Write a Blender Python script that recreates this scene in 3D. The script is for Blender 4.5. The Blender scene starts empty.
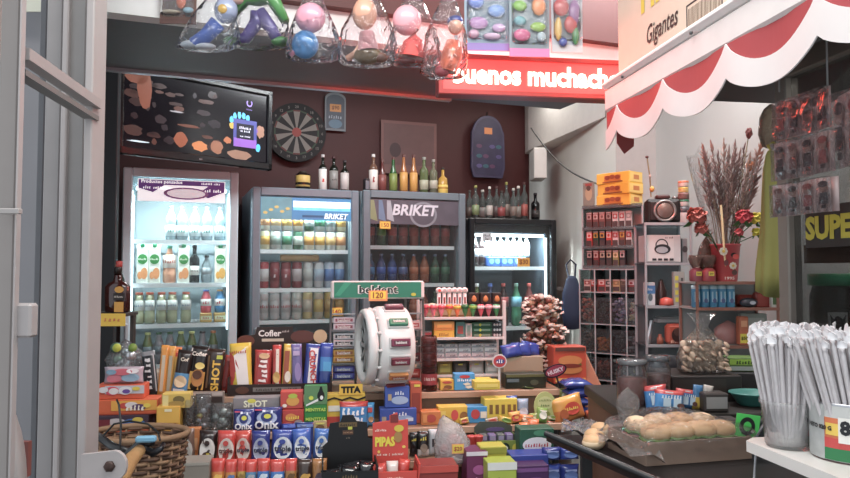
import bpy, math, random
from mathutils import Vector, Matrix
R = math.radians
rnd = random.Random(11)
SC = bpy.context.scene
C = SC.collection
CAMZ, F, PITCH = 1.45, 700.0, R(2.54)
ORD = ['first','second','third','fourth','fifth','sixth','seventh','eighth','ninth','tenth','eleventh','twelfth','thirteenth','fourteenth','fifteenth','sixteenth']

def at(px, py, Y):
    vx, vz = (px-425)/F, (239-py)/F
    y = math.cos(PITCH) - math.sin(PITCH)*vz
    z = math.sin(PITCH) + math.cos(PITCH)*vz
    return Vector((vx*Y/y, Y, CAMZ + z*Y/y))
def zat(py, Y): return at(425, py, Y).z
def onp(px, Y0, th, z=0.0, py=300):
    """world point of image column px on the upright plane through (0,Y0) turned th degrees"""
    t = math.tan(R(th)); k = at(px, py, 1.0).x
    Y = Y0/(1-t*k)
    return Vector((k*Y, Y, z))
def spanw(px0, px1, Y0, th):
    a, b = onp(px0, Y0, th), onp(px1, Y0, th)
    return (b-a).length

# ---------- materials
_m = {}
def rgb(h):
    c = [int(h[i:i+2], 16)/255 for i in (0, 2, 4)]
    return tuple(x/12.92 if x <= .04045 else ((x+.055)/1.055)**2.4 for x in c) + (1,)
def _base(key):
    m = bpy.data.materials.new(key); m.use_nodes = True
    nt = m.node_tree; nt.nodes.clear()
    out = nt.nodes.new('ShaderNodeOutputMaterial')
    return m, nt, out
def _noisy(nt, h, n, s):
    tc = nt.nodes.new('ShaderNodeTexCoord')
    no = nt.nodes.new('ShaderNodeTexNoise'); no.inputs['Scale'].default_value = s; no.inputs['Detail'].default_value = 3
    nt.links.new(tc.outputs['Object'], no.inputs['Vector'])
    mr = nt.nodes.new('ShaderNodeMapRange'); mr.inputs[3].default_value = 1-n; mr.inputs[4].default_value = 1+n
    nt.links.new(no.outputs[0], mr.inputs[0])
    hs = nt.nodes.new('ShaderNodeHueSaturation'); hs.inputs['Color'].default_value = rgb(h)
    nt.links.new(mr.outputs[0], hs.inputs['Value']); hs.inputs['Saturation'].default_value = .90
    return hs.outputs[0], no, tc
def M(h, r=.5, m=0, e=0, n=.08, s=25, bump=0, coat=0):
    key = ('M', h, r, m, e, n, s, bump, coat)
    if key in _m: return _m[key]
    mat, nt, out = _base('surface_'+h)
    p = nt.nodes.new('ShaderNodeBsdfPrincipled')
    c, no, tc = _noisy(nt, h, n, s)
    nt.links.new(c, p.inputs['Base Color'])
    p.inputs['Roughness'].default_value = r; p.inputs['Metallic'].default_value = m
    p.inputs['Coat Weight'].default_value = coat
    if e:
        nt.links.new(c, p.inputs['Emission Color']); p.inputs['Emission Strength'].default_value = e
    if bump:
        b = nt.nodes.new('ShaderNodeBump'); b.inputs['Strength'].default_value = bump; b.inputs['Distance'].default_value = .003
        nt.links.new(no.outputs[0], b.inputs['Height']); nt.links.new(b.outputs[0], p.inputs['Normal'])
    nt.links.new(p.outputs[0], out.inputs[0])
    _m[key] = mat; return mat
def G(h='f4f8f8', milky=.06, r=.08, gl=.5, bump=0, s=40, body=None):
    """clear pane, film or bottle plastic: see-through with a gloss and a little body colour"""
    key = ('G', h, milky, r, gl, bump, s, body)
    if key in _m: return _m[key]
    mat, nt, out = _base('clear_'+h)
    tr = nt.nodes.new('ShaderNodeBsdfTransparent'); tr.inputs[0].default_value = rgb(h)
    p = nt.nodes.new('ShaderNodeBsdfPrincipled'); p.inputs['Roughness'].default_value = max(r, .15)
    c, no, tc = _noisy(nt, body or h, .1, s); nt.links.new(c, p.inputs['Base Color'])
    gs = nt.nodes.new('ShaderNodeBsdfGlossy'); gs.inputs['Roughness'].default_value = r
    lw = nt.nodes.new('ShaderNodeLayerWeight'); lw.inputs[0].default_value = .25
    mu = nt.nodes.new('ShaderNodeMath'); mu.operation = 'MULTIPLY'; mu.inputs[1].default_value = gl
    nt.links.new(lw.outputs['Fresnel'], mu.inputs[0])
    m1 = nt.nodes.new('ShaderNodeMixShader'); m1.inputs[0].default_value = milky
    nt.links.new(tr.outputs[0], m1.inputs[1]); nt.links.new(p.outputs[0], m1.inputs[2])
    m2 = nt.nodes.new('ShaderNodeMixShader'); nt.links.new(mu.outputs[0], m2.inputs[0])
    nt.links.new(m1.outputs[0], m2.inputs[1]); nt.links.new(gs.outputs[0], m2.inputs[2])
    if bump:
        n2 = nt.nodes.new('ShaderNodeTexNoise'); n2.inputs['Scale'].default_value = s; n2.inputs['Distortion'].default_value = 2.5
        nt.links.new(tc.outputs['Object'], n2.inputs['Vector'])
        b = nt.nodes.new('ShaderNodeBump'); b.inputs['Strength'].default_value = bump; b.inputs['Distance'].default_value = .02
        nt.links.new(n2.outputs[0], b.inputs['Height'])
        for q in (p, gs, lw): nt.links.new(b.outputs[0], q.inputs['Normal'])
    nt.links.new(m2.outputs[0], out.inputs[0])
    _m[key] = mat; return mat

# ---------- mesh builder
_txt = {}
READABLE = {'beldent', 'TITA', 'PIPAS', 'MENTITAS', 'SHOT', 'Cofler', 'Cof', 'CRUNCH', 'triple', 'Gigantes', 'SUPER', 'buenos muchachos', 'BRIKET', 'Productos pensados', 'HUSKY', 'Onix', '8o', 'O', 'C'}
def textmesh(body, bold):
    k = (body, bold)
    if k in _txt: return _txt[k]
    if body not in READABLE and not any(c.isdigit() for c in body):
        # print too small or blurred to read in the photograph: a row of worn, unreadable marks
        rd_ = random.Random(len(body)*13+ord(body[0])); vs, fs = [], []
        for i in range(len(body)):
            if body[i] == ' ': continue
            x = i*.62; h_ = rd_.uniform(.55, 1); o = len(vs); w_ = rd_.uniform(.3, .46)
            z0 = -.5+rd_.uniform(0, .1)
            q = [(x, z0), (x+w_, z0+rd_.uniform(-.02, .12)), (x+w_*rd_.uniform(.6, 1), z0+h_*.5), (x+w_, z0+h_*.9), (x+w_*.3, z0+h_), (x+rd_.uniform(-.05, .12), z0+h_*.45)]
            vs += [(a, 0, c) for a, c in q]; fs.append(tuple(range(o, o+6)))
        L = len(body)*.62; vs = [(a-L/2, b, c) for a, b, c in vs]
        _txt[k] = (vs, fs, L); return _txt[k]
    cu = bpy.data.curves.new('lettering', 'FONT'); cu.body = body; cu.resolution_u = 2
    cu.offset = bold; cu.align_x = 'LEFT'
    o = bpy.data.objects.new('lettering', cu)
    me = bpy.data.meshes.new_from_object(o)
    vs = [v.co.copy() for v in me.vertices]; fs = [tuple(p.vertices) for p in me.polygons]
    bpy.data.objects.remove(o); bpy.data.curves.remove(cu); bpy.data.meshes.remove(me)
    xs = [v.x for v in vs] or [0, 1]; ys = [v.y for v in vs] or [0, 1]
    x0, x1, y0, y1 = min(xs), max(xs), min(ys), max(ys)
    vs = [((v.x-(x0+x1)/2)/(y1-y0), 0, (v.y-(y0+y1)/2)/(y1-y0)) for v in vs]
    _txt[k] = (vs, fs, (x1-x0)/(y1-y0)); return _txt[k]

class MB:
    def __init__(s): s.v, s.f, s.mi, s.ms, s.sm = [], [], [], [], []
    def ix(s, m):
        if m not in s.ms: s.ms.append(m)
        return s.ms.index(m)
    def add(s, vs, fs, m, sm=False, T=None):
        o = len(s.v)
        s.v += [tuple(T @ Vector(v)) for v in vs] if T else [tuple(v) for v in vs]
        i = s.ix(m)
        for f in fs: s.f.append(tuple(o+k for k in f)); s.mi.append(i); s.sm.append(sm)
        return s
    def box(s, c, d, m, b=0, T=None):
        hx, hy, hz = d[0]/2, d[1]/2, d[2]/2
        b = min(b, hx*.9, hy*.9, hz*.9)
        if b <= 0:
            vs = [(c[0]+x*hx, c[1]+y*hy, c[2]+z*hz) for x in (-1, 1) for y in (-1, 1) for z in (-1, 1)]
            fs = [(0,1,3,2),(4,6,7,5),(0,4,5,1),(2,3,7,6),(0,2,6,4),(1,5,7,3)]
            return s.add(vs, fs, m, False, T)
        vs, id = [], {}
        for x in (-1, 1):
            for y in (-1, 1):
                for z in (-1, 1):
                    for a in range(3):
                        p = [x*(hx-(b if a != 0 else 0)), y*(hy-(b if a != 1 else 0)), z*(hz-(b if a != 2 else 0))]
                        id[x, y, z, a] = len(vs); vs.append((c[0]+p[0], c[1]+p[1], c[2]+p[2]))
        fs = []
        q = [(-1, -1), (1, -1), (1, 1), (-1, 1)]
        def k(a, s_, u, w):
            t = [0, 0, 0]; o = [i for i in range(3) if i != a]; t[a] = s_; t[o[0]] = u; t[o[1]] = w
            return tuple(t)
        for a in range(3):
            for s_ in (-1, 1):
                f = [id[k(a, s_, u, w)+(a,)] for u, w in q]
                if (s_ == 1) == (a == 1): f.reverse()
                fs.append(tuple(f))
        for a in range(3):
            o = [i for i in range(3) if i != a]
            for u in (-1, 1):
                for w in (-1, 1):
                    k0, k1 = k(a, -1, u, w), k(a, 1, u, w)
                    f = [id[k0+(o[0],)], id[k1+(o[0],)], id[k1+(o[1],)], id[k0+(o[1],)]]
                    fs.append(tuple(f))
        for x in (-1, 1):
            for y in (-1, 1):
                for z in (-1, 1): fs.append((id[x, y, z, 0], id[x, y, z, 1], id[x, y, z, 2]))
        return s.add(vs, fs, m, False, T)
    def lathe(s, prof, m, seg=16, c=(0, 0, 0), T=None, sm=True, sx=1, sy=1, cap=True):
        """prof: (r, z) or (r, z, material of the band above)"""
        vs, groups = [], {}
        cur = m
        for i, p in enumerate(prof):
            for j in range(seg):
                a = 2*math.pi*j/seg
                vs.append((c[0]+sx*p[0]*math.cos(a), c[1]+sy*p[0]*math.sin(a), c[2]+p[1]))
            if len(p) > 2: cur = p[2]
            if i < len(prof)-1:
                groups.setdefault(cur, []).extend([(i*seg+j, i*seg+(j+1) % seg, (i+1)*seg+(j+1) % seg, (i+1)*seg+j) for j in range(seg)])
        first, last = prof[0], prof[-1]
        o = len(s.v)
        s.v += [tuple(T @ Vector(v)) for v in vs] if T else vs
        for mm, fs in groups.items():
            i = s.ix(mm)
            for f in fs: s.f.append(tuple(o+k for k in f)); s.mi.append(i); s.sm.append(sm)
        if cap and first[0] > 1e-6: s.f.append(tuple(o+k for k in reversed(range(seg)))); s.mi.append(s.ix(first[2] if len(first) > 2 else m)); s.sm.append(False)
        if cap and last[0] > 1e-6: s.f.append(tuple(o+(len(prof)-1)*seg+k for k in range(seg))); s.mi.append(s.ix(cur)); s.sm.append(False)
        return s
    def ball(s, c, r, m, seg=12, T=None):
        if not isinstance(r, (tuple, list)): r = (r, r, r)
        n = max(4, seg//2)
        prof = [(math.sin(math.pi*i/n), -math.cos(math.pi*i/n)) for i in range(n+1)]
        prof[0] = (0, -1); prof[-1] = (0, 1)
        TT = (T or Matrix()) @ Matrix.Translation(c) @ Matrix.Diagonal((r[0], r[1], r[2], 1))
        return s.lathe(prof, m, seg, T=TT)
    def tube(s, pts, r, m, seg=6, cap=True):
        pts = [Vector(p) for p in pts]; n = len(pts)
        rr = r if isinstance(r, (list, tuple)) else [r]*n
        vs = []; up = Vector((0, 0, 1))
        for i, p in enumerate(pts):
            d = (pts[min(i+1, n-1)]-pts[max(i-1, 0)]).normalized()
            a = d.cross(up)
            if a.length < .05: a = d.cross(Vector((1, 0, 0)))
            a.normalize(); b = d.cross(a)
            for j in range(seg):
                t = 2*math.pi*j/seg
                vs.append(p+a*rr[i]*math.cos(t)+b*rr[i]*math.sin(t))
        fs = [(i*seg+j, i*seg+(j+1) % seg, (i+1)*seg+(j+1) % seg, (i+1)*seg+j) for i in range(n-1) for j in range(seg)]
        if cap: fs += [tuple(range(seg)), tuple((n-1)*seg+j for j in range(seg))]
        return s.add(vs, fs, m, seg > 4)
    def prism(s, out, y0, y1, m, T=None):
        """outline in x,z extruded from y0 to y1"""
        n = len(out)
        vs = [(x, y0, z) for x, z in out]+[(x, y1, z) for x, z in out]
        fs = [tuple(range(n)), tuple(reversed(range(n, 2*n)))]+[(i, (i+1) % n, n+(i+1) % n, n+i) for i in range(n)]
        return s.add(vs, fs, m, False, T)
    def oval(s, x, z, rx, rz, y, m, n=20, t=.0008, T=None):
        return s.prism([(x+rx*math.cos(2*math.pi*i/n), z+rz*math.sin(2*math.pi*i/n)) for i in range(n)], y-t, y, m, T)
    def rect(s, x, z, w, h, y, m, t=.0006, T=None):
        return s.box((x, y-t/2, z), (w, t, h), m, 0, T)
    def text(s, body, x, z, y, m, h=None, w=None, bold=.02, T=None, rot=0, t=.0006, sh=0):
        vs, fs, asp = textmesh(body, bold)
        if h is None: h = w/asp
        if w is None: w = h*asp
        kx = w/asp
        cr, sr = math.cos(R(rot)), math.sin(R(rot))
        out = []
        for a, b, c in vs:
            X, Z = a*kx + sh*c*h, c*h
            out.append((x+X*cr-Z*sr, y-t, z+X*sr+Z*cr))
        return s.add(out, fs, m, False, T)
    def pillow(s, w, h, t, colf, c=(0, 0, 0), nx=10, nz=12, seed=1, seal=.05, T=None, lift=0):
        """sealed crinkly pack standing in x,z; colf(u,v)->material, u,v in 0..1"""
        rd = random.Random(seed); vs = []
        for side in (-1, 1):
            for k in range(nz+1):
                for i in range(nx+1):
                    u, v = i/nx, k/nz
                    e = (1-abs(2*u-1)**3)*(1-min(1, abs(2*v-1)**5 + (1 if (v < seal or v > 1-seal) else 0)))
                    wob = rd.uniform(-.10, .10)*t*e
                    pinch = 1-.05*(1-abs(2*v-1)**2)
                    vs.append((c[0]+(u-.5)*w*pinch, c[1]+side*(t/2*e**.6+.0008)+wob, c[2]+v*h))
        N = (nx+1)*(nz+1); fr = {}
        for side in (0, 1):
            for k in range(nz):
                for i in range(nx):
                    a = side*N+k*(nx+1)+i
                    f = (a, a+1, a+nx+2, a+nx+1)
                    if side: f = f[::-1]
                    fr.setdefault(colf((i+.5)/nx, (k+.5)/nz), []).append(f)
        o = len(s.v); s.v += [tuple(T @ Vector(v)) for v in vs] if T else vs
        for mm, fs in fr.items():
            ii = s.ix(mm)
            for f in fs: s.f.append(tuple(o+k for k in f)); s.mi.append(ii); s.sm.append(True)
        edge = []
        for k in range(nz):
            a = k*(nx+1); b = a+nx
            edge += [(a, a+nx+1, N+a+nx+1, N+a), (b, N+b, N+b+nx+1, b+nx+1)]
        for i in range(nx):
            a = i; b = nz*(nx+1)+i
            edge += [(a, N+a, N+a+1, a+1), (b, b+1, N+b+1, N+b)]
        ii = s.ix(colf(.5, .99))
        for f in edge: s.f.append(tuple(o+k for k in f)); s.mi.append(ii); s.sm.append(False)
        return s
    def build(s, name, parent=None, loc=None, rz=0, label=None, cat=None, group=None, kind=None, fixn=False):
        me = bpy.data.meshes.new(name)
        me.from_pydata(s.v, [], s.f)
        for m in s.ms: me.materials.append(m)
        me.polygons.foreach_set('material_index', s.mi)
        me.polygons.foreach_set('use_smooth', s.sm)
        me.validate()
        if fixn:
            import bmesh
            bm = bmesh.new(); bm.from_mesh(me); bmesh.ops.recalc_face_normals(bm, faces=bm.faces); bm.to_mesh(me); bm.free()
        me.update()
        o = bpy.data.objects.new(name, me); C.objects.link(o)
        if parent: o.parent = parent
        if loc is not None: o.location = loc
        if rz: o.rotation_euler.z = R(rz)
        tag(o, label, cat, group, kind)
        return o
def tag(o, label=None, cat=None, group=None, kind=None):
    for k, v in (('label', label), ('category', cat), ('group', group), ('kind', kind)):
        if v: o[k] = v
    return o
def E(name, label, cat, loc=(0, 0, 0), rz=0, group=None):
    o = bpy.data.objects.new(name, None); C.objects.link(o); o.empty_display_size = .05
    o.location = loc; o.rotation_euler.z = R(rz)
    return tag(o, label, cat, group)
def kids(o): return [c for c in C.objects if c.parent == o]
def dup(root, loc=None, rz=None, label=None, group=None, scale=None):
    r = root.copy(); C.objects.link(r)
    if loc is not None: r.location = loc
    if rz is not None: r.rotation_euler.z = R(rz)
    if scale: r.scale = scale
    if label: r['label'] = label
    if group: r['group'] = group
    for ch in root.children:
        c = ch.copy(); C.objects.link(c); c.parent = r
        for g in ch.children:
            d = g.copy(); C.objects.link(d); d.parent = c
    return r
def struct(name, mb): return mb.build(name, kind='structure')
def quadslab(pts, t, m, name, up=None):
    """upright slab along a floor line (x0,y0)-(x1,y1) from z0 to z1, thickness t behind"""
    (x0, y0), (x1, y1), z0, z1 = pts
    d = Vector((x1-x0, y1-y0)).normalized(); n = Vector((-d.y, d.x))*t
    mb = MB()
    b = [(x0, y0), (x1, y1), (x1+n.x, y1+n.y), (x0+n.x, y0+n.y)]
    vs = [(x, y, z0) for x, y in b]+[(x, y, z1) for x, y in b]
    mb.add(vs, [(3,2,1,0),(4,5,6,7),(0,1,5,4),(1,2,6,5),(2,3,7,6),(3,0,4,7)], m)
    return struct(name, mb)

WHITE = M('e8e6e2', .5); BLACK = M('141416', .45); SILV = M('b8b8bc', .3, 1)
_cache = {}
def cached(key, maker, loc, rz, label, cat, group):
    """first call builds, later calls copy (meshes shared)"""
    if key not in _cache:
        o = maker(); _cache[key] = o
        o.location = loc; o.rotation_euler.z = R(rz); tag(o, label, cat, group); return o
    o = dup(_cache[key], loc, rz, label, group)
    if 'group' in o.keys() and not group: del o['group']
    return o
# ================= camera, light, world
cam = bpy.data.cameras.new('camera'); co = bpy.data.objects.new('camera', cam); C.objects.link(co)
co.location = (0, 0, CAMZ); co.rotation_euler = (R(90)+PITCH, 0, 0)
cam.sensor_width = 36; cam.lens = F/850*36; cam.clip_start = .05
SC.camera = co
SC.view_settings.view_transform = 'Standard'; SC.view_settings.look = 'None'
SC.view_settings.exposure = 0.0; SC.view_settings.gamma = 1; SC.view_settings.use_curve_mapping = False
w = bpy.data.worlds.new('street_daylight'); SC.world = w; w.use_nodes = True
bg = w.node_tree.nodes['Background']; bg.inputs[0].default_value = (.86, .93, 1, 1); bg.inputs[1].default_value = 1.15
def area(name, loc, tgt, sx, sy, power, colr=(1, 1, 1)):
    l = bpy.data.lights.new(name, 'AREA'); l.shape = 'RECTANGLE'; l.size = sx; l.size_y = sy; l.energy = power; l.color = colr
    o = bpy.data.objects.new(name, l); C.objects.link(o); o.location = loc
    o.rotation_euler = (Vector(tgt)-Vector(loc)).to_track_quat('-Z', 'Y').to_euler(); o['kind'] = 'helper'
    return o
def point(name, loc, power, colr, r=.05):
    l = bpy.data.lights.new(name, 'POINT'); l.energy = power; l.color = colr; l.shadow_soft_size = r
    o = bpy.data.objects.new(name, l); C.objects.link(o); o.location = loc; o['kind'] = 'helper'; return o
# ================= room
FW, TW = 4.15, 20.0          # fridge front plane and its turn
def fr(px, Y0=FW, z=0, py=300): return onp(px, Y0, TW, z, py)
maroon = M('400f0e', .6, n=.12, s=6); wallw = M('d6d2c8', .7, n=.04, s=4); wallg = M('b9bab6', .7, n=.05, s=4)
dark = M('2c2d30', .6)
mb = MB(); mb.box((0, 2.6, -.05), (5.4, 8.2, .1), M('6e6a66', .5, n=.12, s=8)); struct('floor', mb)
mb = MB(); mb.box((0, 4.2, 2.85), (5.4, 5.2, .1), M('c9c6c0', .7)); struct('ceiling', mb)
a, b = fr(40, 4.82), fr(530, 4.82)
quadslab(((a.x, a.y), (b.x, b.y), 0, 2.8), .06, maroon, 'wall_back')
quadslab(((-1.66, 1.9), (a.x, a.y), 0, 2.8), .06, M('3a3234', .7), 'wall_left')
# white corridor walls on the right
quadslab(((b.x-.3, b.y+.55), (1.5, 5.75), 0, 2.8), .06, wallw, 'wall_corridor')
quadslab(((.84, 5.6), (1.02, 3.72), 0, 2.8), .06, wallw, 'wall_passage')
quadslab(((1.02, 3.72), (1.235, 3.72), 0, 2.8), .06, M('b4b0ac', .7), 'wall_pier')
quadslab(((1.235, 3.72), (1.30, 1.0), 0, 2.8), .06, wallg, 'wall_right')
# low slanting ceiling over the passage, its edge runs along the white wall
mb = MB(); z0 = 2.30
P = [(.72, 5.6), (.735, 4.95), (1.0, 3.85), (.88, 5.6)]
mb.add([(x, y, z0) for x, y in P]+[(x, y, z0+.49) for x, y in P], [(0,1,2,3),(4,7,6,5),(0,4,5,1),(1,5,6,2),(2,6,7,3),(3,7,4,0)], M('cdc7c0', .7)); struct('trim_4', mb)
p = at(538, 165, 4.65); mb = MB(); mb.box((p.x, p.y, p.z), (.085, .2, .2), M('cfcbc4', .6), .004); struct('trim_5', mb)
p = at(545, 330, 5.0)
mb = MB(); mb.box((.85, 4.9, zat(287, 4.9)), (.05, .9, .02), M('55504c', .5)); struct('trim_6', mb)
# opening head: maroon beam, white fascia, grey soffit, steel rail
def along(Y0, px0, px1, z0, z1, y0, y1, m, name, bev=0, mk=None):
    """bar parallel to the fridge wall: from plane Y0+y0 to Y0+y1"""
    mb = mk or MB()
    q = []
    for dy in (y0, y1):
        q.append((onp(px0, Y0+y0, TW), onp(px1, Y0+y0, TW), dy-y0))
    A, B, _ = q[0]; n = Vector((-math.sin(R(TW)), math.cos(R(TW)), 0))*((y1-y0)*math.cos(R(TW)))
    pts = [A, B, B+n, A+n]
    vs = [(p.x, p.y, z0) for p in pts]+[(p.x, p.y, z1) for p in pts]
    mb.add(vs, [(3,2,1,0),(4,5,6,7),(0,1,5,4),(1,2,6,5),(2,3,7,6),(3,0,4,7)], m)
    return mb
struct('trim_1', along(2.30, 40, 640, 2.187, 2.275, 0, .06, M('d9dad9', .5), ''))
struct('trim_2', along(2.26, 40, 640, 2.275, 2.9, 0, .12, M('5a3230', .6), ''))
struct('trim_3', along(2.36, 20, 640, 2.187, 2.21, 0, .60, M('4c4e50', .5, n=.15, s=5), ''))
rl = along(2.93, 20, 452, 2.175, 2.235, 0, .03, M('a8a8aa', .3, .7), ''); struct('trim_7', rl)
# unseen tube added under the ceiling behind the soffit to light the shop
lt = E('added_tube_lamp', 'added unseen white tube fitting on the ceiling behind the opening head', 'lamp', (-.1, 3.5, 2.80), TW)
mb = MB(); mb.box((0, 0, -.03), (1.25, .09, .05), WHITE, .008); mb.build('housing', lt)
mb = MB(); mb.tube([(-.6, 0, -.075), (.6, 0, -.075)], .014, M('f4f6ff', .4, e=3), 10); mb.build('tube', lt)
area('shop_fill', (-.15, 3.3, 2.72), (-.3, 3.75, 1.2), 1.2, .10, 24, (.94, .98, 1))  # light of the added tube, aimed at the fridge fronts
# fill light added on the street side to brighten the counter, no fitting there
area('counter_fill', (.05, .8, 2.75), (.1, 2.2, 1.0), 1.4, .3, 25, (1, .97, .92))
area('corridor_light', (.78, 4.45, 2.75), (.95, 4.2, 1.2), .2, .3, 5, (1, .97, .92))
area('kiosk_side_fill', (.85, 2.3, 2.78), (.85, 3.0, 1.2), .5, .2, 26, (.95, .98, 1))  # added fill behind the soffit, brightens the right hand shelves
area('stall_fill', (.72, 2.12, 2.02), (.64, 1.78, 1.0), .3, .08, 5.0, (1, .98, .95))  # added fill past the awning roof, lifts the dark right counter
area('case_fill', (.93, 1.25, 1.83), (.93, 1.25, 1.0), .3, .05, 1.6, (1, .9, .8))  # added fill inside the glass case so the jar shows
# ================= television
tl, tr = at(116, 113, 3.2), at(271, 129, 3.76)
cx, cy = (tl.x+tr.x)/2, (tl.y+tr.y)/2; yaw = math.degrees(math.atan2(tr.y-tl.y, tr.x-tl.x)); tw = math.hypot(tr.x-tl.x, tr.y-tl.y)
tv = E('television', 'black wall television showing an advert, above the leftmost fridge', 'television', (cx, cy, 1.985), yaw)
th = .43; fm = M('101014', .25, coat=.4)
mb = MB()
for c, d in (((0, .0, .02), (tw, .04, .04)), ((0, 0, th-.015), (tw, .04, .03)), ((-tw/2+.015, 0, th/2), (.03, .04, th)), ((tw/2-.015, 0, th/2), (.03, .04, th))): mb.box(c, d, fm, .006)
mb.box((0, .03, th/2), (tw-.02, .03, th-.02), fm, .01)
mb.text('·LG', 0, .018, -.0205, M('cfd2d8', .3), h=.008)
mb.build('bezel', tv)
mb = MB(); sw, sh = tw-.06, th-.07; zc = .04+sh/2
mb.rect(0, zc, sw, sh, -.002, M('16151b', .15, e=.25, n=.3, s=4), .004)
rr = random.Random(4)
def blob(x, z, rx, rz, m, y=-.0064, n=14, seed=0):
    r2 = random.Random(seed*7+3)
    mb.prism([(sw*(x-.5)+rx*sw*math.cos(2*math.pi*i/n)*r2.uniform(.8, 1.15), zc+sh*(.5-z)+rz*sh*math.sin(2*math.pi*i/n)*r2.uniform(.8, 1.15)) for i in range(n)], y-.0004, y, m)
blob(.13, .22, .045, .25, M('7d4630', .3, e=.5), seed=1); blob(.08, .08, .07, .09, M('7a4430', .3, e=.5), seed=2)
blob(.37, .82, .045, .10, M('8a4a2c', .3, e=.5), seed=3); blob(.50, .88, .06, .07, M('b5703a', .3, e=.6), seed=4)
blob(.62, .86, .045, .10, M('8d6048', .3, e=.5), seed=5); blob(.70, .74, .03, .05, M('a5623a', .3, e=.5), seed=6)
blob(.78, .93, .09, .07, M('8a6a58', .3, e=.5), seed=7); blob(.95, .55, .03, .10, M('96705c', .3, e=.5), seed=8)
blob(.42, .62, .08, .02, M('6a4030', .3, e=.3), seed=9); blob(.55, .24, .05, .03, M('4a3430', .3, e=.3), seed=10)
blob(.10, .92, .07, .012, M('c8e0e8', .3, e=.6), seed=11); blob(.06, .78, .06, .08, M('463430', .3, e=.3), seed=12)
blob(.34, .45, .05, .012, M('9a9aa0', .3, e=.5), seed=13)
for i in range(34):
    q1, q2 = rr.uniform(.04, .66), rr.uniform(.06, .9)
    blob(q1, q2, rr.uniform(.012, .05), rr.uniform(.015, .07), M(('2c2024', '3a2624', '4a302a', '241e26', '5a3a30', '30262c')[i % 6], .3, e=.15), -.0057, seed=50+i)
pu, cyn, vio = M('3a3f8a', .3, e=.7), M('2aa0d0', .3, e=1.0), M('7a4aa8', .3, e=.8)
for i, aa in enumerate((150, 125, 100, 78, 55)):
    x, z = .80+.085*math.cos(R(aa)), .52-.17*math.sin(R(aa)); blob(x, z, .014, .055, cyn, seed=20+i)
blob(.73, .52, .02, .05, M('b89a3a', .3, e=.7), seed=30)
X = sw*.33; mb.rect(X, zc-.005-.035, .135, .145, -.0066, pu); mb.rect(X, zc-.03, .10, .08, -.0074, M('14142c', .3, e=.2))
mb.rect(X, zc-.09, .13, .045, -.0074, vio); blob(.90, .55, .03, .06, vio, seed=31); blob(.93, .80, .02, .06, cyn, -.0074, seed=32)
wt = M('d8dcf0', .3, e=.9)
mb.text('CONSULTÁ', X, zc-.012, -.0086, wt, w=.07); mb.text('TU SALDO', X, zc-.028, -.0086, wt, w=.055); mb.text('SIN CARGO', X, zc-.055, -.0086, wt, w=.06)
mb.text('C', .36*sw+.0, zc+.12, -.0078, M('7a60c0', .3, e=.8), h=.035, rot=90); mb.text('cuenta', .36*sw, zc+.09, -.0078, M('6050a0', .3, e=.6), h=.009)
mb.build('screen', tv)
mb = MB(); mb.box((0, .09, th/2), (.2, .10, .16), M('222226', .5), .005); mb.build('wall_bracket', tv)
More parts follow.
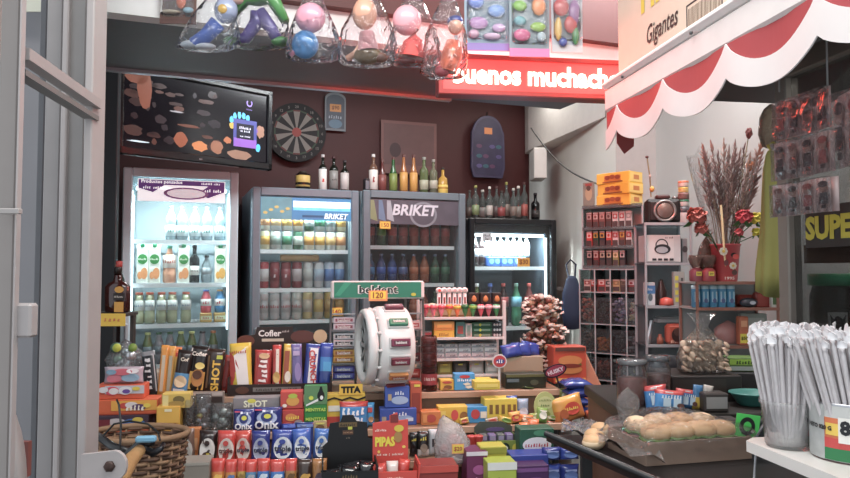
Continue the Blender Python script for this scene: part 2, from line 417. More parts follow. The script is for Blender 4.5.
# ================= fridges
def fridge(px0, px1, pytop, label, body, inner, shelves, hdr, lit, frame=.045, Y0=FW, depth=.52, seed=0):
    A, B = fr(px0, Y0), fr(px1, Y0); w_ = (B-A).length; c = (A+B)/2
    H = zat(pytop, c.y); T = Matrix.Translation((c.x, c.y, 0)) @ Matrix.Rotation(R(TW), 4, 'Z')
    root = E('display_fridge', label, 'fridge', (c.x, c.y, 0), TW)
    bm, im = M(body, .4), M(inner, .5)
    t = .035; mb = MB()
    mb.box((0, depth-t/2+.05, H/2), (w_, t, H), bm)
    for s in (-1, 1):
        mb.box((s*(w_/2-t/2), depth/2+.035, H/2), (t, depth-.03-.0, H-.0), bm, .004)
        mb.box((s*(w_/2-t-.004), depth/2+.03, H/2+.1), (.006, depth-.06, H-.3), im)
    mb.box((0, depth/2+.035, H-.04), (w_-2*t, depth-.03, .08), bm); mb.box((0, depth/2+.035, .16), (w_-2*t, depth-.03, .30), bm)
    mb.box((0, depth+.01, H/2+.1), (w_-2*t, .01, H-.3), im)
    mb.box((0, depth/2+.03, H-.084), (w_-2*t, depth-.06, .006), im)
    mb.build('cabinet', root)
    dr = MB(); f = frame
    dr.box((-w_/2+f/2, 0, H/2+.05), (f, .035, H-.1), bm, .006); dr.box((w_/2-f/2, 0, H/2+.05), (f, .035, H-.1), bm, .006)
    dr.box((0, 0, H-f/2), (w_-2*f, .034, f), bm, .004); dr.box((0, 0, .1+f/2), (w_-2*f, .034, f), bm, .004)
    door = dr.build('door', root)
    g = MB(); g.box((0, .0, H/2+.05), (w_-2*f-.002, .006, H-.1-2*f), G('f2f8f8', .02, .03, .35)); g.build('glass', door)
    hd = MB(); hd.box((-w_/2+f*.6, -.03, H*.52), (.018, .03, .30), M('9a9ca0', .35), .006); hd.build('handle', door)
    for i, z in enumerate(shelves):
        s = MB(); sm = M('e4e8ea', .4); sw_ = w_-2*t-.02
        s.box((0, .065, z-.008), (sw_, .008, .022), sm)
        for k in range(5): s.box((0, .10+k*.085, z-.004), (sw_, .006, .006), sm)
        for k in range(17): s.box((-sw_/2+.004+k*(sw_-.008)/16, .27, z-.004), (.003, .40, .0055), sm)
        s.build('shelf', root)
    if hdr: hdr(root, w_-2*f, H-f)
    if lit:
        le, lc, side = lit
        lm = MB(); lm.tube([(-w_/2+.06, .05, H-.10), (w_/2-.06, .05, H-.10)], .009, M('f4fbff', .4, e=le*2.2), 8)
        lm.build('light_tube', root)
        if side:
            for s in ((-1, 1) if side == 2 else (1,)):
                lm = MB(); lm.box((s*(w_/2-t-.012), .045, H*.70+.1), (.010, .012, H*.36), M('e6f6ff', .4, e=le*1.0)); lm.build('light_tube', root)
        o = area('fridge_light', (0, .06, H-.11), (0, .30, .8), w_-.12, .03, lc, (.92, .98, 1)); o.parent = root
        o.matrix_parent_inverse = Matrix()
    return T, w_, H
def zs(pys, Y): return [zat(p, Y) for p in pys]
# header panels
def hdr1(root, w_, H):
    mb = MB(); h = .115; W_ = w_*.90; z = H-.01-h/2; y = -.008
    mb.box((0, y+.002, z), (W_, .003, h), M('f4f4f8', .4, e=.7))
    pu = M('6a3a8e', .4, e=.25)
    mb.rect(0, z+h*.36, W_*.98, h*.22, y, pu); mb.prism([(-W_*.49, z+h*.25), (-W_*.2, z+h*.25), (-W_*.33, z-h*.1), (-W_*.49, z+h*.08)], y-.001, y, pu)
    mb.prism([(W_*.49, z+h*.25), (W_*.49, z-.0), (W_*.3, z-h*.3), (W_*.18, z-h*.1), (W_*.3, z+h*.25)], y-.001, y, pu)
    mb.oval(0.02, z-h*.12, W_*.26, h*.28, y-.0012, M('b58ad0', .4)); mb.oval(0.02, z-h*.12, W_*.22, h*.21, y-.0026, M('f6f2fa', .4, e=.4))
    t_ = M('f8f8fc', .4, e=.8)
    mb.text('Productos pensados', -W_*.23, z+h*.37, y-.0014, t_, w=W_*.46, bold=.015); mb.text('para disfrutar', -W_*.28, z+h*.12, y-.0022, t_, w=W_*.32); mb.text('siempre frío', W_*.33, z+h*.37, y-.0014, t_, w=W_*.22); mb.text('muy fría', W_*.36, z+h*.05, y-.0022, t_, w=W_*.2)
    mb.build('header_panel', root)
def hdr2(root, w_, H):
    mb = MB(); h = .125; z = H-.006-h/2; y = -.008
    mb.box((0, y+.002, z), (w_, .003, h), M('2a7fae', .4, e=.45))
    mb.rect(-w_*.33, z, w_*.33, h*.98, y, M('5f9aa6', .4, e=.25, n=.35, s=12))
    mb.rect(w_*.17, z+h*.2, w_*.64, h*.3, y, M('e0f6ff', .4, e=1.0, n=.3, s=18)); mb.rect(w_*.17, z+h*.0, w_*.64, h*.14, y-.0002, M('58c0e0', .4, e=.6, n=.3, s=22)); mb.rect(w_*.2, z-h*.32, w_*.5, h*.10, y, M('145a80', .4, e=.3))
    for i in range(5): mb.oval(-w_*.45+i*w_*.06, z-h*.2+((i*37) % 5)*.008, .012, .008, y-.001, M('c9b870', .4, e=.3))
    t_ = M('e8f4f8', .4, e=.7); mb.text('BRIKET', w_*.33, z-h*.3, y-.0012, t_, w=w_*.26, sh=.2)
    mb.build('header_panel', root)
def hdr3(root, w_, H):
    mb = MB(); h = .145; z = H-.004-h/2; y = -.008
    mb.box((0, y+.002, z), (w_, .003, h), M('5c5660', .4, n=.35, s=14))
    for i in range(3): mb.prism([(-w_*.5+i*.05, z+h*.45), (-w_*.46+i*.05, z+h*.45), (-w_*.42+i*.05, z-h*.4), (-w_*.5+i*.05, z-h*.3)], y-.0008, y, M(['8a8f6a', '6a7f9a', 'a8a8b0'][i], .4))
    n = 28
    for r_ in (.075, .062):
        mb.oval(.05, z-.012, r_*1.15, r_, y-.001-(.075-r_)*.04, M('8a8a92' if r_ == .075 else '5c5660', .4), n=n)
    mb.text('BRIKET', 0.0, z+.012, y-.003, M('d8d4dc', .4), w=w_*.5, sh=.2, bold=.03)
    mb.build('header_panel', root)
FY = [onp((120+236)/2, FW, TW).y, onp(304, FW, TW).y, onp(415, FW, TW).y, onp(514, FW, TW).y]
T1, W1, H1 = fridge(121, 237, 170, 'tall pale grey drinks fridge, brightly lit, under the television', 'bccdd4', '8c9ca2', zs((240, 284, 325, 366), FY[0]), hdr1, (3.0, 15, 2))
T2, W2, H2 = fridge(251, 358, 189, 'grey drinks fridge with a blue lit header, second from left', '72808a', '8fa0a8', zs((250, 289, 321, 352), FY[1]), hdr2, (1.2, 7, 0))
T3, W3, H3 = fridge(362, 465, 192, 'grey drinks fridge with a smoky header, between the blue header one and the black one', '6c7880', '5a5a5e', zs((246, 284, 322), FY[2]), hdr3, (0, 0, 0) and None)
T4, W4, H4 = fridge(469, 556, 219, 'black drinks fridge, the rightmost of the four', '15161a', '3a4650', zs((267, 328), FY[3]), None, (2.4, 12, 1), frame=.035)
# ================= bottles, cans, cartons
def bottle(h, r, body, cap, lab=None, neck=.30, nr=.35, shape='soda', labz=(.3, .55), mark=None, sq=None, fill=None):
    def mk():
        if shape == 'can':
            mb = MB().lathe([(r*.8, 0), (r, h*.04, body), (r, h*.93), (r*.82, h*.985), (r*.78, h*.97)], body, 14)
            o = mb.build('drink_can')
            MB().lathe([(r*.84, h*.975), (r*.86, h*.985), (r*.82, h), (r*.7, h*.985)], cap, 14).build('can_lid', o)
        else:
            zn = h*(1-neck)
            if shape == 'liquor': prof = [(r*.9, 0), (r, h*.01), (r, zn*.9), (r*.85, zn*.98), (r*nr*1.1, zn+h*.05), (r*nr, zn+h*.08), (r*nr, h*.93)]
            elif shape == 'squat': prof = [(r*.8, 0), (r, h*.04), (r*1.02, zn*.5), (r*.9, zn), (r*.5, zn+h*.06), (r*nr, zn+h*.1), (r*nr, h*.93)]
            else: prof = [(r*.75, 0), (r*.98, h*.03), (r, h*.28), (r*.93, h*.34), (r*.93, h*.5), (r, zn*.85), (r*.8, zn), (r*nr*1.2, zn+h*.13), (r*nr, h*.9), (r*nr, h*.95)]
            mb = MB().lathe(prof, body, 14, sx=1, sy=(sq or 1)); o = mb.build('bottle')
            MB().lathe([(r*nr*1.15, h*.925), (r*nr*1.18, h*.93), (r*nr*1.15, h*.995), (r*nr*.9, h)], cap, 10).build('cap', o)
        if lab:
            z0, z1 = h*labz[0], h*labz[1]; rr = r*1.015
            l = MB().lathe([(rr-.001, z0), (rr, z0+.0005), (rr, z1-.0005), (rr-.001, z1)], lab, 14, sy=(sq or 1))
            if mark:
                body_, mm, hh = mark
                # lettering follows the front of the label
                vs, fs, asp = textmesh(body_, .02); ww = min(hh*asp, r*2.2); kx = ww/asp
                l.add([((rr+.0012)*math.sin(a*kx/rr), -(rr+.0012)*(sq or 1)*math.cos(a*kx/rr), (z0+z1)/2+c*hh) for a, b, c in vs], fs, mm)
            l.build('label', o)
        return o
    return mk
def juice(w_, h, d, c1, c2, c3, txt, captype=True):
    def mk():
        mb = MB(); wht = M('eef0ea', .45, e=.0)
        mb.box((0, 0, h*.44), (w_, d, h*.88), M(c1, .45), .002)
        mb.add([(-w_/2, -d/2, h*.88), (w_/2, -d/2, h*.88), (w_/2, d/2, h*.88), (-w_/2, d/2, h*.88), (-w_/2, 0, h), (w_/2, 0, h)], [(0,1,5,4),(2,3,4,5),(1,2,5),(0,4,3)], M(c1, .45))
        mb.oval(0, h*.62, w_*.42, h*.13, -d/2-.0005, M(c2, .4)); mb.text(txt, 0, h*.62, -d/2-.0022, M('f4f6e8', .4), w=w_*.7)
        mb.oval(w_*.15, h*.25, w_*.3, h*.15, -d/2-.0005, M(c3, .4)); mb.oval(-w_*.22, h*.2, w_*.2, h*.10, -d/2-.0012, M(c3, .4))
        o = mb.build('juice_carton')
        MB().lathe([(.011, 0), (.012, .003), (.012, .016), (.010, .018)], M('2aa06a', .4), 10, c=(0, -d*.22, h*.93)).build('cap', o)
        return o
    return mk
def row(T, W_, pxs, pl, z, y, key, mk, lab, cat, group, plc, ang=0):
    """things standing on a fridge shelf. pxs: image columns -> local x"""
    Ti = T.inverted()
    xs = [px[1] if isinstance(px, tuple) else (Ti @ onp(px, FW+y/math.cos(R(TW)), TW)).x for px in pxs]; lim = W_/2-.081
    if len(xs) > 1 and (max(xs) > lim or min(xs) < -lim):
        a, b = max(min(xs), -lim), min(max(xs), lim); s0, s1 = min(xs), max(xs)
        xs = [a+(x-s0)*(b-a)/(s1-s0) for x in xs]
    for i, x in enumerate(xs):
        x = max(-lim, min(lim, x)); p = T @ Vector((x, y, z+.004))
        nm = ORD[i]; cached(key, mk, p, TW+ang, f'{lab}, {nm} from left {plc}' if len(pxs) > 1 else f'{lab} {plc}', cat, group)
def S(mult): pass
Z1 = zs((240, 284, 325, 366), FY[0]); Z2 = zs((250, 289, 321, 352), FY[1]); Z3 = zs((246, 284, 322), FY[2]); Z4 = zs((267, 328), FY[3])
k1, k2, k3, k4 = [y/F for y in FY]
cl = G('b8c8cc', .35, .1, .5, body='7d9098')
def px_h(p, Y): return p*Y/F
# fridge 1
row(T1, W1, (170, 181, 194, 206, 219), 0, Z1[0], .12, 'f1a', bottle(.185, .0295, M('6f858c', .25), M('3a4a50', .4), M('b4c0c4', .4), mark=('Ser', M('3a6a5a', .4), .022), labz=(.12, .42)), 'clear water bottle with pale label', 'bottle', 'water bottles on the top shelf of the bright fridge', 'on top shelf, bright fridge')
row(T1, W1, (142, 154), 0, Z1[1], .13, 'f1b', juice(.058, .205, .058, 'e8eee2', '2a8a3a', 'd88a4a', 'Cepita'), 'white green oval juice carton', 'carton', 'juice cartons in the bright fridge', 'on second shelf, bright fridge')
row(T1, W1, (169,), 0, Z1[1], .13, 'f1c', bottle(.20, .034, M('d89a78', .3), M('2aa07a', .4), M('f0e4dc', .4), mark=('Citric', M('b04a30', .4), .02), labz=(.4, .75)), 'peach juice bottle with teal cap', 'bottle', None, 'between cartons in the bright white fridge')
row(T1, W1, (183,), 0, Z1[1], .13, 'f1b', None, 'white juice carton with green oval right of the peach bottle', 'carton', None, 'in the bright fridge')
row(T1, W1, (194,), 0, Z1[1], .13, 'f1d', bottle(.205, .026, M('141c1e', .2), M('20282a', .4), M('e6e6e0', .4), shape='liquor', nr=.4, labz=(.2, .45), mark=('Terma', M('203028', .4), .014)), 'dark bitters bottle with a white label', 'bottle', None, 'in the middle of the bright fridge')
row(T1, W1, (206,), 0, Z1[1], .13, 'f1e', bottle(.15, .027, M('7a8a90', .3), M('40484c', .4), M('9aa4a8', .4)), 'plain grey bottle beside the dark bitters', 'bottle', None, 'in the bright fridge')
row(T1, W1, (220,), 0, Z1[1], .13, 'f1f', juice(.058, .205, .058, 'f0ead8', '2a8a3a', 'e8a020', 'Baggio'), 'juice carton with yellow fruit', 'carton', None, 'at the right end of the bright fridge')
row(T1, W1, (138, 149, 161, 172, 186), 0, Z1[2], .12, 'f1g', bottle(.165, .027, M('a4a888', .2), M('d8603a', .4), M('c8ccc8', .4), nr=.62, neck=.22, labz=(.42, .74), mark=('sport', M('506a8a', .4), .014)), 'sport drink bottle with orange cap', 'bottle', 'orange capped bottles in the bright fridge', 'on third shelf, bright fridge')
for i, px in enumerate((206, 221)):
    row(T1, W1, (px,), 0, Z1[2]+.051, .12, 'f1h%d' % i, bottle(.125, .028, M(('c84a58', '3a86b8')[i], .35), M(('3a5aa8', 'd89a3a')[i], .4), M('e8e8e4', .4), nr=.5, labz=(.3, .6), mark=('yog', M('c03a4a', .4), .02)), ('red and blue yogurt drink bottle', 'light blue yogurt drink bottle')[i], 'bottle', None, 'on the flat packs in the bright fridge')
    row(T1, W1, (px,), 0, Z1[2], .12, 'f1i', lambda: MB().box((0, 0, .025), (.060, .07, .05), M('c8a050', .5), .003).rect(0, .025, .055, .02, -.0355, M('d8e0b8', .4)).text('diet', 0, .025, -.0365, M('b03020', .4), w=.035).build('food_carton'), ('flat food carton under the red yogurt drink', 'flat food carton under the light blue yogurt drink')[i], 'carton', None, 'in the bright fridge')
caps = ['c8cc80', '3a6a4a', '3a6a4a', 'c8cc80', 'c8cc80', '30343a', 'd0703a']
for i, px in enumerate([('x', -.16+.0555*k) for k in range(7)]):
    row(T1, W1, (px,), 0, Z1[3], .12, 'f1j'+caps[i], bottle(.165, .026, M(('6a7a4a', '8a8a90')[i % 2], .3), M(caps[i], .4), M('707a80', .4), nr=.5), {0: 'yellow capped bottle', 1: 'green capped bottle', 5: 'black capped bottle', 6: 'orange capped bottle'}.get(i, 'yellow capped bottle' if i in (3, 4) else 'green capped bottle')+f', {ORD[i]} from left', 'bottle', 'bottles on the fourth shelf of the bright fridge', 'on fourth shelf, bright fridge')
# fridge 2: three shelves of cans
def cans(T, W_, Z, pxs, cols, y, h, r, tag_, plc, grp, marks=None):
    lim = W_/2-.079
    for i in range(8):
        c = cols[i % len(cols)]; nm, body, lab_, mk_ = c
        row(T, W_, (('x', -lim+2*lim*i/7),), 0, Z, y, tag_+nm+str(h), bottle(h, r, M(body, .3), SILV, M(lab_, .35), shape='can', labz=(.25, .72), mark=mk_), f'{nm} can, {ORD[i]} from left', 'can', grp, plc)
XB = [263+i*12.3 for i in range(8)]
ca = [('pale yellow', 'd0c8a0', 'c89a3a', None), ('silver', 'b8bcb8', '8a9a90', None), ('silver and green', 'b4c0b4', '3a7a5a', None), ('green', '3a6a50', 'b8c4b8', None), ('amber labelled', 'd8d0b8', 'c89030', None), ('white and yellow', 'dcd8c8', 'd0a040', None), ('pale grey', 'c4c8c4', 'd4b070', None), ('cream', 'e0d8c0', 'c88a50', None)]
cans(T2, W2, Z2[0], XB, ca, .09, .105, .029, 'a', 'on top shelf, blue header fridge', 'cans on the top shelf of the blue header fridge')
cans(T2, W2, Z2[0]+.107, XB, ca[::-1], .09, .105, .029, 'b', 'of upper layer, blue header fridge', 'cans stacked on the cans of the blue header fridge')
cb = [('red cola', 'a83038', 'c8c0c0', None), ('dark red', '8a3a40', '7a2830', ('H', M('e8d8d8', .4), .03)), ('maroon', '7a2e34', '8a3a40', ('H', M('e8d8d8', .4), .03)), ('burgundy', '803038', 'b0a0a0', None), ('silver white', 'b8b8b8', 'a8a8a4', None), ('light grey', 'b8bcc0', '9aa8b8', None), ('pale blue', 'a8b4c4', '4a70a8', None), ('silver blue', 'b0b8c0', '5a80b0', None)]
cans(T2, W2, Z2[1], XB, cb, .12, .15, .029, 'c', 'on middle shelf, blue header fridge', 'tall cans on the middle shelf of the blue header fridge')
cc = [('white and red', 'c4c4c4', 'b8b8b8', ('Brahma', M('a83038', .4), .02)), ('white and crimson', 'c4c4c4', 'bcbcbc', ('Brahma', M('a83038', .4), .02)), ('white red lettered', 'c4c4c4', 'b8b8b8', ('Quilm', M('a83038', .4), .02)), ('off white', 'c8c8c0', 'b8b8b4', ('Brahma', M('a83038', .4), .02)), ('straw yellow', 'c8b880', 'b8b0a0', None), ('grey yellow', 'b8b4a0', 'c0a860', None), ('gold', 'b89a50', 'a88a50', None), ('dull gold', 'b89a58', 'a08040', None)]
cans(T2, W2, Z2[2], XB, cc, .12, .155, .029, 'd', 'on lower shelf, blue header fridge', 'tall cans on the lower shelf of the blue header fridge')
q = T2 @ Vector((-.02, .10, Z2[1]+.154+.02)); MB().lathe([(.018, -.11), (.02, -.105), (.02, .10), (.016, .11)], M('b8a070', .3), 12, T=Matrix.Rotation(R(90), 4, 'Y')).build('drink_can', None, q, TW, 'gold can lying on its side across the middle row of cans', 'can')
# fridge 3: soda bottles dim
XC = [('x', -(W3/2-.08)+2*(W3/2-.08)*i/7) for i in range(8)]
c3 = ['4a2a28', '3a5a3a', '6a3028', '7a3a30', '8a4a38', '8a4438', '84483c', '7c4036']
for i, px in enumerate(XC):
    row(T3, W3, (px,), 0, Z3[0], .12, 'f3a'+c3[i], bottle(.20, .0285, M(c3[i], .2), M('8a8a8a' if i != 1 else '40a050', .4), M(('a04038', '70a050')[i == 1], .4)), f'{"green" if i==1 else "reddish"} soda bottle, {ORD[i]} from left', 'bottle', 'soda bottles on the top shelf of the smoky header fridge', 'on top shelf, smoky header fridge')
c3b = [('2a3a5a', '3a6a9a', 'blue labelled'), ('2a3a6a', '2a4a9a', 'deep blue'), ('28386a', '2a4a9a', 'dark blue'), ('30283a', '4a5a8a', 'navy'), ('8a4a28', 'a85a30', 'orange'), ('8a4a2c', 'a85a30', 'dull orange'), ('2a4a38', '3a6a4a', 'green'), ('28483a', '3a6a50', 'dark green')]
for i, px in enumerate(XC):
    b_, l_, nm = c3b[i]
    row(T3, W3, (px,), 0, Z3[1], .12, 'f3b'+nm, bottle(.175, .0285, M(b_, .2), M('5a6a8a', .4), M(l_, .4)), f'{nm} soft drink bottle, {ORD[i]} from left', 'bottle', 'soft drink bottles in the smoky header fridge', 'on second shelf, smoky header fridge')
c3c = [('9a4a2a', 'tea brown'), ('7a3a28', 'brown'), ('2a4a34', 'bottle green'), ('30503a', 'leaf green'), ('8a4a30', 'copper')]
for i, px in enumerate((424, 435, 441, 452, 463)[:4]):
    b_, nm = c3c[i]
    row(T3, W3, (XC[i+4],), 0, Z3[2], .12, 'f3c'+nm, bottle(.17, .0285, M(b_, .2), M('3a4a3a', .4), M(b_, .4)), f'{nm} bottle, {ORD[i]} from left', 'bottle', 'bottles on the lower shelf of the smoky header fridge', 'on lower shelf, smoky header fridge')
# fridge 4
XD = [('x', -.205), ('x', -.16)] 
for i, px in enumerate(XD):
    row(T4, W4, (px,), 0, Z4[0], .12, 'f4a', bottle(.20, .024, M('2a2022', .2), M('30343a', .4), M('b8b8c0', .4)), f'dark cola bottle, {ORD[i]} at the left end', 'bottle', None, 'of the top shelf in the black fridge')
for i in range(7):
    row(T4, W4, (('x', -.115+i*.046),), 0, Z4[0]+.062, .13, 'f4b', bottle(.135, .022, M('b4ccd8', .2), M('c8e0f0', .4), M('a8c8dc', .4)), f'small clear water bottle, {ORD[i]} from left', 'bottle', 'water bottles on the blue packs of the black fridge', 'on blue packs, black fridge')
for i, px in enumerate((('x', -.09), ('x', .0), ('x', .09))):
    nm = ('left', 'middle', 'right')[i]
    row(T4, W4, (px,), 0, Z4[0], .12, 'f4c', lambda: MB().box((0, 0, .03), (.086, .08, .06), M('1c58a8', .4), .004).oval(-.02, .032, .016, .016, -.041, M('6ab0e0', .4)).oval(.02, .032, .016, .016, -.041, M('6ab0e0', .4)).build('drink_pack'), f'blue printed pack at the {nm} under the water bottles', 'carton', None, 'in the black fridge')
pc = T4 @ Vector((.06, -.022, Z4[0]+.03))
MB().box((0, 0, 0), (.085, .002, .055), M('d8a030', .5)).text('$30', 0, 0, -.0015, M('7a3a10', .5), w=.06).build('price_card', None, pc, TW, 'yellow orange price card stuck on the door glass of the black fridge', 'price card')
pc = T4 @ Vector((-.19, -.022, H4-.115)); MB().box((0, 0, 0), (.06, .002, .05), M('c8d0d4', .5)).text('PROMO', 0, .008, -.0015, M('3a4048', .5), w=.045).text('2x1', 0, -.012, -.0015, M('3a4048', .5), w=.03).build('price_card', None, pc, TW, 'small white notice at the upper left of the black fridge door', 'price card')
c4 = [('4a5a34', 'e8e8e8', 'pale green'), ('2a3050', '3a60b0', 'navy blue capped'), ('301818', 'c83a30', 'red capped cola'), ('3a7a5a', '8ac0b0', 'green and blue'), ('682424', 'c84a40', 'dark red')]
for i, px in enumerate([('x', -.19+.092*k) for k in range(5)]):
    b_, c_, nm = c4[i]
    row(T4, W4, (px,), 0, Z4[1], .13, 'f4d'+nm, bottle(.27, .034, M(b_, .15), M(c_, .4), M(('2a3a6a', 'a03030', '802020', '70b0c8', '9a3038')[i], .4), labz=(.45, .68)), f'{nm} large bottle', 'bottle', 'large bottles on the lower shelf of the black fridge', 'on the lower shelf of the black fridge')
for (T_, lx, z_, t_, lab_) in ((T3, -.19, zat(226, FY[2]), '150', 'yellow price card on the smoky header fridge door'), (T2, .17, zat(312, FY[1]), '140', 'orange price card low on the blue header fridge door')):
    pc = T_ @ Vector((lx, -.022, z_)); MB().box((0, 0, 0), (.065, .002, .045), M('d89a30', .5)).rect(0, 0, .055, .035, -.001, M('f0d040', .5)).text(t_, 0, 0, -.0022, M('b03020', .5), w=.045).build('price_card', None, pc, TW, lab_, 'price card')
# ================= bottles on top of the fridges
def top(px, ptop, pbot, H_, r, key, body, cap, lab_, shape, label, cat='bottle', group=None, labz=(.1, .45), mark=None, y=.2, neck=.3, nr=.36, sq=None):
    p = onp(px, FW+y, TW, H_+.001); h = (pbot-ptop)*p.y/F
    cached(('top', key, round(h, 3)), bottle(h, r, body, cap, lab_, shape=shape, labz=labz, mark=mark, neck=neck, nr=nr, sq=sq), p, TW, label, cat, group)
gd = M('1a1c16', .12)
top(302, 166, 187, H2, .042, 'bell', M('201814', .2), M('30281c', .4), M('c8a850', .45), 'squat', 'short squat dark bottle with yellow badge on the blue header fridge', neck=.12, nr=.5, labz=(.25, .8))
top(322, 148, 187, H2, .024, 'w1', gd, M('b8b0b0', .4), M('e4e0dc', .4), 'liquor', 'wine bottle with white label and pale neck, left of three', labz=(.05, .62), mark=('S', M('c83a2a', .4), .03))
top(333, 149, 187, H2, .026, 'w2', gd, M('40181c', .4), M('8a8884', .4), 'liquor', 'wine bottle with grey label, middle of the three on the fridge', labz=(.12, .6), mark=('VINO', M('2a2624', .4), .012))
top(344, 153, 187, H2, .026, 'w3', gd, M('30282c', .4), M('c4bcb8', .4), 'liquor', 'wine bottle with pale label, right of three on the fridge', labz=(.12, .62))
top(373, 150, 190, H3, .027, 't1', M('6a4a3a', .15), M('d0ccc8', .4), M('e0d8d0', .4), 'liquor', 'bottle with a white label, leftmost on the smoky header fridge', labz=(.1, .6), mark=('@', M('8a2a2a', .4), .04))
for i, (px, c1, c2, nm) in enumerate(((382, '5a2420', '7a3a34', 'dark red'), (393, '2a5a2c', '7a8a40', 'green'), (403.5, 'a0602a', 'c8903a', 'orange'), (413.5, 'a06428', 'c89038', 'amber orange'))):
    top(px, (156, 153, 150, 150)[i], 191, H3, .025, 'u%d' % i, M(c1, .2), M('5a2a24', .4), M(c2, .4), 'soda', f'{nm} liqueur bottle in the row on the smoky header fridge', labz=(.1, .55), neck=.4)
top(424, 153, 192, H3, .028, 'v1', G('a8b890', .4, .1, .5, body='8a9a6a'), M('8a8a80', .4), M('a8a890', .4), 'liquor', 'clear bottle with green grey label beside the amber ones', labz=(.15, .4))
top(433.5, 155, 192, H3, .026, 'v2', G('b8bca0', .4, .1, .5, body='9a9a80'), M('9a968c', .4), M('b0aa98', .4), 'liquor', 'pale clear bottle between the green grey and the gold bottle', labz=(.2, .42))
top(443, 163, 192, H3, .031, 'v3', M('b88a28', .15), M('2a1c14', .4), M('e0c050', .3), 'squat', 'short golden whisky bottle at the right end of the smoky header fridge', labz=(.08, .4), neck=.38, nr=.3)
cg = G('c4ccc8', .22, .06, .8, body='8a9694')
for i, (px, t_, yy) in enumerate(((470, 187, .2), (476, 183, .12), (483, 186, .22), (490, 184, .1), (497, 182, .22), (502, 188, .1), (507, 178, .18), (514, 185, .1), (519, 181, .24), (525, 178, .14))):
    lb = M(('5a5048', '7a8a60', '8a8a86', 'b0a8a0', '6a5a58', '8a3a38', '8a8078', '7a6a60', '9a9890', '9a4a40')[i], .4)
    top(px, t_, 217, H4, .021+.002*(i % 3), 'g%d' % i, cg, M(('3a3430', '8a8a40', 'b0b0a8', 'd0ccc4', '4a2a28')[i % 5], .35), lb, 'liquor', f'clear liquor bottle, {ORD[i]} from the left on the black fridge', group='liquor bottles on the black fridge', labz=(.12, .42), y=yy)
top(536, 189, 218, H4, .028, 'blk', M('141416', .12), M('26262a', .3), M('3a3634', .4), 'liquor', 'black liquor bottle at the right end of the black fridge', labz=(.15, .4), mark=('JB', M('a8a098', .4), .012), neck=.32)
# small dark box left of t1
p = onp(366, FW+.2, TW, H3+.001); MB().box((0, 0, .045), (.03, .05, .09), M('26262c', .4), .004).rect(0, .05, .024, .05, -.0255, M('6a6a72', .4)).build('liquor_box', None, p, TW, 'small dark boxed bottle at the left end of the smoky header fridge', 'box')
# ================= on the maroon wall
def wp(px, py, off=.0): return onp(px, 4.80-off, TW, 0, py).y
def wallat(px, py, Y0=4.79):
    p = onp(px, Y0, TW, 0, py); return Vector((p.x, p.y, zat(py, p.y)))
p = wallat(296, 133, 4.77); db = E('dart_board', 'round black and white dartboard on the dark wall above the blue header fridge', 'dartboard', p, TW)
mb = MB(); mb.oval(0, 0, .19, .19, 0, M('121214', .7), 32, .025); mb.build('board', db)
mb = MB(); n = 20; ia, oa = M('7c7872', .7), M('1c1c1e', .7)
for i in range(n):
    a0, a1 = 2*math.pi*(i-.5)/n, 2*math.pi*(i+.5)/n
    r0, r1 = .03, .135
    mb.prism([(r0*math.cos(a0), r0*math.sin(a0)), (r1*math.cos(a0), r1*math.sin(a0)), (r1*math.cos(a1), r1*math.sin(a1)), (r0*math.cos(a1), r0*math.sin(a1))], -.0275, -.0255, ia if i % 2 else oa)
    r0, r1 = .135, .145
    mb.prism([(r0*math.cos(a0), r0*math.sin(a0)), (r1*math.cos(a0), r1*math.sin(a0)), (r1*math.cos(a1), r1*math.sin(a1)), (r0*math.cos(a1), r0*math.sin(a1))], -.0275, -.0255, M('5a2420', .6) if i % 2 else M('28402e', .6))
    a = 2*math.pi*i/n; mb.text(str((6,13,4,18,1,20,5,12,9,14,11,8,16,7,19,3,17,2,15,10)[i]), .165*math.cos(a), .165*math.sin(a), -.026, M('6a6864', .6), h=.018)
mb.oval(0, 0, .03, .03, -.026, M('8a2a20', .6), 16, .002); mb.build('dart_face', db)
p = wallat(335, 113); ps = E('beer_sign', 'small arched sign with an orange tag, right of the dartboard', 'sign', p, TW)
o_ = [(-.07, -.12), (.07, -.12), (.07, .09)]+[(.07*math.cos(R(a)), .09+.045*math.sin(R(a))) for a in range(15, 170, 15)]+[(-.07, .09)]
mb = MB(); mb.prism(o_, -.012, 0, M('6a7076', .5)); mb.build('backing', ps)
mb = MB(); mb.prism([(x*.86, z*.88) for x, z in o_], -.014, -.012, M('3a4450', .5)); mb.rect(0, .03, .075, .05, -.0145, M('b87828', .5)); mb.text('SCOTCH', 0, -.03, -.0145, M('8a94a0', .5), w=.09); mb.oval(0, -.075, .045, .03, -.0145, M('4a6a80', .5)); mb.text('$90', 0, .03, -.0155, M('5a3010', .5), w=.05)
mb.build('print', ps)
p = wallat(409, 148, 4.785); mb = MB(); mb.box((0, 0, 0), (.40, .008, .36), M('6c4440', .5, n=.2, s=9)); mb.rect(0, .02, .36, .28, -.005, M('5c3c3a', .5, n=.3, s=8)); mb.oval(-.1, -.02, .04, .05, -.006, M('382024', .5)); mb; mb.build('wall_poster', None, p, TW, 'faded pinkish poster on the maroon wall behind the liqueur bottles', 'poster')
p = wallat(487, 147, 4.76); bp = E('backpack_toy_set', 'blue printed hanging display card, tall and rounded, on the maroon wall', 'display card', p, TW)
o_ = [(-.11, -.22), (.11, -.22), (.13, -.15), (.125, .1)]+[(.115*math.cos(R(a)), .1+.12*math.sin(R(a))) for a in range(10, 175, 15)]+[(-.125, .1), (-.13, -.15)]
mb = MB(); mb.prism(o_, -.02, 0, M('3a3450', .5, n=.3, s=10)); mb.build('backing', bp)
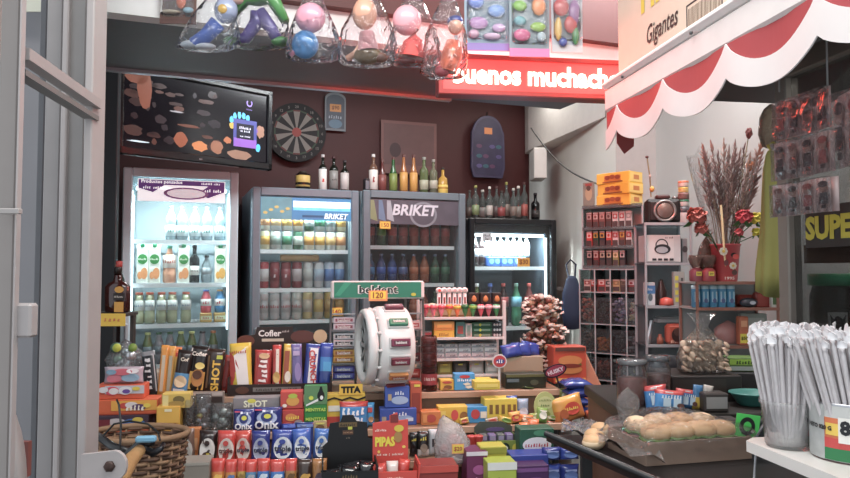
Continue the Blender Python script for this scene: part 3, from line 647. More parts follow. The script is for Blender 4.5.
mb = MB(); mb.prism([(x*.9, z*.92) for x, z in o_], -.022, -.02, M('2e2844', .5, n=.4, s=14)); mb.rect(0, .11, .06, .045, -.0225, M('c0702a', .5))
for i in range(9): mb.oval(-.07+.05*(i % 4), -.14+.07*(i//3), .022, .014, -.0225, M(('4a4070', '2a5460', '543050')[i % 3], .5))
mb.build('print', bp)
MB().tube([wallat(487, 112, 4.755), wallat(487, 124, 4.755)], .004, M('2a2020', .5)).build('strap', bp).matrix_parent_inverse = (Matrix.Translation(p) @ Matrix.Rotation(R(TW), 4, 'Z')).inverted()
# cable hanging on the white wall
pts = []
for i in range(15):
    t = i/14; px = 531+(608-531)*t; py = 128+(188-128)*t+18*math.sin(math.pi*min(1, t*1.0))*(.9-.4*t)
    pts.append(at(px, py, 4.55-1.35*t))
mb = MB(); mb.tube(pts, .0045, M('1c1a1a', .5), 6); mb.build('hanging_cable', None, None, 0, 'thin black cable sagging across the white passage wall', 'cable')
# blue jacket and dark thing in the passage
p = at(572, 300, 4.3); jk = E('hanging_bag', 'dark blue bag hanging in the white passage beside the black fridge', 'bag', (p.x, p.y, zat(330, 4.3)))
mb = MB(); mb.lathe([(0, 0), (.05, .01), (.065, .10), (.06, .22), (.035, .31), (.02, .33)], M('232c48', .7, bump=.6), 14, sy=.6); mb.build('body', jk)
MB().tube([(-.02, 0, .325), (-.03, .02, .40), (.0, .03, .43), (.03, .02, .40), (.02, 0, .325)], .006, M('1c2238', .7)).build('strap', jk)
# ================= red lit sign
SY = 8.0
def frame(px, Y, z, yaw): 
    p = at(px, 300, Y); return Matrix.Translation((p.x, Y, z)) @ Matrix.Rotation(R(yaw), 4, 'Z')
p = at(560, 300, 2.06); zc = zat(78, 2.06)
sg = E('led_sign', 'long red lit sign with glowing white lowercase letters above the shop opening', 'sign', (p.x, p.y, zc), SY)
mb = MB(); rc = M('c01410', .4, e=.55)
mb.box((0, .035, 0), (.72, .06, .115), M('8a1410', .4), .004)
for d in ((0, -.0, .0525, .72, .012), (0, 0, -.0525, .72, .012), (-.354, 0, 0, .012, .093), (.354, 0, 0, .012, .093)): mb.box((d[0], 0, d[2]), (d[3], .016, d[4]), M('b81c14', .4, e=.25))
mb.build('housing', sg)
MB().box((0, .004, 0), (.696, .003, .093), M('e01a10', .4, e=1.1, n=.05)).build('red_panel', sg)
mb = MB(); mb.text('buenos muchachos', -.048, .002, -.0, M('ffe2c8', .4, e=3.2, n=.02), w=.54, h=.062, bold=.04, t=.004); mb.build('lettering', sg)
MB().box((-.3, .05, .12), (.01, .01, .14), SILV).box((.3, .05, .12), (.01, .01, .14), SILV).build('hanger_bracket', sg)
for lx, e_ in ((-.2, 3.0), (.12, 3.0)):
    o = area('sign_glow', (lx, -.03, -.0), (lx, -1, -.35), .35, .08, e_*.45, (1, .08, .04)); o.parent = sg
    o = area('sign_glow', (lx, .09, -.05), (lx-.25, 1.6, -.35), .35, .08, e_*1.4, (1, .07, .04)); o.parent = sg
# ================= toy cards and bags hanging in front
def hangcard(px0, px1, y1, Y, label, base, strip, blobs, txt=None, ytop=-14):
    p = at((px0+px1)/2, y1, Y); w_ = (px1-px0)*Y/F; h = (y1-ytop)*Y/F
    t = E('hanging_toy_card', label, 'toy card', p, 4)
    mb = MB(); mb.box((0, 0, h/2), (w_, .004, h), M(base, .5, n=.15, s=14)); mb.rect(0, h*.06, w_, h*.12, -.0022, M(strip, .5))
    if txt: mb.text(txt, 0, h*.06, -.0030, M('f4f0f0', .5), w=w_*.7)
    mb.build('card', t)
    mb = MB()
    for (x, z, rx, rz, c) in blobs: mb.ball((x*w_, -.010, z*h), (rx*w_, .008, rz*h), M(c, .3), 10)
    mb.build('small_toys', t)
    mb = MB(); mb.box((0, -.013, h*.56), (w_*.92, .022, h*.80), G('f6f8fa', .06, .05, .9, bump=.25, s=30), .01); mb.build('clear_blister', t)
hangcard(464, 510, 51, 1.95, 'pastel green and lilac toy card, leftmost of three over the red sign', '8aa0b0', '8a70b8', [(-.25, .75, .18, .10, '4a70c0'), (.2, .62, .2, .10, '6a90c8'), (-.2, .42, .22, .10, 'b07ab0'), (.25, .35, .15, .07, 'c8a0c8'), (-.05, .9, .1, .05, '3a60b0'), (-.3, .25, .12, .07, 'd0a0b8'), (.1, .22, .2, .05, 'd8b8d0')])
hangcard(509, 550, 57, 1.93, 'colourful toy card with pink border, middle of three over the red sign', '8a98a0', 'd070a8', [(-.25, .72, .18, .08, '7ab030'), (.22, .72, .18, .14, 'd87a28'), (-.25, .5, .16, .07, '60a0a8'), (-.2, .3, .22, .09, 'c83a78'), (.2, .42, .2, .07, '90b838'), (.28, .28, .12, .07, 'b0c0c8'), (.05, .85, .12, .05, '5a8ac0')])
hangcard(551, 583, 53, 1.95, 'red and white toy card, rightmost of three over the red sign', 'b0b4bc', 'b8b8bc', [(-.2, .68, .26, .14, 'b03030'), (.22, .6, .2, .2, '8a5a8a'), (-.3, .35, .12, .18, 'd0a850'), (.1, .42, .22, .14, 'b83838'), (.25, .25, .12, .14, '4a8a58'), (-.15, .15, .14, .07, '4a5a9a'), (.38, .5, .05, .2, '404048')])
hangcard(160, 196, 24, 2.0, 'small orange and brown toy card at the top left of the opening', '6a4a40', '5a3a34', [(.1, .6, .14, .22, 'c85a2a'), (-.2, .3, .3, .05, 'b8a890'), (.3, .35, .15, .08, '8ab0c0')])
film = G('f2f4f6', .03, .05, 1.1, bump=.7, s=22)
def bag(px0, px1, y1, Y, label, seed, lean=0, ytop=-16):
    p = at((px0+px1)/2, y1, Y); w_ = (px1-px0)*Y/F; h = (y1-ytop)*Y/F
    rd = random.Random(seed); mb = MB(); prof = [(0, .002), (.36, 0), (.5, .06), (.49, .25), (.42, .45), (.30, .65), (.16, .85), (.05, .97), (.03, 1.0), (.06, 1.06), (.07, 1.1)]
    vs, fs, seg = [], [], 18
    for (r, z) in prof:
        for j in range(seg):
            a = 2*math.pi*j/seg; k = 1+rd.uniform(-.10, .10)
            vs.append((w_*r*k*math.cos(a)+lean*z*w_, .42*w_*r*k*math.sin(a), h*z+rd.uniform(-.02, .02)*h*(z > .05)))
    n = len(prof)
    fs = [(i*seg+j, i*seg+(j+1) % seg, (i+1)*seg+(j+1) % seg, (i+1)*seg+j) for i in range(n-1) for j in range(seg)]
    mb.add(vs, fs, film, True)
    b = mb.build('hanging_clear_bag', None, p, 0, label, 'bag')
    MB().lathe([(.008, 0), (.011, .004), (.008, .012)], M('d8d8dc', .5), 10, c=(lean*w_, 0, h*.985)).build('twist_tie', b)
    return p, w_, h
def toy(px, py, Y, label, parts):
    p = at(px, py, Y); t = E('hanging_toy', label, 'toy', p, 0); t.scale = (1.10, 1.0, 1.10)
    for nm, lst in parts:
        mb = MB()
        for it in lst:
            if it[0] == 'b': mb.ball(it[1], it[2], M(it[3], .3, coat=.3), 16)
            else: mb.tube(it[1], it[2], M(it[3], .3, coat=.3), 12)
        mb.build(nm, t)
    return t
bag(178, 238, 50, 1.78, 'clear bag with a blue and white toy, leftmost of the hanging bags', 1, .18)
toy(205, 46, 1.78, 'blue and white plastic rattle with a gold disc inside the leftmost bag', [('handle', [('t', [(-.03, 0, .006), (0, 0, .022), (.03, 0, .055)], [.013, .017, .02], '2450a8'), ('b', (-.036, 0, .003), (.022, .014, .010), 'd8dce0'), ('b', (.0, 0, -.002), (.026, .014, .009), 'dcdce0')]), ('head', [('b', (.048, 0, .085), (.028, .022, .032), '8a94b0'), ('b', (.075, 0, .115), (.016, .014, .016), 'c09a90')]), ('disc', [('b', (.045, -.018, .082), (.012, .006, .012), 'b08a30')])])
bag(228, 292, 48, 1.82, 'clear bag with a green and purple twisted toy, second from the left', 2, .0)
toy(258, 44, 1.82, 'green and purple twisted tube toy inside the second hanging bag', [('coil', [('t', [(-.055, 0, .012), (-.03, 0, .014), (-.005, 0, .05), (.0, 0, .075)], [.011, .014, .017, .02], '503c88'), ('t', [(.0, 0, .075), (.03, 0, .04), (.045, 0, .012)], [.02, .015, .013], '503c88')]), ('ring', [('t', [(-.06, 0, .075), (-.035, 0, .11), (0, 0, .12), (.035, 0, .11), (.065, 0, .055)], [.012, .018, .028, .018, .011], '4a8a48')]), ('foot', [('b', (-.06, 0, .008), (.024, .016, .011), '4f9048'), ('b', (.055, 0, .006), (.024, .016, .012), '4f9048')])])
bag(286, 342, 61, 1.78, 'clear bag with a blue and pink toy, third from the left', 3, -.05)
toy(305, 59, 1.78, 'blue ball toy with a pink top inside the third hanging bag', [('ball', [('b', (0, 0, .034), (.032, .026, .034), '2080c0')]), ('top', [('b', (.012, 0, .098), (.036, .026, .036), 'd890a4'), ('t', [(-.035, 0, .008), (-.022, 0, .02)], .006, 'd07a8c')])])
bag(338, 398, 66, 1.76, 'clear bag with a tan and brown toy, fourth from the left', 4, .02)
toy(368, 64, 1.76, 'tan maraca toy with a brown base inside the fourth hanging bag', [('base', [('b', (0, 0, .02), (.034, .022, .021), '7a6040'), ('b', (.028, 0, .015), (.018, .016, .012), '8a5a48'), ('t', [(-.05, 0, .012), (-.03, 0, .025), (-.018, 0, .042)], .007, 'd09a80')]), ('neck', [('t', [(0, 0, .03), (-.004, 0, .075)], [.026, .016], 'c88a90')]), ('head', [('b', (-.008, 0, .118), (.029, .022, .038), 'd09478')])])
bag(388, 442, 66, 1.76, 'clear bag with a pink and red toy, fifth from the left', 5, -.05)
toy(412, 62, 1.76, 'pink and red cone toy inside the fifth hanging bag', [('cone', [('t', [(.0, 0, .008), (.006, 0, .045), (.005, 0, .075)], [.034, .027, .012], 'e03830')]), ('top', [('b', (-.012, 0, .098), (.034, .025, .036), 'e89aa4')]), ('foot', [('b', (-.01, 0, .002), (.02, .014, .008), '8a2a28')])])
bag(420, 468, 78, 1.74, 'clear bag with an orange and blue toy, rightmost, hanging by the red sign', 6, .12)
toy(452, 76, 1.74, 'orange torch toy with blue knob inside the rightmost hanging bag', [('grip', [('t', [(-.01, 0, .01), (.0, 0, .05), (.005, 0, .08)], [.02, .024, .017], 'd85a28'), ('b', (-.022, 0, .012), (.018, .014, .014), 'c03040')]), ('knob', [('b', (.008, 0, .115), (.017, .015, .02), 'c8907a'), ('b', (.008, .004, .128), (.019, .016, .014), '303a80')])])
# ================= right hand stall: awning, roof box, glass case
KO, KA = Vector((.515, 1.716, 0)), math.degrees(math.atan2(-.616, .093))
KT = Matrix.Translation(KO) @ Matrix.Rotation(R(KA), 4, 'Z')
def K(u, y, z): return KT @ Vector((u, y, z))
def ku(px, y=0):
    """distance along the stall front of image column px, at offset y behind the front"""
    k = (px-425)/F; d = KT.to_3x3() @ Vector((1, 0, 0)); n = KT.to_3x3() @ Vector((0, 1, 0)); o = KO+n*y
    return (k*o.y-o.x)/(d.x-k*d.y)
def zk(py, px, y=0): return zat(py, K(ku(px, y), y, 0).y)
aw = E('awning', 'white stall awning with red scalloped valance and white trim', 'awning', K(0, 0, 1.874), KA)
u0, u1 = ku(607), 1.15
mb = MB(); mb.box(((u0+u1)/2, .012, .033), (u1-u0, .03, .062), M('e2dfdc', .45), .006); mb.box(((u0+u1)/2, .0, .074), (u1-u0, .028, .022), M('eeecea', .4), .009)
for i in range(4): mb.ball((u0+.14+i*.33, -.014, .062), .004, M('4a4a4c', .5), 8)
mb.build('fascia', aw)
mb = MB(); mb.box(((u0+u1)/2, .34, .055), (u1-u0, .62, .018), M('2a2b2e', .6)); mb.build('roof_panel', aw)
cusp = [(1.716-Y)/.989 for Y in (2.041, 1.798, 1.554, 1.310, 1.067, .823, .58)]
red, wht = M('a8343a', .6, n=.08, s=12, bump=.2), M('e4dedc', .6, n=.04, bump=.2, s=20)
mr, mw = MB(), MB()
for a, b in zip(cusp[:-1], cusp[1:]):
    n = 18; lo = max(a, u0); hi = min(b, u1)
    if hi <= lo: continue
    def curve(u, zc_, zl): t = (u-a)/(b-a); return zc_+(zl-zc_)*math.sin(math.pi*t)**.75
    us = [lo+(hi-lo)*i/n for i in range(n+1)]
    for q0, q1 in zip(us[:-1], us[1:]):
        w0, w1 = .004*math.sin(q0*26), .004*math.sin(q1*26)
        def quad(m_, z0a, z0b, z1a, z1b, yo):
            vs = [(q0, w0-yo, z0a), (q1, w1-yo, z0b), (q1, w1-yo, z1b), (q0, w0-yo, z1a)]
            vs += [(x, y+.003, z) for x, y, z in vs]
            m_.add(vs, [(0,1,2,3),(7,6,5,4),(0,4,5,1),(3,2,6,7),(1,5,6,2),(0,3,7,4)], mm, False)
        mm = red; quad(mr, curve(q0, -.005, -.056), curve(q1, -.005, -.056), 0.004, 0.004, 0)
        mm = wht; quad(mw, curve(q0, -.062, -.103), curve(q1, -.062, -.103), curve(q0, .004, -.054), curve(q1, .004, -.054), .004)
mr.build('valance', aw); mw.build('valance_trim', aw)
MB().prism([(.0, 0), (.05, 0), (.045, -.09), (.02, -.11), (.0, -.08)], -.002, .002, M('8a2422', .6)).build('valance_return', aw, (u0+.004, .03, 0), 80)
bx = E('cardboard_box', 'big cream cardboard box with brown script and barcode standing on the stall roof', 'box', K(0, .035, 1.96), KA)
b0, b1 = ku(621, .035), 1.0
mb = MB(); mb.box(((b0+b1)/2, .2, .17), (b1-b0, .4, .34), M('d8c8b4', .7, n=.05)); mb.build('carton', bx)
ul = lambda px: ku(px, .035)
def bz(px, py): return zk(py, px, .035)-1.96
mb = MB(); ink = M('3a3634', .6)
uc = (ul(651)+ul(681))/2; mb.text('Gigantes', uc, bz(667, 25)-.005, -.0008, ink, w=ul(682)-ul(650), h=.062, bold=.012, sh=.15)
uc = (ul(645)+ul(682))/2; mb.text('PIPAS', uc+.03, bz(662, -3)+.03, -.0008, M('d8c838', .6), w=.24, h=.085, bold=.04)
uc = (ul(691)+ul(727))/2; wl = ul(727)-ul(691); zb = bz(708, 11)
for dz in (-.035, .035): mb.rect(uc, zb+dz, wl, .004, 0, ink)
for du in (-.5, .5): mb.rect(uc+du*wl, zb, .004, .074, 0, ink)
for i in range(22): mb.rect(uc-wl*.44+i*wl*.042, zb, .0018+.0018*((i*7) % 3 == 0), .052, 0, M('7a6a5a', .6))
mb.text('DE GIRASOL TOSTADAS Y SALADO', (ul(650)+ul(686))/2, bz(668, 46), -.0006, M('6a6058', .6), w=.16, h=.011)
mb.rect(.72, zb+.02, .14, .11, 0, ink); mb.rect(.72, zb+.02, .13, .10, -.0006, M('d8c8b4', .7))
mb.build('print', bx)
# glass case under the awning
yc = .12; gc = E('glass_case', 'grey framed glass case under the awning with yellow capital lettering', 'case', K(0, yc, 1.17), KA)
ca, cb_ = ku(779, yc), 1.05; zt = 1.86-1.17
fmm = M('6c655e', .5, n=.12)
mb = MB(); mb.box((ca+.016, .012, zt/2), (.032, .03, zt), fmm, .003); mb.box((cb_-.015, .012, zt/2), (.03, .03, zt), fmm, .003)
mb.box(((ca+cb_)/2, .012, .035), (cb_-ca-.06, .03, .07), M('4a4642', .5), .003); mb.box(((ca+cb_)/2, .012, zt-.02), (cb_-ca-.06, .03, .04), fmm, .003)
mb.box((ca+.016, .44, zt/2), (.032, .03, zt), fmm, .003)
mb.build('frame', gc)
mb = MB(); mb.box(((ca+cb_)/2, .47, zt/2), (cb_-ca, .012, zt), M('4a3028', .6, n=.25, s=6)); mb.build('back_panel', gc)
mb = MB(); mb.box(((ca+cb_)/2, .24, .082), (cb_-ca, .43, .018), M('3c3430', .5)); mb.box(((ca+cb_)/2, .24, zt+.004), (cb_-ca, .43, .008), M('222224', .6)); mb.build('shelf', gc)
mb = MB(); mb.box(((ca+cb_)/2, .012, zt/2+.02), (cb_-ca-.066, .004, zt-.12), G('dadcdc', .10, .06, .4, body='4a4644')); mb.build('glass', gc)
us_, ue = ku(804, yc), ku(850, yc); zz = zk(227, 826, yc)-1.17
mb = MB(); mb.box(((ca+cb_)/2+.02, .006, zz+.002), (cb_-ca-.10, .002, .075), M('2c2e2c', .5)); mb.text('SUPER', us_+(ue-us_)*.66, zz, .0045, M('b8b028', .5, n=.15), w=(ue-us_)*1.32, h=.044, bold=.05); mb.build('lettering', gc)
mb = MB(); mb.box(((ca+cb_)/2, .03, zk(253, 825, yc)-1.17), (cb_-ca-.07, .006, .035), M('6a4634', .6, n=.3, s=14)); mb.build('wood_rail', gc)
pj = K(ku(831, yc+.1)+.0, yc+.10, 1.17+.092); jr = E('candy_jar', 'glass jar with green lid and a white picture label inside the case', 'jar', pj)
hj = .168
MB().lathe([(.036, 0), (.040, .004), (.040, hj*.8), (.034, hj*.93), (.034, hj*.95)], G('8a9490', .35, .1, .6, body='3c302a'), 20).build('body', jr)
MB().lathe([(.041, hj*.94), (.042, hj*.95), (.042, hj*1.07), (.038, hj*1.08)], M('1c8a5c', .4, e=.0), 20).build('lid', jr)
mb = MB(); mb.box((-.008, -.0415, hj*.46), (.034, .002, .062), M('a8a8a4', .5)); mb.oval(-.008, hj*.52, .009, .014, -.0430, M('1c1c20', .5)); mb.prism([(-.022, hj*.62), (-.008, hj*.5), (.006, hj*.62), (.0, hj*.4), (-.018, hj*.42)], -.0445, -.043, M('24242a', .5)); mb.text('café', -.008, hj*.26, -.0430, M('404044', .5), w=.022); l = mb.build('picture_label', jr); l.rotation_euler.z = R(-8)
# sticker sheets
def sheet(px0, px1, yt, yb, label, seed, yo=.07, n=4):
    a, b = ku(px0, yo), ku(px1, yo); pm = (px0+px1)/2; z0, z1 = zk(yb, pm, yo), zk(yt, pm, yo); w_, h = b-a, z1-z0
    t = E('hanging_sticker_strip', label, 'sticker sheet', K((a+b)/2, yo+.0, z0), KA+2)
    mb = MB(); nn = 12
    for i in range(nn):
        x0, x1 = -w_/2+w_*i/nn, -w_/2+w_*(i+1)/nn; f = lambda x: .006*math.sin(x*60+seed)
        vs = [(x0, f(x0), 0), (x1, f(x1), 0), (x1, f(x1), h), (x0, f(x0), h)]; vs += [(x, y+.0015, z) for x, y, z in vs]
        mb.add(vs, [(0,1,2,3),(7,6,5,4),(0,4,5,1),(3,2,6,7),(1,5,6,2),(0,3,7,4)], M('a89290', .35, n=.1), True)
    mb.build('backing', t)
    rd = random.Random(seed)
    for k in range(n):
        x = -w_/2+w_*(k+.5)/n; mb = MB(); y = -.0075; c = ('2a2228', '8a3030', '28222a', '6a3a34')[(k+seed) % 4]
        mb.oval(x, h*.70, w_/n*.28, h*.13, y, M('8a6a60', .5)); mb.oval(x, h*.80, w_/n*.30, h*.09, y-.0009, M(c, .5))
        mb.prism([(x-w_/n*.2, h*.55), (x+w_/n*.2, h*.55), (x+w_/n*.28, h*.22), (x-w_/n*.28, h*.22)], y-.0012, y, M(c, .5))
        mb.rect(x, h*.15, w_/n*.3, h*.1, y, M('2c282c', .5))
        mb.build('sticker', t)
    MB().box((0, -.011, h*.5), (w_*1.03, .001, h*1.04), G('f4f2f2', .04, .12, .5, bump=.15, s=30, body='a8a4a4')).build('clear_sleeve', t)
sheet(782, 836, 95, 134, 'top strip of sleeved round stickers hanging under the awning', 1)
sheet(780, 836, 137, 176, 'middle strip of sleeved round stickers hanging under the awning', 2, yo=.068)
sheet(778, 836, 181, 214, 'lowest strip of sleeved stickers with one red one, hanging under awning', 3, yo=.064)
sheet(840, 868, 92, 166, 'tall dark sticker strip at the right picture edge under the awning', 4, n=2)
MB().tube([K(ku(783, .07), .07, 1.855), K(ku(783, .07), .07, zk(92, 783, .07))], .0015, M('8a8a8a', .4)).tube([K(ku(832, .07), .07, 1.855), K(ku(832, .07), .07, zk(92, 832, .07))], .0015, M('8a8a8a', .4)).tube([K(ku(780, .07), .07, 1.855), K(ku(836, .07), .07, 1.855)], .004, M('5a5a5a', .4)).build('sticker_hanging_rail', None, None, 0, 'thin grey wire rail the sticker strips hang from', 'rail')
# yellow green cloth
p = at(771, 294, 1.62); ct = E('hanging_cloth', 'yellow green cloth hanging beside the glass case', 'cloth', p)
hh = (294-150)*1.62/F
prof = [(.0, 0), (.031, .004), (.035, .05), (.029, .14), (.023, .22), (.017, .29), (.011, hh-.01), (.006, hh)]
vs, fs, seg = [], [], 28
for (r, z) in prof:
    for j in range(seg):
        a = 2*math.pi*j/seg; k = 1+.16*math.sin(a*5+z*9)
        vs.append((r*k*math.cos(a)+.012*z/hh+.006*math.sin(z*14), .7*r*k*math.sin(a), z+(.012*math.sin(a) if z < .01 and r else 0)))
n = len(prof)
fs = [(i*seg+j, i*seg+(j+1) % seg, (i+1)*seg+(j+1) % seg, (i+1)*seg+j) for i in range(n-1) for j in range(seg)]
MB().add(vs, fs, M('8c8a46', .8, n=.12, s=12, bump=.3), True).build('drape', ct)
MB().tube([(.012, 0, hh-.01), (.0, 0, hh+.012), (.012, 0, hh+.02), (.024, 0, hh+.008), (.014, 0, hh-.01)], .003, M('b0a840', .7)).tube([(.018, 0, hh+.01), (.04, .0, hh+.06), (.06, .0, hh+.20)], .002, M('7a7a7a', .4)).build('hook_loop', ct)
p = at(772, 150, 1.66); MB().lathe([(0, 0), (.022, .01), (.030, .04), (.026, .08), (.016, .10), (.004, .11)], G('b8b0a4', .35, .1, .8, bump=.5, body='8a8074'), 16).build('hanging_clear_pouch', None, (p.x, p.y, p.z), 0, 'crumpled clear pouch hanging above the yellow green cloth', 'bag')
# ledge with straws
sl = E('counter_ledge', 'white laminated ledge at lower right holding the wrapped straws', 'counter', K(0, 0, 1.16), KA)
s0 = .49
o_ = [(s0+.02, -.045), (1.35, -.045), (1.35, .30), (s0, .30), (s0, -.02)]
vs = [(x, y, -.018) for x, y in o_]+[(x, y, 0) for x, y in o_]; n = 5
MB().add(vs, [tuple(reversed(range(n))), tuple(range(n, 2*n))]+[(i, (i+1) % n, n+(i+1) % n, n+i) for i in range(n)], M('e4e0da', .35, n=.03)).build('top', sl)
MB().box(((s0+1.35)/2+.1, .0, -.20), (.70, .02, .36), M('1c1c1e', .6)).box((s0+.2, .0, -.77), (.04, .04, .78), M('1c1c1e', .6)).box((1.28, 0, -.77), (.04, .04, .78), M('1c1c1e', .6)).box((s0+.2, .26, -.59), (.04, .04, 1.14), M('1c1c1e', .6)).box((1.28, .26, -.59), (.04, .04, 1.14), M('1c1c1e', .6)).build('base', sl)
pc = at(785, 300, 1.165); cp = E('plastic_cup', 'clear plastic cup crammed with white paper-wrapped straws', 'cup', (pc.x, pc.y, 1.161))
MB().lathe([(0, .0), (.033, 0), (.035, .004), (.0405, .068), (.0435, .070), (.0435, .076), (.041, .076), (.0395, .068), (.034, .006), (0, .004)], G('ffffff', .14, .1, .6, body='f0f0f0'), 28).build('cup_body', cp)
pt = at(850, 300, 1.10); tn = E('straw_tin', 'round tin with red, yellow and green wrap holding straws, right picture edge', 'tin', (pt.x, pt.y, 1.161), -28)
hT = .088; rT = .060
m1, m2, m3, m4 = M('c8c8c4', .4), M('d86a28', .45), M('c82c24', .45), M('1f7a44', .45)
MB().lathe([(0, .001), (rT-.003, 0, SILV), (rT, .003, m4), (rT, .02, m3), (rT, .034, m2), (rT, .066, m1), (rT, hT-.004, SILV), (rT+.001, hT), (rT-.003, hT), (rT-.003, .01), (0, .008)], m2, 40).build('tin_body', tn)
l = MB()
def cyl_patch(l, r, a0, a1, z0, z1, m, n=10):
    vs = []
    for i in range(n+1):
        a = R(a0+(a1-a0)*i/n); vs += [(r*math.sin(a), -r*math.cos(a), z0), (r*math.sin(a), -r*math.cos(a), z1)]
    l.add(vs, [(2*i, 2*i+2, 2*i+3, 2*i+1) for i in range(n)], m, True)
cyl_patch(l, rT+.0006, -95, -42, .002, hT-.004, M('b0b2b0', .4, n=.25, s=60)); cyl_patch(l, rT+.0008, -40, -22, .04, .058, M('e8c038', .4))
cyl_patch(l, rT+.0008, -42, 40, .003, .021, M('1f7a44', .45)); cyl_patch(l, rT+.0008, -42, -20, .021, .036, m3)
def cyl_text(l, s_, r, ac, zc_, h, m, wid=None):
    vs, fs, asp = textmesh(s_, .05); kx = (wid or h*asp)/asp
    l.add([(r*math.sin(R(ac)+a*kx/r), -r*math.cos(R(ac)+a*kx/r), zc_+c*h) for a, b, c in vs], fs, m)
cyl_patch(l, rT+.0010, -22, 40, .030, .068, M('e8e4dc', .4)); cyl_text(l, '8o', rT+.0018, -6, .053, .022, M('1c1c20', .4)); cyl_text(l, 'Durazno', rT+.0018, 16, .036, .011, M('c82c24', .4))
cyl_text(l, 'CONT. NETO 820 G', rT+.0018, -66, .05, .007, M('303030', .4)); 
l.build('wrap_label', tn)
def straws(center, n, rad, spread, L, lab, grp, seed, leanx=0, leany=0, zb=.008):
    rd = random.Random(seed); proto = None
    pap = M('cfc9ca', .75, n=.16, s=60, bump=.5); tip = M('e8e6e8', .7)
    for i in range(n):
        a = i*2.39996; rr = rad*math.sqrt((i+.5)/n)
        bx_, by_ = rr*math.cos(a), rr*math.sin(a)
        d = Vector((bx_/rad*spread+leanx+rd.uniform(-.03, .03), by_/rad*spread+leany+rd.uniform(-.03, .03), 1)).normalized()
        if proto is None:
            mb = MB(); w2 = .0030
            zz = [0, .3, .6, .88, .93, .965, 1.0]
            pts = [(0, 0, L*z) for z in zz]
            mb.tube(pts, [w2*.9, w2, w2, w2, w2*1.0, w2*.6, w2*1.2], pap, 6)
            proto = mb.build('wrapped_straw'); o = proto
            MB().add([(-.006, -.001, L), (.006, .001, L), (.0075, 0, L*1.05), (-.001, .002, L*1.065), (-.0065, .001, L*1.045)]+[(-.006, .0, L), (.006, .002, L), (.0075, .001, L*1.05), (-.001, .003, L*1.065), (-.0065, .002, L*1.045)], [(0,1,2,3,4),(9,8,7,6,5),(0,5,6,1),(1,6,7,2),(2,7,8,3),(3,8,9,4),(4,9,5,0)], tip).build('paper_tip', o)
        else: o = dup(proto)
        o.location = Vector(center)+Vector((bx_*.8, by_*.8, zb))
        q = d.to_track_quat('Z', 'Y').to_euler(); o.rotation_euler = (q.x, q.y, rd.uniform(-1, 1)+q.z) if False else q
        s_ = rd.uniform(.93, 1.05); o.scale = (1.15, 1.15, s_)
        tag(o, lab, 'straw', grp)
straws((pc.x, pc.y, 1.161), 150, .0325, .20, .178, 'white paper-wrapped straw standing in the clear plastic cup', 'wrapped straws in the cup', 3, zb=.006)
straws((pt.x, pt.y, 1.161), 125, .052, .14, .175, 'white paper-wrapped straw leaning in the colourful tin', 'wrapped straws in the tin', 5, leanx=-.18, zb=.012)
# ================= candy display in steps
DW = 8.0
TD = {'A': (1.0325, 2.42), 'B': (.947, 2.27), 'C': (.880, 2.13), 'D': (.815, 1.98)}
O0 = Vector((0, 0)); DC, DS = math.cos(R(DW)), math.sin(R(DW))
st = E('display_stand', 'stepped wooden counter display crowded with sweets', 'display stand', (0, 2.27, 0), DW)
wood, wedge = M('8a6a50', .6, n=.15, s=10), M('b8957a', .55, n=.12, s=14)
xl, xr = -1.13, .50
for k, dep in (('A', .72), ('B', .16), ('C', .16), ('D', .16)):
    z, e = TD[k]; y0 = (e-2.27)*DC
    xr2 = .50 if k in 'AB' else .34
    MB().box(((xl+xr2)/2, y0+dep/2, z-.009), (xr2-xl, dep, .018), wood).box(((xl+xr2)/2, y0-.004, z-.011), (xr2-xl, .008, .022), wedge, .002).build('shelf_board', st)
    if k != 'A': MB().box(((xl+xr2)/2, y0+.148, z+.03), (xr2-xl, .008, .07), M('5a4636', .6)).build('riser', st)
MB().box(((xl+.34)/2, (1.98-2.27)*DC+.02, .40), (.34-xl, .02, .79), M('6a5a4c', .6)).box((xl+.01, .1, .48), (.02, .6, .96), wood).box((.33, .25, .48), (.02, .7, .96), wood).build('cabinet_front', st)

def slot(px0, px1, yt, tier, dy=.03):
    z, e = TD[tier] if isinstance(tier, str) else tier
    pc = (px0+px1)/2; P = onp(pc, e+dy, DW, z); base = 270-(z-CAMZ)*F/P.y
    # exact row of the base
    lo = P; 
    for _ in range(2): pass
    w_ = (onp(px1, e+dy, DW)-onp(px0, e+dy, DW)).length
    h = zat(yt, P.y)-z
    return Vector((P.x, P.y, z+.001)), w_, h
def deco(mb, w_, h, yf, items):
    k = 0
    for it in items:
        k += 1; y = yf-.0005-.0007*k
        t = it[0]; m = M(it[-1], .45) if isinstance(it[-1], str) else it[-1]
        if t == 'r': mb.rect(it[1]*w_, it[2]*h, it[3]*w_, it[4]*h, y, m)
        elif t == 'o': mb.oval(it[1]*w_, it[2]*h, it[3]*w_, it[4]*h, y, m, 16)
        elif t == 't': mb.text(it[1], it[2]*w_, it[3]*h, y, m, w=it[4]*w_, h=(it[5]*h if len(it) > 6 else None), bold=.035)
        elif t == 'v': mb.text(it[1], it[2]*w_, it[3]*h, y, m, w=it[4]*h, h=it[5]*w_, bold=.035, rot=it[6] if len(it) > 7 else 90)
        elif t == 'p': mb.prism([(x*w_, z*h) for x, z in it[1]], y-.0006, y, m)
def carton(px0, px1, yt, tier, col, name, label, items, dy=.03, d=.06, cat='box', lean=0, group=None, rz=0, rough=.45, hh=None, zoff=0):
    loc, w_, h = slot(px0, px1, yt, tier, dy)
    if hh: h = hh
    mb = MB(); mb.box((0, d/2, h/2), (w_-.002, d, h), M(col, rough, n=.07, s=20), .0015)
    deco(mb, w_, h, 0, items); loc.z += zoff
    o = mb.build(name, None, loc, DW+rz, label, cat, group); o.rotation_euler.x = R(-lean); return o
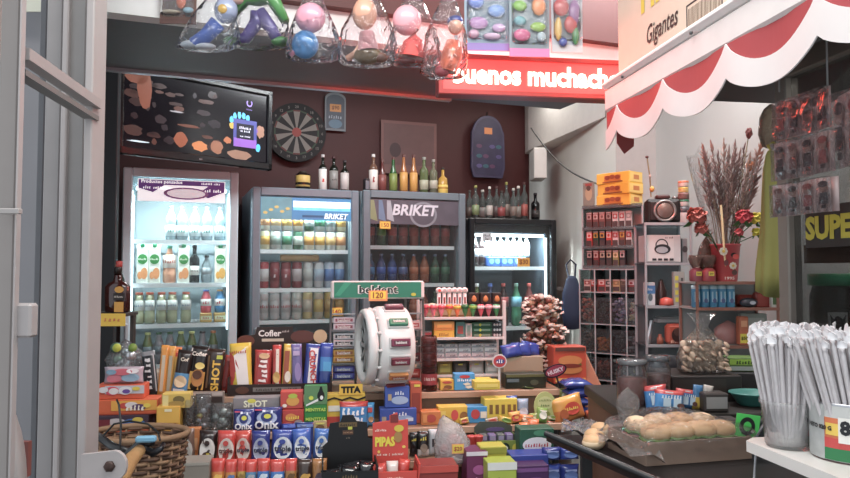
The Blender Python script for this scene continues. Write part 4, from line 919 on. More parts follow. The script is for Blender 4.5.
def pack(px0, px1, yt, tier, f, name, label, items, dy=.03, t=.022, cat='packet', lean=6, group=None, rz=0, seed=None, tilt=0, zoff=0, rough=.28):
    loc, w_, h = slot(px0, px1, yt, tier, dy); mb = MB()
    if isinstance(f, str): c = M(f, rough, coat=.4); ff = lambda u, v: c
    else: ff = f
    mb.pillow(w_, h, t, ff, nx=8, nz=10, seed=seed if seed is not None else int(px0*7+yt))
    # the print follows the bulge of the pack
    m2 = MB(); deco(m2, w_, h, 0, items)
    def bul(x, z):
        u, v = x/w_+.5, z/h; u = min(.98, max(.02, u)); v = min(.999, max(.001, v))
        e = (1-abs(2*u-1)**3)*(1-min(1, abs(2*v-1)**5+(1 if (v < .05 or v > .95) else 0)))
        return t/2*e**.6+.0008+.12*t*e
    m2.v = [(x, y-bul(x, z), z) for x, y, z in m2.v]
    o_ = len(mb.v); mb.v += m2.v
    for f_, mi, sm in zip(m2.f, m2.mi, m2.sm): mb.f.append(tuple(o_+k for k in f_)); mb.mi.append(mb.ix(m2.ms[mi])); mb.sm.append(sm)
    loc.z += .001+zoff; loc += Vector((-DS, DC, 0))*(t/2)
    o = mb.build(name, None, loc, DW+rz, label, cat, group); o.rotation_euler = (R(-lean), R(tilt), R(DW+rz)); return o
def two(c1, c2, cut, r=.28):
    a, b = M(c1, r, coat=.4), M(c2, r, coat=.4); return lambda u, v: a if v < cut else b
def bands(*cs):
    ms = [(v_, M(c, .28, coat=.4)) for v_, c in cs]
    def f(u, v):
        for v_, m in ms:
            if v <= v_: return m
        return ms[-1][1]
    return f
# ---- left end: clear bag with silver, wafer boxes, chewing sticks
carton(97, 151, 413, 'B', '4a3a4a', 'sweet_box', 'dark box with red and blue sweets print, lowest of the left stack', [('r', 0, .12, 1, .24, 'c85a2a'), ('o', -.1, .55, .2, .3, 'c8c4c8'), ('o', .22, .5, .22, .32, '2a6ab8'), ('r', -.35, .5, .28, .6, '7a2a38'), ('o', .3, .75, .1, .15, 'd8c040')], dy=.05, d=.08, hh=.052)
z1 = TD['B'][0]+.053
carton(97, 160, 398, (z1, TD['B'][1]), 'd85a1c', 'sweet_box', 'long orange sweets box with yellow panel and hearts, middle of left stack', [('r', .12, .6, .72, .66, 'e8a830'), ('o', -.02, .6, .1, .2, 'c83a30'), ('o', .08, .65, .1, .2, 'e8e0e0'), ('o', .2, .5, .12, .2, '5a3a6a'), ('t', 'Yummy', .15, .45, .3, 'f4ecdc'), ('o', .33, .6, .06, .15, 'e8d048'), ('r', 0, .06, .95, .08, 'a83a14')], dy=.06, d=.08, hh=.046)
z2 = z1+.047
carton(97, 146, 385, (z2, TD['B'][1]), 'd8501c', 'sweet_box', 'orange box with pink and white clouds print, top of the left stack', [('r', .1, .68, .8, .6, 'c8c8d0'), ('o', -.15, .6, .14, .32, 'd8385a'), ('o', -.12, .58, .1, .24, 'e8e8e8'), ('o', .12, .62, .14, .3, 'e8e8ec'), ('o', .14, .56, .08, .16, '6a4aa0'), ('o', .34, .75, .08, .14, 'e8d040'), ('o', -.32, .7, .1, .22, 'e0e0e4')], dy=.07, d=.07, hh=.042)
z3 = z2+.043
def mound(px0, px1, yt, yb, Y, name, label, cat, m, prints, bump=.02, flat=.5, grp=None, seed=1, kind=None):
    """soft crinkled bag lying or standing: a lumpy closed shape"""
    p = at((px0+px1)/2, yb, Y); w_ = (px1-px0)*Y/F; h = (yb-yt)*Y/F; rd = random.Random(seed)
    vs, seg, n = [], 16, 9
    for i in range(n+1):
        t = i/n; r = (math.sin(math.pi*min(.999, t*.92+.08))**.45)*(1 if t < .75 else 1-(t-.75)*2.4)
        if i == 0: r = .8
        for j in range(seg):
            a = 2*math.pi*j/seg; k = 1+rd.uniform(-.07, .07)
            vs.append((w_/2*r*k*math.cos(a), w_/2*flat*r*k*math.sin(a), h*t+(rd.uniform(-bump, bump)*h if 0 < i < n else 0)))
    fs = [(i*seg+j, i*seg+(j+1) % seg, (i+1)*seg+(j+1) % seg, (i+1)*seg+j) for i in range(n) for j in range(seg)]+[tuple(reversed(range(seg))), tuple(n*seg+j for j in range(seg))]
    mb = MB().add(vs, fs, m, True); deco(mb, w_, h, -w_/2*flat*1.05, prints)
    return mb.build(name, None, p, DW, label, cat, grp, kind), p, w_, h
pack(104, 144, 368, (z3, TD['B'][1]), 'b8a8b4', 'marshmallow_packet', 'pastel pink and blue crinkled packet on the left stack of boxes', [('o', -.2, .3, .2, .25, 'd87a8a'), ('o', .2, .35, .22, .25, '8ab0c8'), ('o', 0, .7, .25, .2, 'c85a6a'), ('o', .25, .75, .15, .15, 'e0dce0'), ('o', -.28, .7, .14, .15, '7aa0b8')], dy=.085, t=.03, lean=4, seed=5)
silv = G('f0f4f6', .16, .10, 1.0, bump=.6, s=45, body='e0e4e8')
p = onp(124, TD['A'][1]-.01, DW, TD['A'][0]); 
cbg, cp_, cw_, ch_ = mound(106, 144, 340, 384.5, onp(124, 2.50, DW).y, 'clear_bag', 'crinkled clear bag of silvery sweets at the left end by the gate', 'bag', silv, [], seed=4)
rq = random.Random(6)
for i in range(9):
    MB().ball((rq.uniform(-.045, .045), rq.uniform(-.03, .0), .02+.013*i), (.019, .016, .018), M(('c0c4c8', 'a8b0b4', '7aa088')[i % 3], .22, .6, bump=.6, s=50), 12).build('foil_sweet', cbg)
for i in range(2): MB().lathe([(0, 0), (.014, .001), (.014, .002), (0, .003)], M(('b8c038', '7a9a3a')[i], .5), 14, T=Matrix.Translation((-.02+.05*i, -.028, .125)) @ Matrix.Rotation(R(80), 4, 'X')).build('round_sticker', cbg)
for i, (px, py, c) in enumerate(((112, 366, '6aa080'), (128, 372, 'a0a8b0'), (120, 356, '8a9aa8'))):
    pass
pack(146, 160, 352, 'A', two('2a2c30', '8a8c90', .92), 'chewing_gum_pack', 'tall black stick pack with white vertical lettering, left end of the top step', [('v', 'MARLEY', -.05, .52, .72, .5, 'd8dadc'), ('r', .4, .5, .08, .8, 'b0b4b8')], dy=.02, lean=8, tilt=-8, rz=0)
pack(137, 146, 354, 'A', '5a6066', 'chewing_gum_pack', 'thin grey stick pack leaning behind the tall black one', [('r', 0, .5, .5, .7, '2a2c30')], dy=.07, tilt=-6)
for i, (a, c, c2) in enumerate(((158, 'd8902a', 'c8c0a8'), (165, 'd89a3a', 'b8b4a0'), (171, 'd8782a', 'd8b050'))):
    pack(a, a+8, 346+i, 'A', c, 'candy_stick_pack', f'orange candy stick pack, {ORD[i]} from left between black stick and blue packs', [('r', 0, .45, .4, .7, c2)], dy=.02+.012*i, t=.012, tilt=3)
MB().prism([(-.012, 0), (.02, 0), (.045, .14), (.012, .14)], 0, .004, M('c83a1c', .5)).build('card_divider', None, onp(172, 2.475, DW, TD['A'][0]+.001), DW, 'red orange card strip right of the orange stick packs', 'card')
pack(171, 187, 351, 'A', two('4a90c0', '2a1e1c', .52), 'chocolate_packet', 'chocolate packet blue below and black above with cream swirl', [('o', 0, .32, .4, .13, 'e0c8a0'), ('t', 'Cof', .05, .8, .5, 'e8dcc8'), ('r', .0, .12, .7, .08, 'e8e8e8')], dy=.01, tilt=8)
pack(186, 205, 347, 'A', bands((.1, '2a1c18'), (1, '231a18')), 'chocolate_packet', 'black chocolate packet with yellow and brown bite and white lettering', [('r', .0, .3, .8, .36, 'd8a030'), ('o', .05, .36, .34, .18, 'b87828'), ('o', .02, .42, .25, .09, '5a3420'), ('o', .1, .6, .25, .07, 'e8d070'), ('t', 'Cofler', 0, .84, .8, 'ece4d8'), ('r', -.44, .5, .06, .9, 'd8d4cc')], dy=.02, tilt=6)
pack(203, 222, 350, 'A', bands((1, '35241c')), 'chocolate_packet', 'brown chocolate packet with big vertical yellow lettering', [('v', 'SHOT', .12, .42, .66, .42, 'e0b020'), ('r', .25, .82, .3, .08, 'b8c030'), ('r', -.3, .5, .1, .7, '6a4a2a')], dy=.02, tilt=4)
pack(220, 228, 356, 'A', 'a82c20', 'chocolate_packet', 'narrow red packet edge beside the brown packet with vertical yellow letters', [('r', 0, .5, .4, .7, '7a1c18')], dy=.06, tilt=8)
# ---- second step, left
carton(158, 182, 407, 'B', 'e0b038', 'sweet_box', 'yellow square box with brown biscuit print and dark lettering', [('r', 0, .86, .3, .1, 'f0e8c0'), ('r', 0, .25, .85, .30, 'c89028'), ('t', 'BLOCK', -.1, .26, .6, '4a2a14'), ('o', .3, .26, .12, .12, '5a3420')], dy=.02, d=.05)
carton(163, 192, 393, (TD['B'][0]+.073, TD['B'][1]), 'd8b850', 'sweet_box', 'pale yellow box with grey squirrel shape, above the yellow square box', [('o', .1, .6, .2, .25, '7a6a3a'), ('o', 0, .3, .3, .2, 'a88a40'), ('r', -.35, .5, .2, .8, 'e8d890')], dy=.035, d=.05, hh=.045)
carton(184, 226, 392, 'B', '8a7a70', 'display_tray', 'pale pinkish card back of the tray behind the silver eggs', [('r', 0, .93, .9, .1, 'b8a8a0'), ('r', 0, .5, .9, .7, '3a2c28')], dy=.09, d=.01)
def eggs(px0, px1, yt, tier, label, cols, dy=.03, n=5, name='chocolate_packet'):
    loc, w_, h = slot(px0, px1, yt, tier, dy); rd = random.Random(int(px0)); o = E(name, label, 'packet', loc, DW)
    for i in range(n):
        mb = MB(); x, z = rd.uniform(-.32, .32)*w_, h*(.15+.62*i/n); r_ = w_*.22
        mb.ball((x, rd.uniform(0, .01), z), (r_, r_*.6, r_*.9), M(cols[i % len(cols)], .22, .7, bump=.6, s=60), 10); mb.build('foil_chocolate', o)
    MB().pillow(w_, h, .045, lambda u, v: G('eef0f2', .08, .08, 1.0, bump=.5, s=50), nx=8, nz=8, seed=int(px0)).build('clear_wrapper', o)
    return o
eggs(186, 198, 396, 'B', 'clear pack of dark brown foil sweets left of the silver ones', ['4a3028', '6a4a38', '3a2824'], dy=.05)
eggs(197, 213, 394, 'B', 'clear pack of silver foil chocolates with yellow top', ['a8acb0', '909498', 'b8a850'], dy=.03)
eggs(212, 234, 403, 'B', 'wide clear pack of silver green foil chocolates left of the grey display box', ['8a9490', '7a8480', '9aa49c'], dy=.03, n=6)
carton(185, 202, 429, 'C', 'c87838', 'orange_box', 'small flat orange box lying behind the left cookie packs', [('r', .1, .5, .5, .4, 'd8a070')], dy=.10, d=.03)
# SHOT box with two Onix packs
carton(234, 281, 398, 'B', '8f8a8c', 'display_box', 'grey display box with white capital lettering behind the navy packs', [('t', 'SHOT', -.02, .80, .5, 'f0ecd0'), ('o', -.1, .9, .09, .07, 'd8d040'), ('r', 0, .42, .9, .5, '77747a')], dy=.06, d=.05)
for i, (a, b, yt) in enumerate(((234, 256, 411), (253, 283, 409))):
    pack(a, b, yt, 'B', '1e2c78', 'candy_bag', ('navy candy bag with white lettering and burst, left of the pair', 'navy candy bag with white lettering and burst, right of the pair')[i], [('o', 0, .55, .34, .28, 'a8b8d8'), ('o', 0, .6, .2, .22, '1e2c78'), ('o', .02, .62, .12, .1, 'd8d838'), ('r', -.1, .85, .1, .1, 'd8e0f0'), ('r', .16, .8, .07, .12, 'd8e0f0'), ('t', 'Onix', 0, .26, .8, 'f4f4f8'), ('r', -.3, .9, .25, .05, 'c83a58')], dy=-.012+.012*i, t=.03, lean=8)
pack(282, 300, 425, 'B', '1c3a9a', 'candy_roll', 'small blue packet lying right of the two navy candy bags', [('r', 0, .5, .7, .4, '3a60c0')], dy=-.005, lean=20)
for i, (a, b, yt, hh) in enumerate(((283, 305, 410, None),)):
    carton(a, b, yt, 'B', 'b82c20', 'sweet_box', 'red sweets box with teddy print, lower of two', [('o', -.1, .6, .25, .2, 'd88a28'), ('t', 'Ositos', 0, .6, .6, 'f0d838'), ('o', .25, .28, .2, .2, '9a9090'), ('o', -.2, .25, .15, .12, 'c85a38')], dy=.03, d=.05)
loc, w_, h = slot(283, 305, 410, 'B', .03)
carton(281, 304, 392, (TD['B'][0]+h+.002, TD['B'][1]), 'c03424', 'sweet_box', 'red sweets box with yellow bear and green dot, upper of two', [('o', .05, .45, .28, .28, 'd89a30'), ('o', .05, .75, .2, .14, 'b0c038'), ('o', -.3, .2, .1, .1, 'e8e0d0')], dy=.035, d=.05)
carton(305, 328, 386, 'B', '2c8a3c', 'mint_box', 'tall green box with a dark top picture and two pale lettering rows', [('r', 0, .78, 1, .44, '5a8a5a'), ('o', .22, .76, .16, .13, '101412'), ('p', [(.12, .84), (.32, .84), (.26, .98), (.18, .98)], '101412'), ('p', [(-.42, .56), (.1, .70), (.1, .64), (-.42, .52)], 'e4e8e4'), ('o', .25, .72, .07, .05, 'e8ece8'), ('t', 'MENTITAS', 0, .44, .86, 'b8d84a'), ('t', 'MENTITAS', 0, .22, .86, 'b8d84a'), ('r', 0, .1, .9, .04, 'd8e8d0'), ('o', -.2, .72, .1, .05, 'c8d838')], dy=.03, d=.03)
tb = carton(327, 366, 394, 'B', 'e0b828', 'biscuit_box', 'yellow and red box with wavy black line behind the blue bags', [('r', 0, .15, 1, .3, 'c03020'), ('r', -.28, .55, .34, .18, 'e8e4d8'), ('r', .35, .5, .2, .3, 'd8d0c0'), ('p', [(-.5, .78), (-.3, .86), (-.1, .78), (.1, .86), (.3, .78), (.5, .86), (.5, .92), (.3, .83), (.1, .91), (-.1, .83), (-.3, .91), (-.5, .83)], '1c1c1c')], dy=.05, d=.04)
loc, w_, h = slot(340, 363, 388, 'B', .052)
MB().box((0, 0, 0), (w_, .004, .034), M('e8b820', .5)).text('TITA', 0, 0, -.0025, M('1c1814', .5), w=w_*.86, h=.022, bold=.06).build('price_board', None, (loc.x, loc.y-.004, loc.z+h-.005), DW, 'yellow card strip with four black capitals on the yellow box', 'card')
pack(340, 369, 403, 'B', bands((.8, '2a88c8'), (1, 'b82c24')), 'candy_bag', 'shiny light blue candy bag with red top and white lettering', [('t', 'Pungo', 0, .62, .8, 'f0f4f8'), ('o', -.1, .3, .3, .16, 'dce4ec'), ('t', 'Fizz', .1, .3, .5, 'f4f4f4')], dy=-.005, t=.03, seed=9)
pack(366, 375, 404, 'B', '3a98d0', 'candy_bag', 'narrow light blue candy bag edge beside the shiny one', [('o', .1, .3, .3, .12, 'b88a60'), ('r', 0, .7, .5, .2, 'c03030')], dy=.02, t=.02)
carton(380, 417, 409, 'B', '2a4aa0', 'chocolate_box', 'long blue chocolate box with pale figures, lower one right of blue bags', [('o', .1, .4, .3, .22, '8aa0c8'), ('r', -.38, .4, .12, .3, 'a89888'), ('r', .3, .35, .2, .2, 'c8d0e0'), ('t', 'Milka', .05, .72, .4, 'e8ecf4')], dy=.03, d=.05)
loc, w_, h = slot(380, 417, 409, 'B', .03)
carton(385, 410, 387, (TD['B'][0]+h+.002, TD['B'][1]), '2c50a8', 'chocolate_box', 'blue chocolate box standing on the long blue one, tilted print', [('o', .1, .35, .34, .2, 'a0b4d4'), ('r', -.3, .5, .14, .3, 'b8a078'), ('t', 'Mint', .1, .7, .4, 'dce4f0')], dy=.04, d=.04)
carton(410, 422, 383, 'B', 'b8481c', 'sweet_box', 'dark orange upright box between blue boxes and the round sweets tower', [('r', 0, .5, .7, .5, '8a2c14'), ('r', .1, .93, .5, .06, 'd8c838')], dy=.05, d=.04)
# ---- top step: chocolate bar display
ch = E('chocolate_display', 'dark brown cardboard display box holding a row of chocolate bars, white lettering behind', 'display box', slot(229, 333, 330, 'A', .01)[0], DW)
loc, w_, h = slot(229, 333, 330, 'A', .01)
brn = M('2c1c18', .5)
MB().box((0, .0, .018), (w_, .006, .036), brn).rect(-.01, .019, w_*.46, .014, -.0032, M('7a7470', .5)).text('CHOCOLATES PARA COMPARTIR', -.01, .019, -.0044, M('3a3430', .5), w=w_*.40).oval(-w_*.36, .018, .022, .012, -.0032, M('5a3626', .5)).build('front_lip', ch)
hb = h*.86
MB().prism([(-w_*.46, 0), (w_*.46, 0), (w_*.46, hb), (w_*.40, h*.90), (w_*.1, h*.92), (w_*.1, h), (-w_*.26, h), (-w_*.28, h*.88), (-w_*.40, h*.86), (-w_*.46, hb*.9)], .118, .124, brn).oval(-w_*.37, h*.78, .03, .02, .1178, M('6a3424', .5)).oval(w_*.2, h*.84, .042, .022, .1178, M('5a3028', .5)).oval(w_*.38, h*.84, .024, .024, .1170, M('c0a880', .5)).text('Cofler', -w_*.13, h*.90, .1178, M('e8e4e0', .5), w=w_*.23, bold=.03).text('BLOCK', w_*.03, h*.93, .1178, M('b8b0ac', .5), w=w_*.08).rect(-w_*.1, h*.79, w_*.22, .010, .1178, M('c8bca8', .5)).build('back_card', ch)
for s in (-1, 1): MB().box((s*(w_/2-.003), .06, .03), (.006, .12, .06), brn).build('side_panel', ch)
MB().box((0, .06, .002), (w_-.012, .11, .004), brn).build('box_floor', ch)
bars = [(231, 254, 344, bands((1, 'd8b82a')), 'yellow, red and white chocolate bar, first from left in the brown display', [('p', [(-.5, .05), (.2, .05), (-.2, .65), (-.5, .85)], 'b02c20'), ('p', [(-.15, .1), (.35, .1), (.25, .9), (-.3, .75)], 'e4e0dc'), ('t', 'Nugatón', -.05, .82, .7, 'a83020')]),
 (253, 272, 351, bands((1, 'a82420')), 'red chocolate bar with white vertical lettering in the brown display', [('v', 'Chocky', .02, .45, .7, .5, 'f0e4e0'), ('o', .05, .85, .3, .07, 'c8a070')]),
 (272, 282, 346, bands((1, 'b02c24')), 'red and cream chocolate bar, third from left in the brown display', [('r', .1, .5, .35, .8, 'dcd4c4'), ('o', 0, .3, .4, .12, 'c8a050')]),
 (281, 292, 345, bands((1, 'd0b040')), 'yellow and brown chocolate bar, fourth from left in the brown display', [('r', -.1, .5, .5, .7, '9a4a2c'), ('o', .1, .3, .3, .12, 'e0d8c8')]),
 (292, 304, 345, bands((1, '6a6098')), 'lilac chocolate bar left of the blue bar with red capitals', [('o', .1, .4, .3, .2, '8a7ab0'), ('r', 0, .8, .6, .1, 'a898c0')]),
 (302, 319, 345, bands((1, '24388c')), 'blue chocolate bar with vertical red capitals on white', [('r', .05, .5, .5, .82, 'e8e8ec'), ('v', 'CRUNCH', .05, .5, .74, .38, -82, 'c02c28')]),
 (318, 332, 344, bands((.35, '1c3a8c'), (.65, '2a80c8'), (1, '1c3a9c')), 'two tone blue chocolate bar at the right end of the brown display', [('r', .1, .5, .6, .2, '40a0d8')])]
for i, (a, b, yt, f, lab, it) in enumerate(bars):
    pack(a+.5, b-.5, yt, (TD['A'][0]+.005, TD['A'][1]), f, 'chocolate_bar', lab, it, dy=.035+.006*(i % 2), t=.018, lean=7, tilt=(-3, 2, 0, 3, -2, 5, 3)[i])
# ---- third step: triple cookie packs
tri = [(173, 197, 432, '6a5448', 'a8a49c', 'clear and brown cookie pack at the left end of the third step', None), (198, 217, 433, '2a1e1e', 'e0dcd8', 'dark brown and white cookie pack, left of the red cookie packs', None), (217, 236, 433, 'b8281c', 'd8ccc4', 'red cookie pack with silver oval, left of two red ones', 'triple'), (236, 253, 433, 'b8301c', 'd0c0b8', 'red cookie pack with silver oval, right of two red ones', 'triple'), (252, 271, 433, '1c2c7c', 'a8b0c8', 'navy cookie pack, first from left of the blue ones', 'triple'), (271, 294, 432, '1c3a94', 'dce4ec', 'blue cookie pack, second from left of the blue ones', 'triple'), (294, 313, 431, '2858b0', 'dce4ec', 'blue cookie pack, third from left of the blue ones', 'triple'), (313, 329, 431, '2464b0', 'e0e8ec', 'light blue cookie pack beside the black display box', 'triple')]
for i, (a, b, yt, c, c2, lab, t_) in enumerate(tri):
    it = [('o', .03, .42, .40, .36, c2), ('o', .0, .62, .14, .08, c)]
    if t_: it += [('t', 'triple', 0.03, .38, .72, '303848' if c != 'b8281c' else '502420')]
    else: it += [('t', 'Oreo' if 0 else 'choc', -.1, .66, .5, '4a2a24'), ('o', .05, .25, .25, .12, '4a2c22'), ('r', .1, .28, .16, .1, 'c8b830')]
    pack(a, b, yt, 'C', c, 'cookie_packet', lab, it, dy=.02+.01*(i % 2), t=.032, lean=9, seed=i+30, tilt=(-4, 3, 2, -2, 0, 3, -3, 4)[i])
pack(296, 316, 424, 'C', '203878', 'cookie_packet', 'dark blue cookie pack standing behind the blue cookie packs', [('r', 0, .9, .8, .08, '4a70b0')], dy=.10, t=.02)
carton(314, 328, 421, 'C', 'b8a070', 'card', 'beige card with brown print behind the light blue cookie pack', [('o', 0, .8, .3, .08, '7a5a30'), ('r', 0, .92, .6, .05, 'd8d060')], dy=.11, d=.004, cat='card')
# ---- lowest step row
low = [(212, 226, 'c87820', 'e0b040', 'orange chocolate wafer pack, first in the lowest row'), (226, 238, 'c88028', '4a70a8', 'orange pack with blue dot, second in the lowest row'), (238, 247, 'b89838', '8a6a28', 'olive yellow pack, third in the lowest row'), (246, 258, '4a80a8', 'a0a8b0', 'grey blue pack, fourth in the lowest row'), (258, 271, '2a6cb4', 'c8d8e4', 'blue and white pack, fifth in the lowest row'), (271, 286, '2a70b8', 'd8e0e8', 'blue and white pack, sixth in the lowest row'), (286, 298, 'b07830', '6a4a20', 'tan pack, seventh in the lowest row'), (298, 314, '3a2820', 'c8962c', 'dark brown pack with gold bear shape in the lowest row'), (313, 328, 'a06a30', '5a4a58', 'brown pack at the right end of the lowest row')]
for i, (a, b, c, c2, lab) in enumerate(low):
    top_ = 'c02c1c' if i < 7 else c
    pack(a, b, 461+(i % 2), 'D', bands((.72, c), (1, top_)), 'wafer_packet', lab, [('o', 0, .45, .32, .2, c2), ('r', .1, .6, .5, .07, c2), ('o', -.1, .25, .2, .1, 'e0d8c8' if i % 2 else c2)], dy=.03, t=.02, lean=8, seed=60+i)
carton(181, 212, 463, 'D', '8a8278', 'cardboard_tray', 'plain grey cardboard box at the left of the lowest row', [('r', 0, .96, 1, .06, 'a09a90')], dy=.03, d=.08)
# black display box with crinkled black packs
loc, w_, h = slot(323, 379, 424, 'D', -.04)
bb = E('black_display_box', 'black display box with stepped header holding crinkled black packs', 'display box', loc, DW)
bk = M('131316', .5)
MB().prism([(-w_*.48, 0), (w_*.48, 0), (w_*.5, h*.66), (w_*.36, h*.70), (w_*.34, h*.90), (w_*.14, h*.92), (w_*.08, h*1.0), (-w_*.12, h*1.0), (-w_*.16, h*.92), (-w_*.36, h*.90), (-w_*.40, h*.66), (-w_*.5, h*.60)], .11, .116, bk).rect(-w_*.02, h*.88, w_*.34, .013, .1098, M('6a5430', .5)).text('BOMBONES', -w_*.02, h*.88, .1088, M('2a2218', .5), w=w_*.28).rect(-w_*.02, h*.78, w_*.2, .012, .1098, M('5a3c2a', .5)).text('CACAO 60%', -w_*.02, h*.78, .1088, M('c09068', .5), w=w_*.17).rect(w_*.02, h*.835, w_*.08, .008, .1095, M('c8c838', .5)).text('x 10', -w_*.02, h*.71, .1098, M('8a7868', .5), w=w_*.07).build('header_card', bb)
MB().box((0, 0, h*.21), (w_, .005, h*.42), bk).text('SIMPLE', 0, h*.36, -.003, M('6a5838', .5), w=w_*.28).rect(0, h*.30, w_*.2, .004, -.003, M('6a5838', .5)).build('front_panel', bb)
for s in (-1, 1): MB().box((s*(w_/2-.002), .056, h*.24), (.004, .11, h*.48), bk).build('side_panel', bb)
MB().box((0, .056, .003), (w_-.01, .10, .006), bk).build('box_floor', bb)
for i, (dx, dz, rz_) in enumerate(((-.30, .40, -20), (-.02, .43, 10), (.26, .40, 30), (-.16, .36, 50), (.14, .37, -35))):
    q = Matrix.Translation(loc) @ Matrix.Rotation(R(DW), 4, 'Z') @ Vector((dx*w_, .035+.012*i, h*.06))
    mb = MB(); m_ = M('1c1c20', .16, n=.3, s=50, bump=.6, coat=.6); mb.pillow(w_*.34, h*(.34+.03*(i % 3)), .03, lambda u, v: m_, nx=7, nz=7, seed=90+i)
    o = mb.build('chocolate_packet', None, q, DW, f'shiny black crinkled packet, {ORD[i]} in the black display box', 'packet', None); o.rotation_euler = (R(-12), R(rz_*.3), R(DW))
# red PIPAS box
loc, w_, h = slot(374, 414, 428, 'D', -.03)
pp = E('sunflower_seed_box', 'bright red open box with yellow capitals on its back card', 'display box', loc, DW)
rp = M('d02c14', .45)
MB().prism([(-w_*.46, 0), (w_*.46, 0), (w_*.46, h), (w_*.22, h*.985), (w_*.18, h*1.1), (-.02*w_, h*1.06), (-w_*.02, h*.99), (-w_*.46, h*.96)], .10, .105, rp).text('PIPAS', -w_*.14, h*.70, .0988, M('e8d828', .5), w=w_*.52, h=.028, bold=.06).rect(w_*.1, h*1.02, w_*.2, .022, .0985, M('7a2020', .5)).text('GRANDES', -w_*.25, h*.86, .0988, M('f0e0d0', .5), w=w_*.3).text('CON SAL Y TOSTADAS', -w_*.0, h*.52, .0988, M('f0e0d0', .5), w=w_*.7).oval(w_*.2, h*.76, .012, .016, .0982, M('a88040', .5)).oval(w_*.22, h*.88, .014, .010, .0978, M('d8c030', .5)).oval(-w_*.3, h*.56, .004, .004, .0985, M('e8c850', .5)).oval(w_*.35, h*.62, .005, .004, .0985, M('e8c850', .5)).build('header_card', pp)
MB().box((w_*.04, -.004, h*.22), (w_*1.06, .005, h*.40), rp).text('ARGENTINAS', w_*.04, h*.34, -.008, M('f0e0d0', .5), w=w_*.4).oval(-w_*.3, h*.3, .004, .003, -.0068, M('e8c850', .5)).oval(w_*.4, h*.28, .004, .003, -.0068, M('e8c850', .5)).build('front_panel', pp)
MB().prism([(-.002, 0), (.002, 0), (.002, h*.42), (-.002, h*.42)], -.0, .1, rp).build('side_panel', pp, (-w_*.46, 0, 0))
MB().prism([(-.002, 0), (.002, 0), (.014, h*.50), (.010, h*.50)], -.0, .1, rp).build('side_panel', pp, (w_*.55, 0, 0))
MB().box((w_*.04, .05, .003), (w_*.95, .09, .006), rp).build('box_floor', pp)
for i in range(3):
    q = Matrix.Translation(loc) @ Matrix.Rotation(R(DW), 4, 'Z') @ Vector(((-.2+.22*i)*w_, .03+.018*i, h*.02))
    o = MB().pillow(w_*.3, h*.46, .02, two('b82414', 'd8cfc8' if i == 1 else 'c03020', .6), nx=6, nz=6, seed=110+i).build('seed_packet', None, q, DW, f'red seed packet, {ORD[i]} from left inside the bright red box', 'packet'); o.rotation_euler = (R(-10), R(8*i-8), R(DW))
pack(410, 419, 434, 'C', '1c1a1a', 'candy_bag', 'small black candy packet right of the red back card, left one', [('t', 'duo', 0, .7, .6, 'c8b838')], dy=.03, t=.02)
pack(418, 430, 433, 'C', two('c8c4c0', '1c1a1a', .35), 'candy_bag', 'small black and white candy packet right of the red back card', [('t', 'duo', 0, .72, .6, 'd0c040'), ('o', 0, .35, .3, .18, '8a7a6a')], dy=.02, t=.022)
pack(429, 441, 431, 'C', 'b8bcc0', 'candy_bag', 'silvery white candy packet beside the bag of fruit', [('r', -.1, .5, .3, .3, '3a3a3e')], dy=.03, t=.022)
carton(418, 458, 466, 'D', '8c2018', 'sweet_box', 'flat dark red tray of small packs at bottom centre', [('r', .1, .3, .8, .4, '3a2c30'), ('r', .1, .32, .7, .1, '8a8488'), ('r', 0, .9, 1, .2, 'c03420')], dy=-.02, d=.08)
# ================= beldent stand with the wheel
loc, w_, h = slot(331, 424, 281, 'A', .14)
BS = E('gum_stand', 'white wire chewing gum stand with a green header panel', 'display stand', loc, DW)
Wt = M('c8cac8', .4); gy = M('8a8e90', .4, .5)
zh = h*.83
mb = MB(); mb.box((0, -.015, zh+h*.085), (w_, .02, h*.17), M('d8dad8', .4), .006); mb.rect(0, zh+h*.085, w_*.93, h*.145, -.0252, M('1a8468', .4)); mb.prism([(-w_*.46, zh+.012), (-w_*.40, zh+.012), (-w_*.28, zh+h*.155), (-w_*.36, zh+h*.155)], -.0272, -.0262, M('2aa07c', .4)); mb.text('beldent', 0, zh+h*.088, -.0274, M('f0f4f0', .4), w=w_*.43, h=h*.085, bold=.06); mb.text('beldent', 0.002, zh+h*.088, -.0286, M('15302a', .4), w=w_*.41, h=h*.075, bold=.02); mb.oval(w_*.38, zh+h*.04, .009, .006, -.0274, M('b8c838', .4)); mb.build('header', BS)
MB().box((0, -.030, zh+h*.03), (w_*.2, .002, h*.10), M('e0985a', .5)).rect(0, zh+h*.035, w_*.16, h*.07, -.0312, M('e8d83a', .5)).text('120', 0, zh+h*.035, -.0326, M('8a3020', .5), w=w_*.11).build('price_tag', BS)
for x in (-.49, -.22, .30, .49): MB().tube([(w_*x, .0, zh), (w_*x*1.03, .0, h*.4), (w_*x*1.05, 0, 0)], .0045, gy, 8).build('side_rail', BS)
for sx in (-1, 1): MB().tube([(sx*w_*.5, 0, .005), (sx*w_*.5, .12, .005)], .005, gy, 8).build('foot', BS)
for k in range(5): MB().box((-w_*.355, .03, h*(.06+.155*k)), (w_*.27, .055, .003), gy).build('pack_shelf', BS); MB().box((w_*.395, .03, h*(.06+.155*k)), (w_*.18, .055, .003), gy).build('pack_shelf', BS)
gp = [('3a3a88', '5a70b8'), ('b8903a', '8a5a30'), ('b8bcc0', '20282c'), ('c8c0c8', '8a4858')]
def gumpack(name, label, c1, c2, w_, h, M4, d=.012, grp=None):
    mb = MB().box((0, 0, 0), (w_, d, h), M(c1, .35), .002).rect(0, 0, w_*.8, h*.5, -d/2, M(c2, .4)).text('beldent', 0, 0, -d/2-.0008, M('d8dcd8', .4), w=w_*.6)
    o = mb.build(name, None, None, 0, label, 'gum pack', grp); o.matrix_world = M4; return o
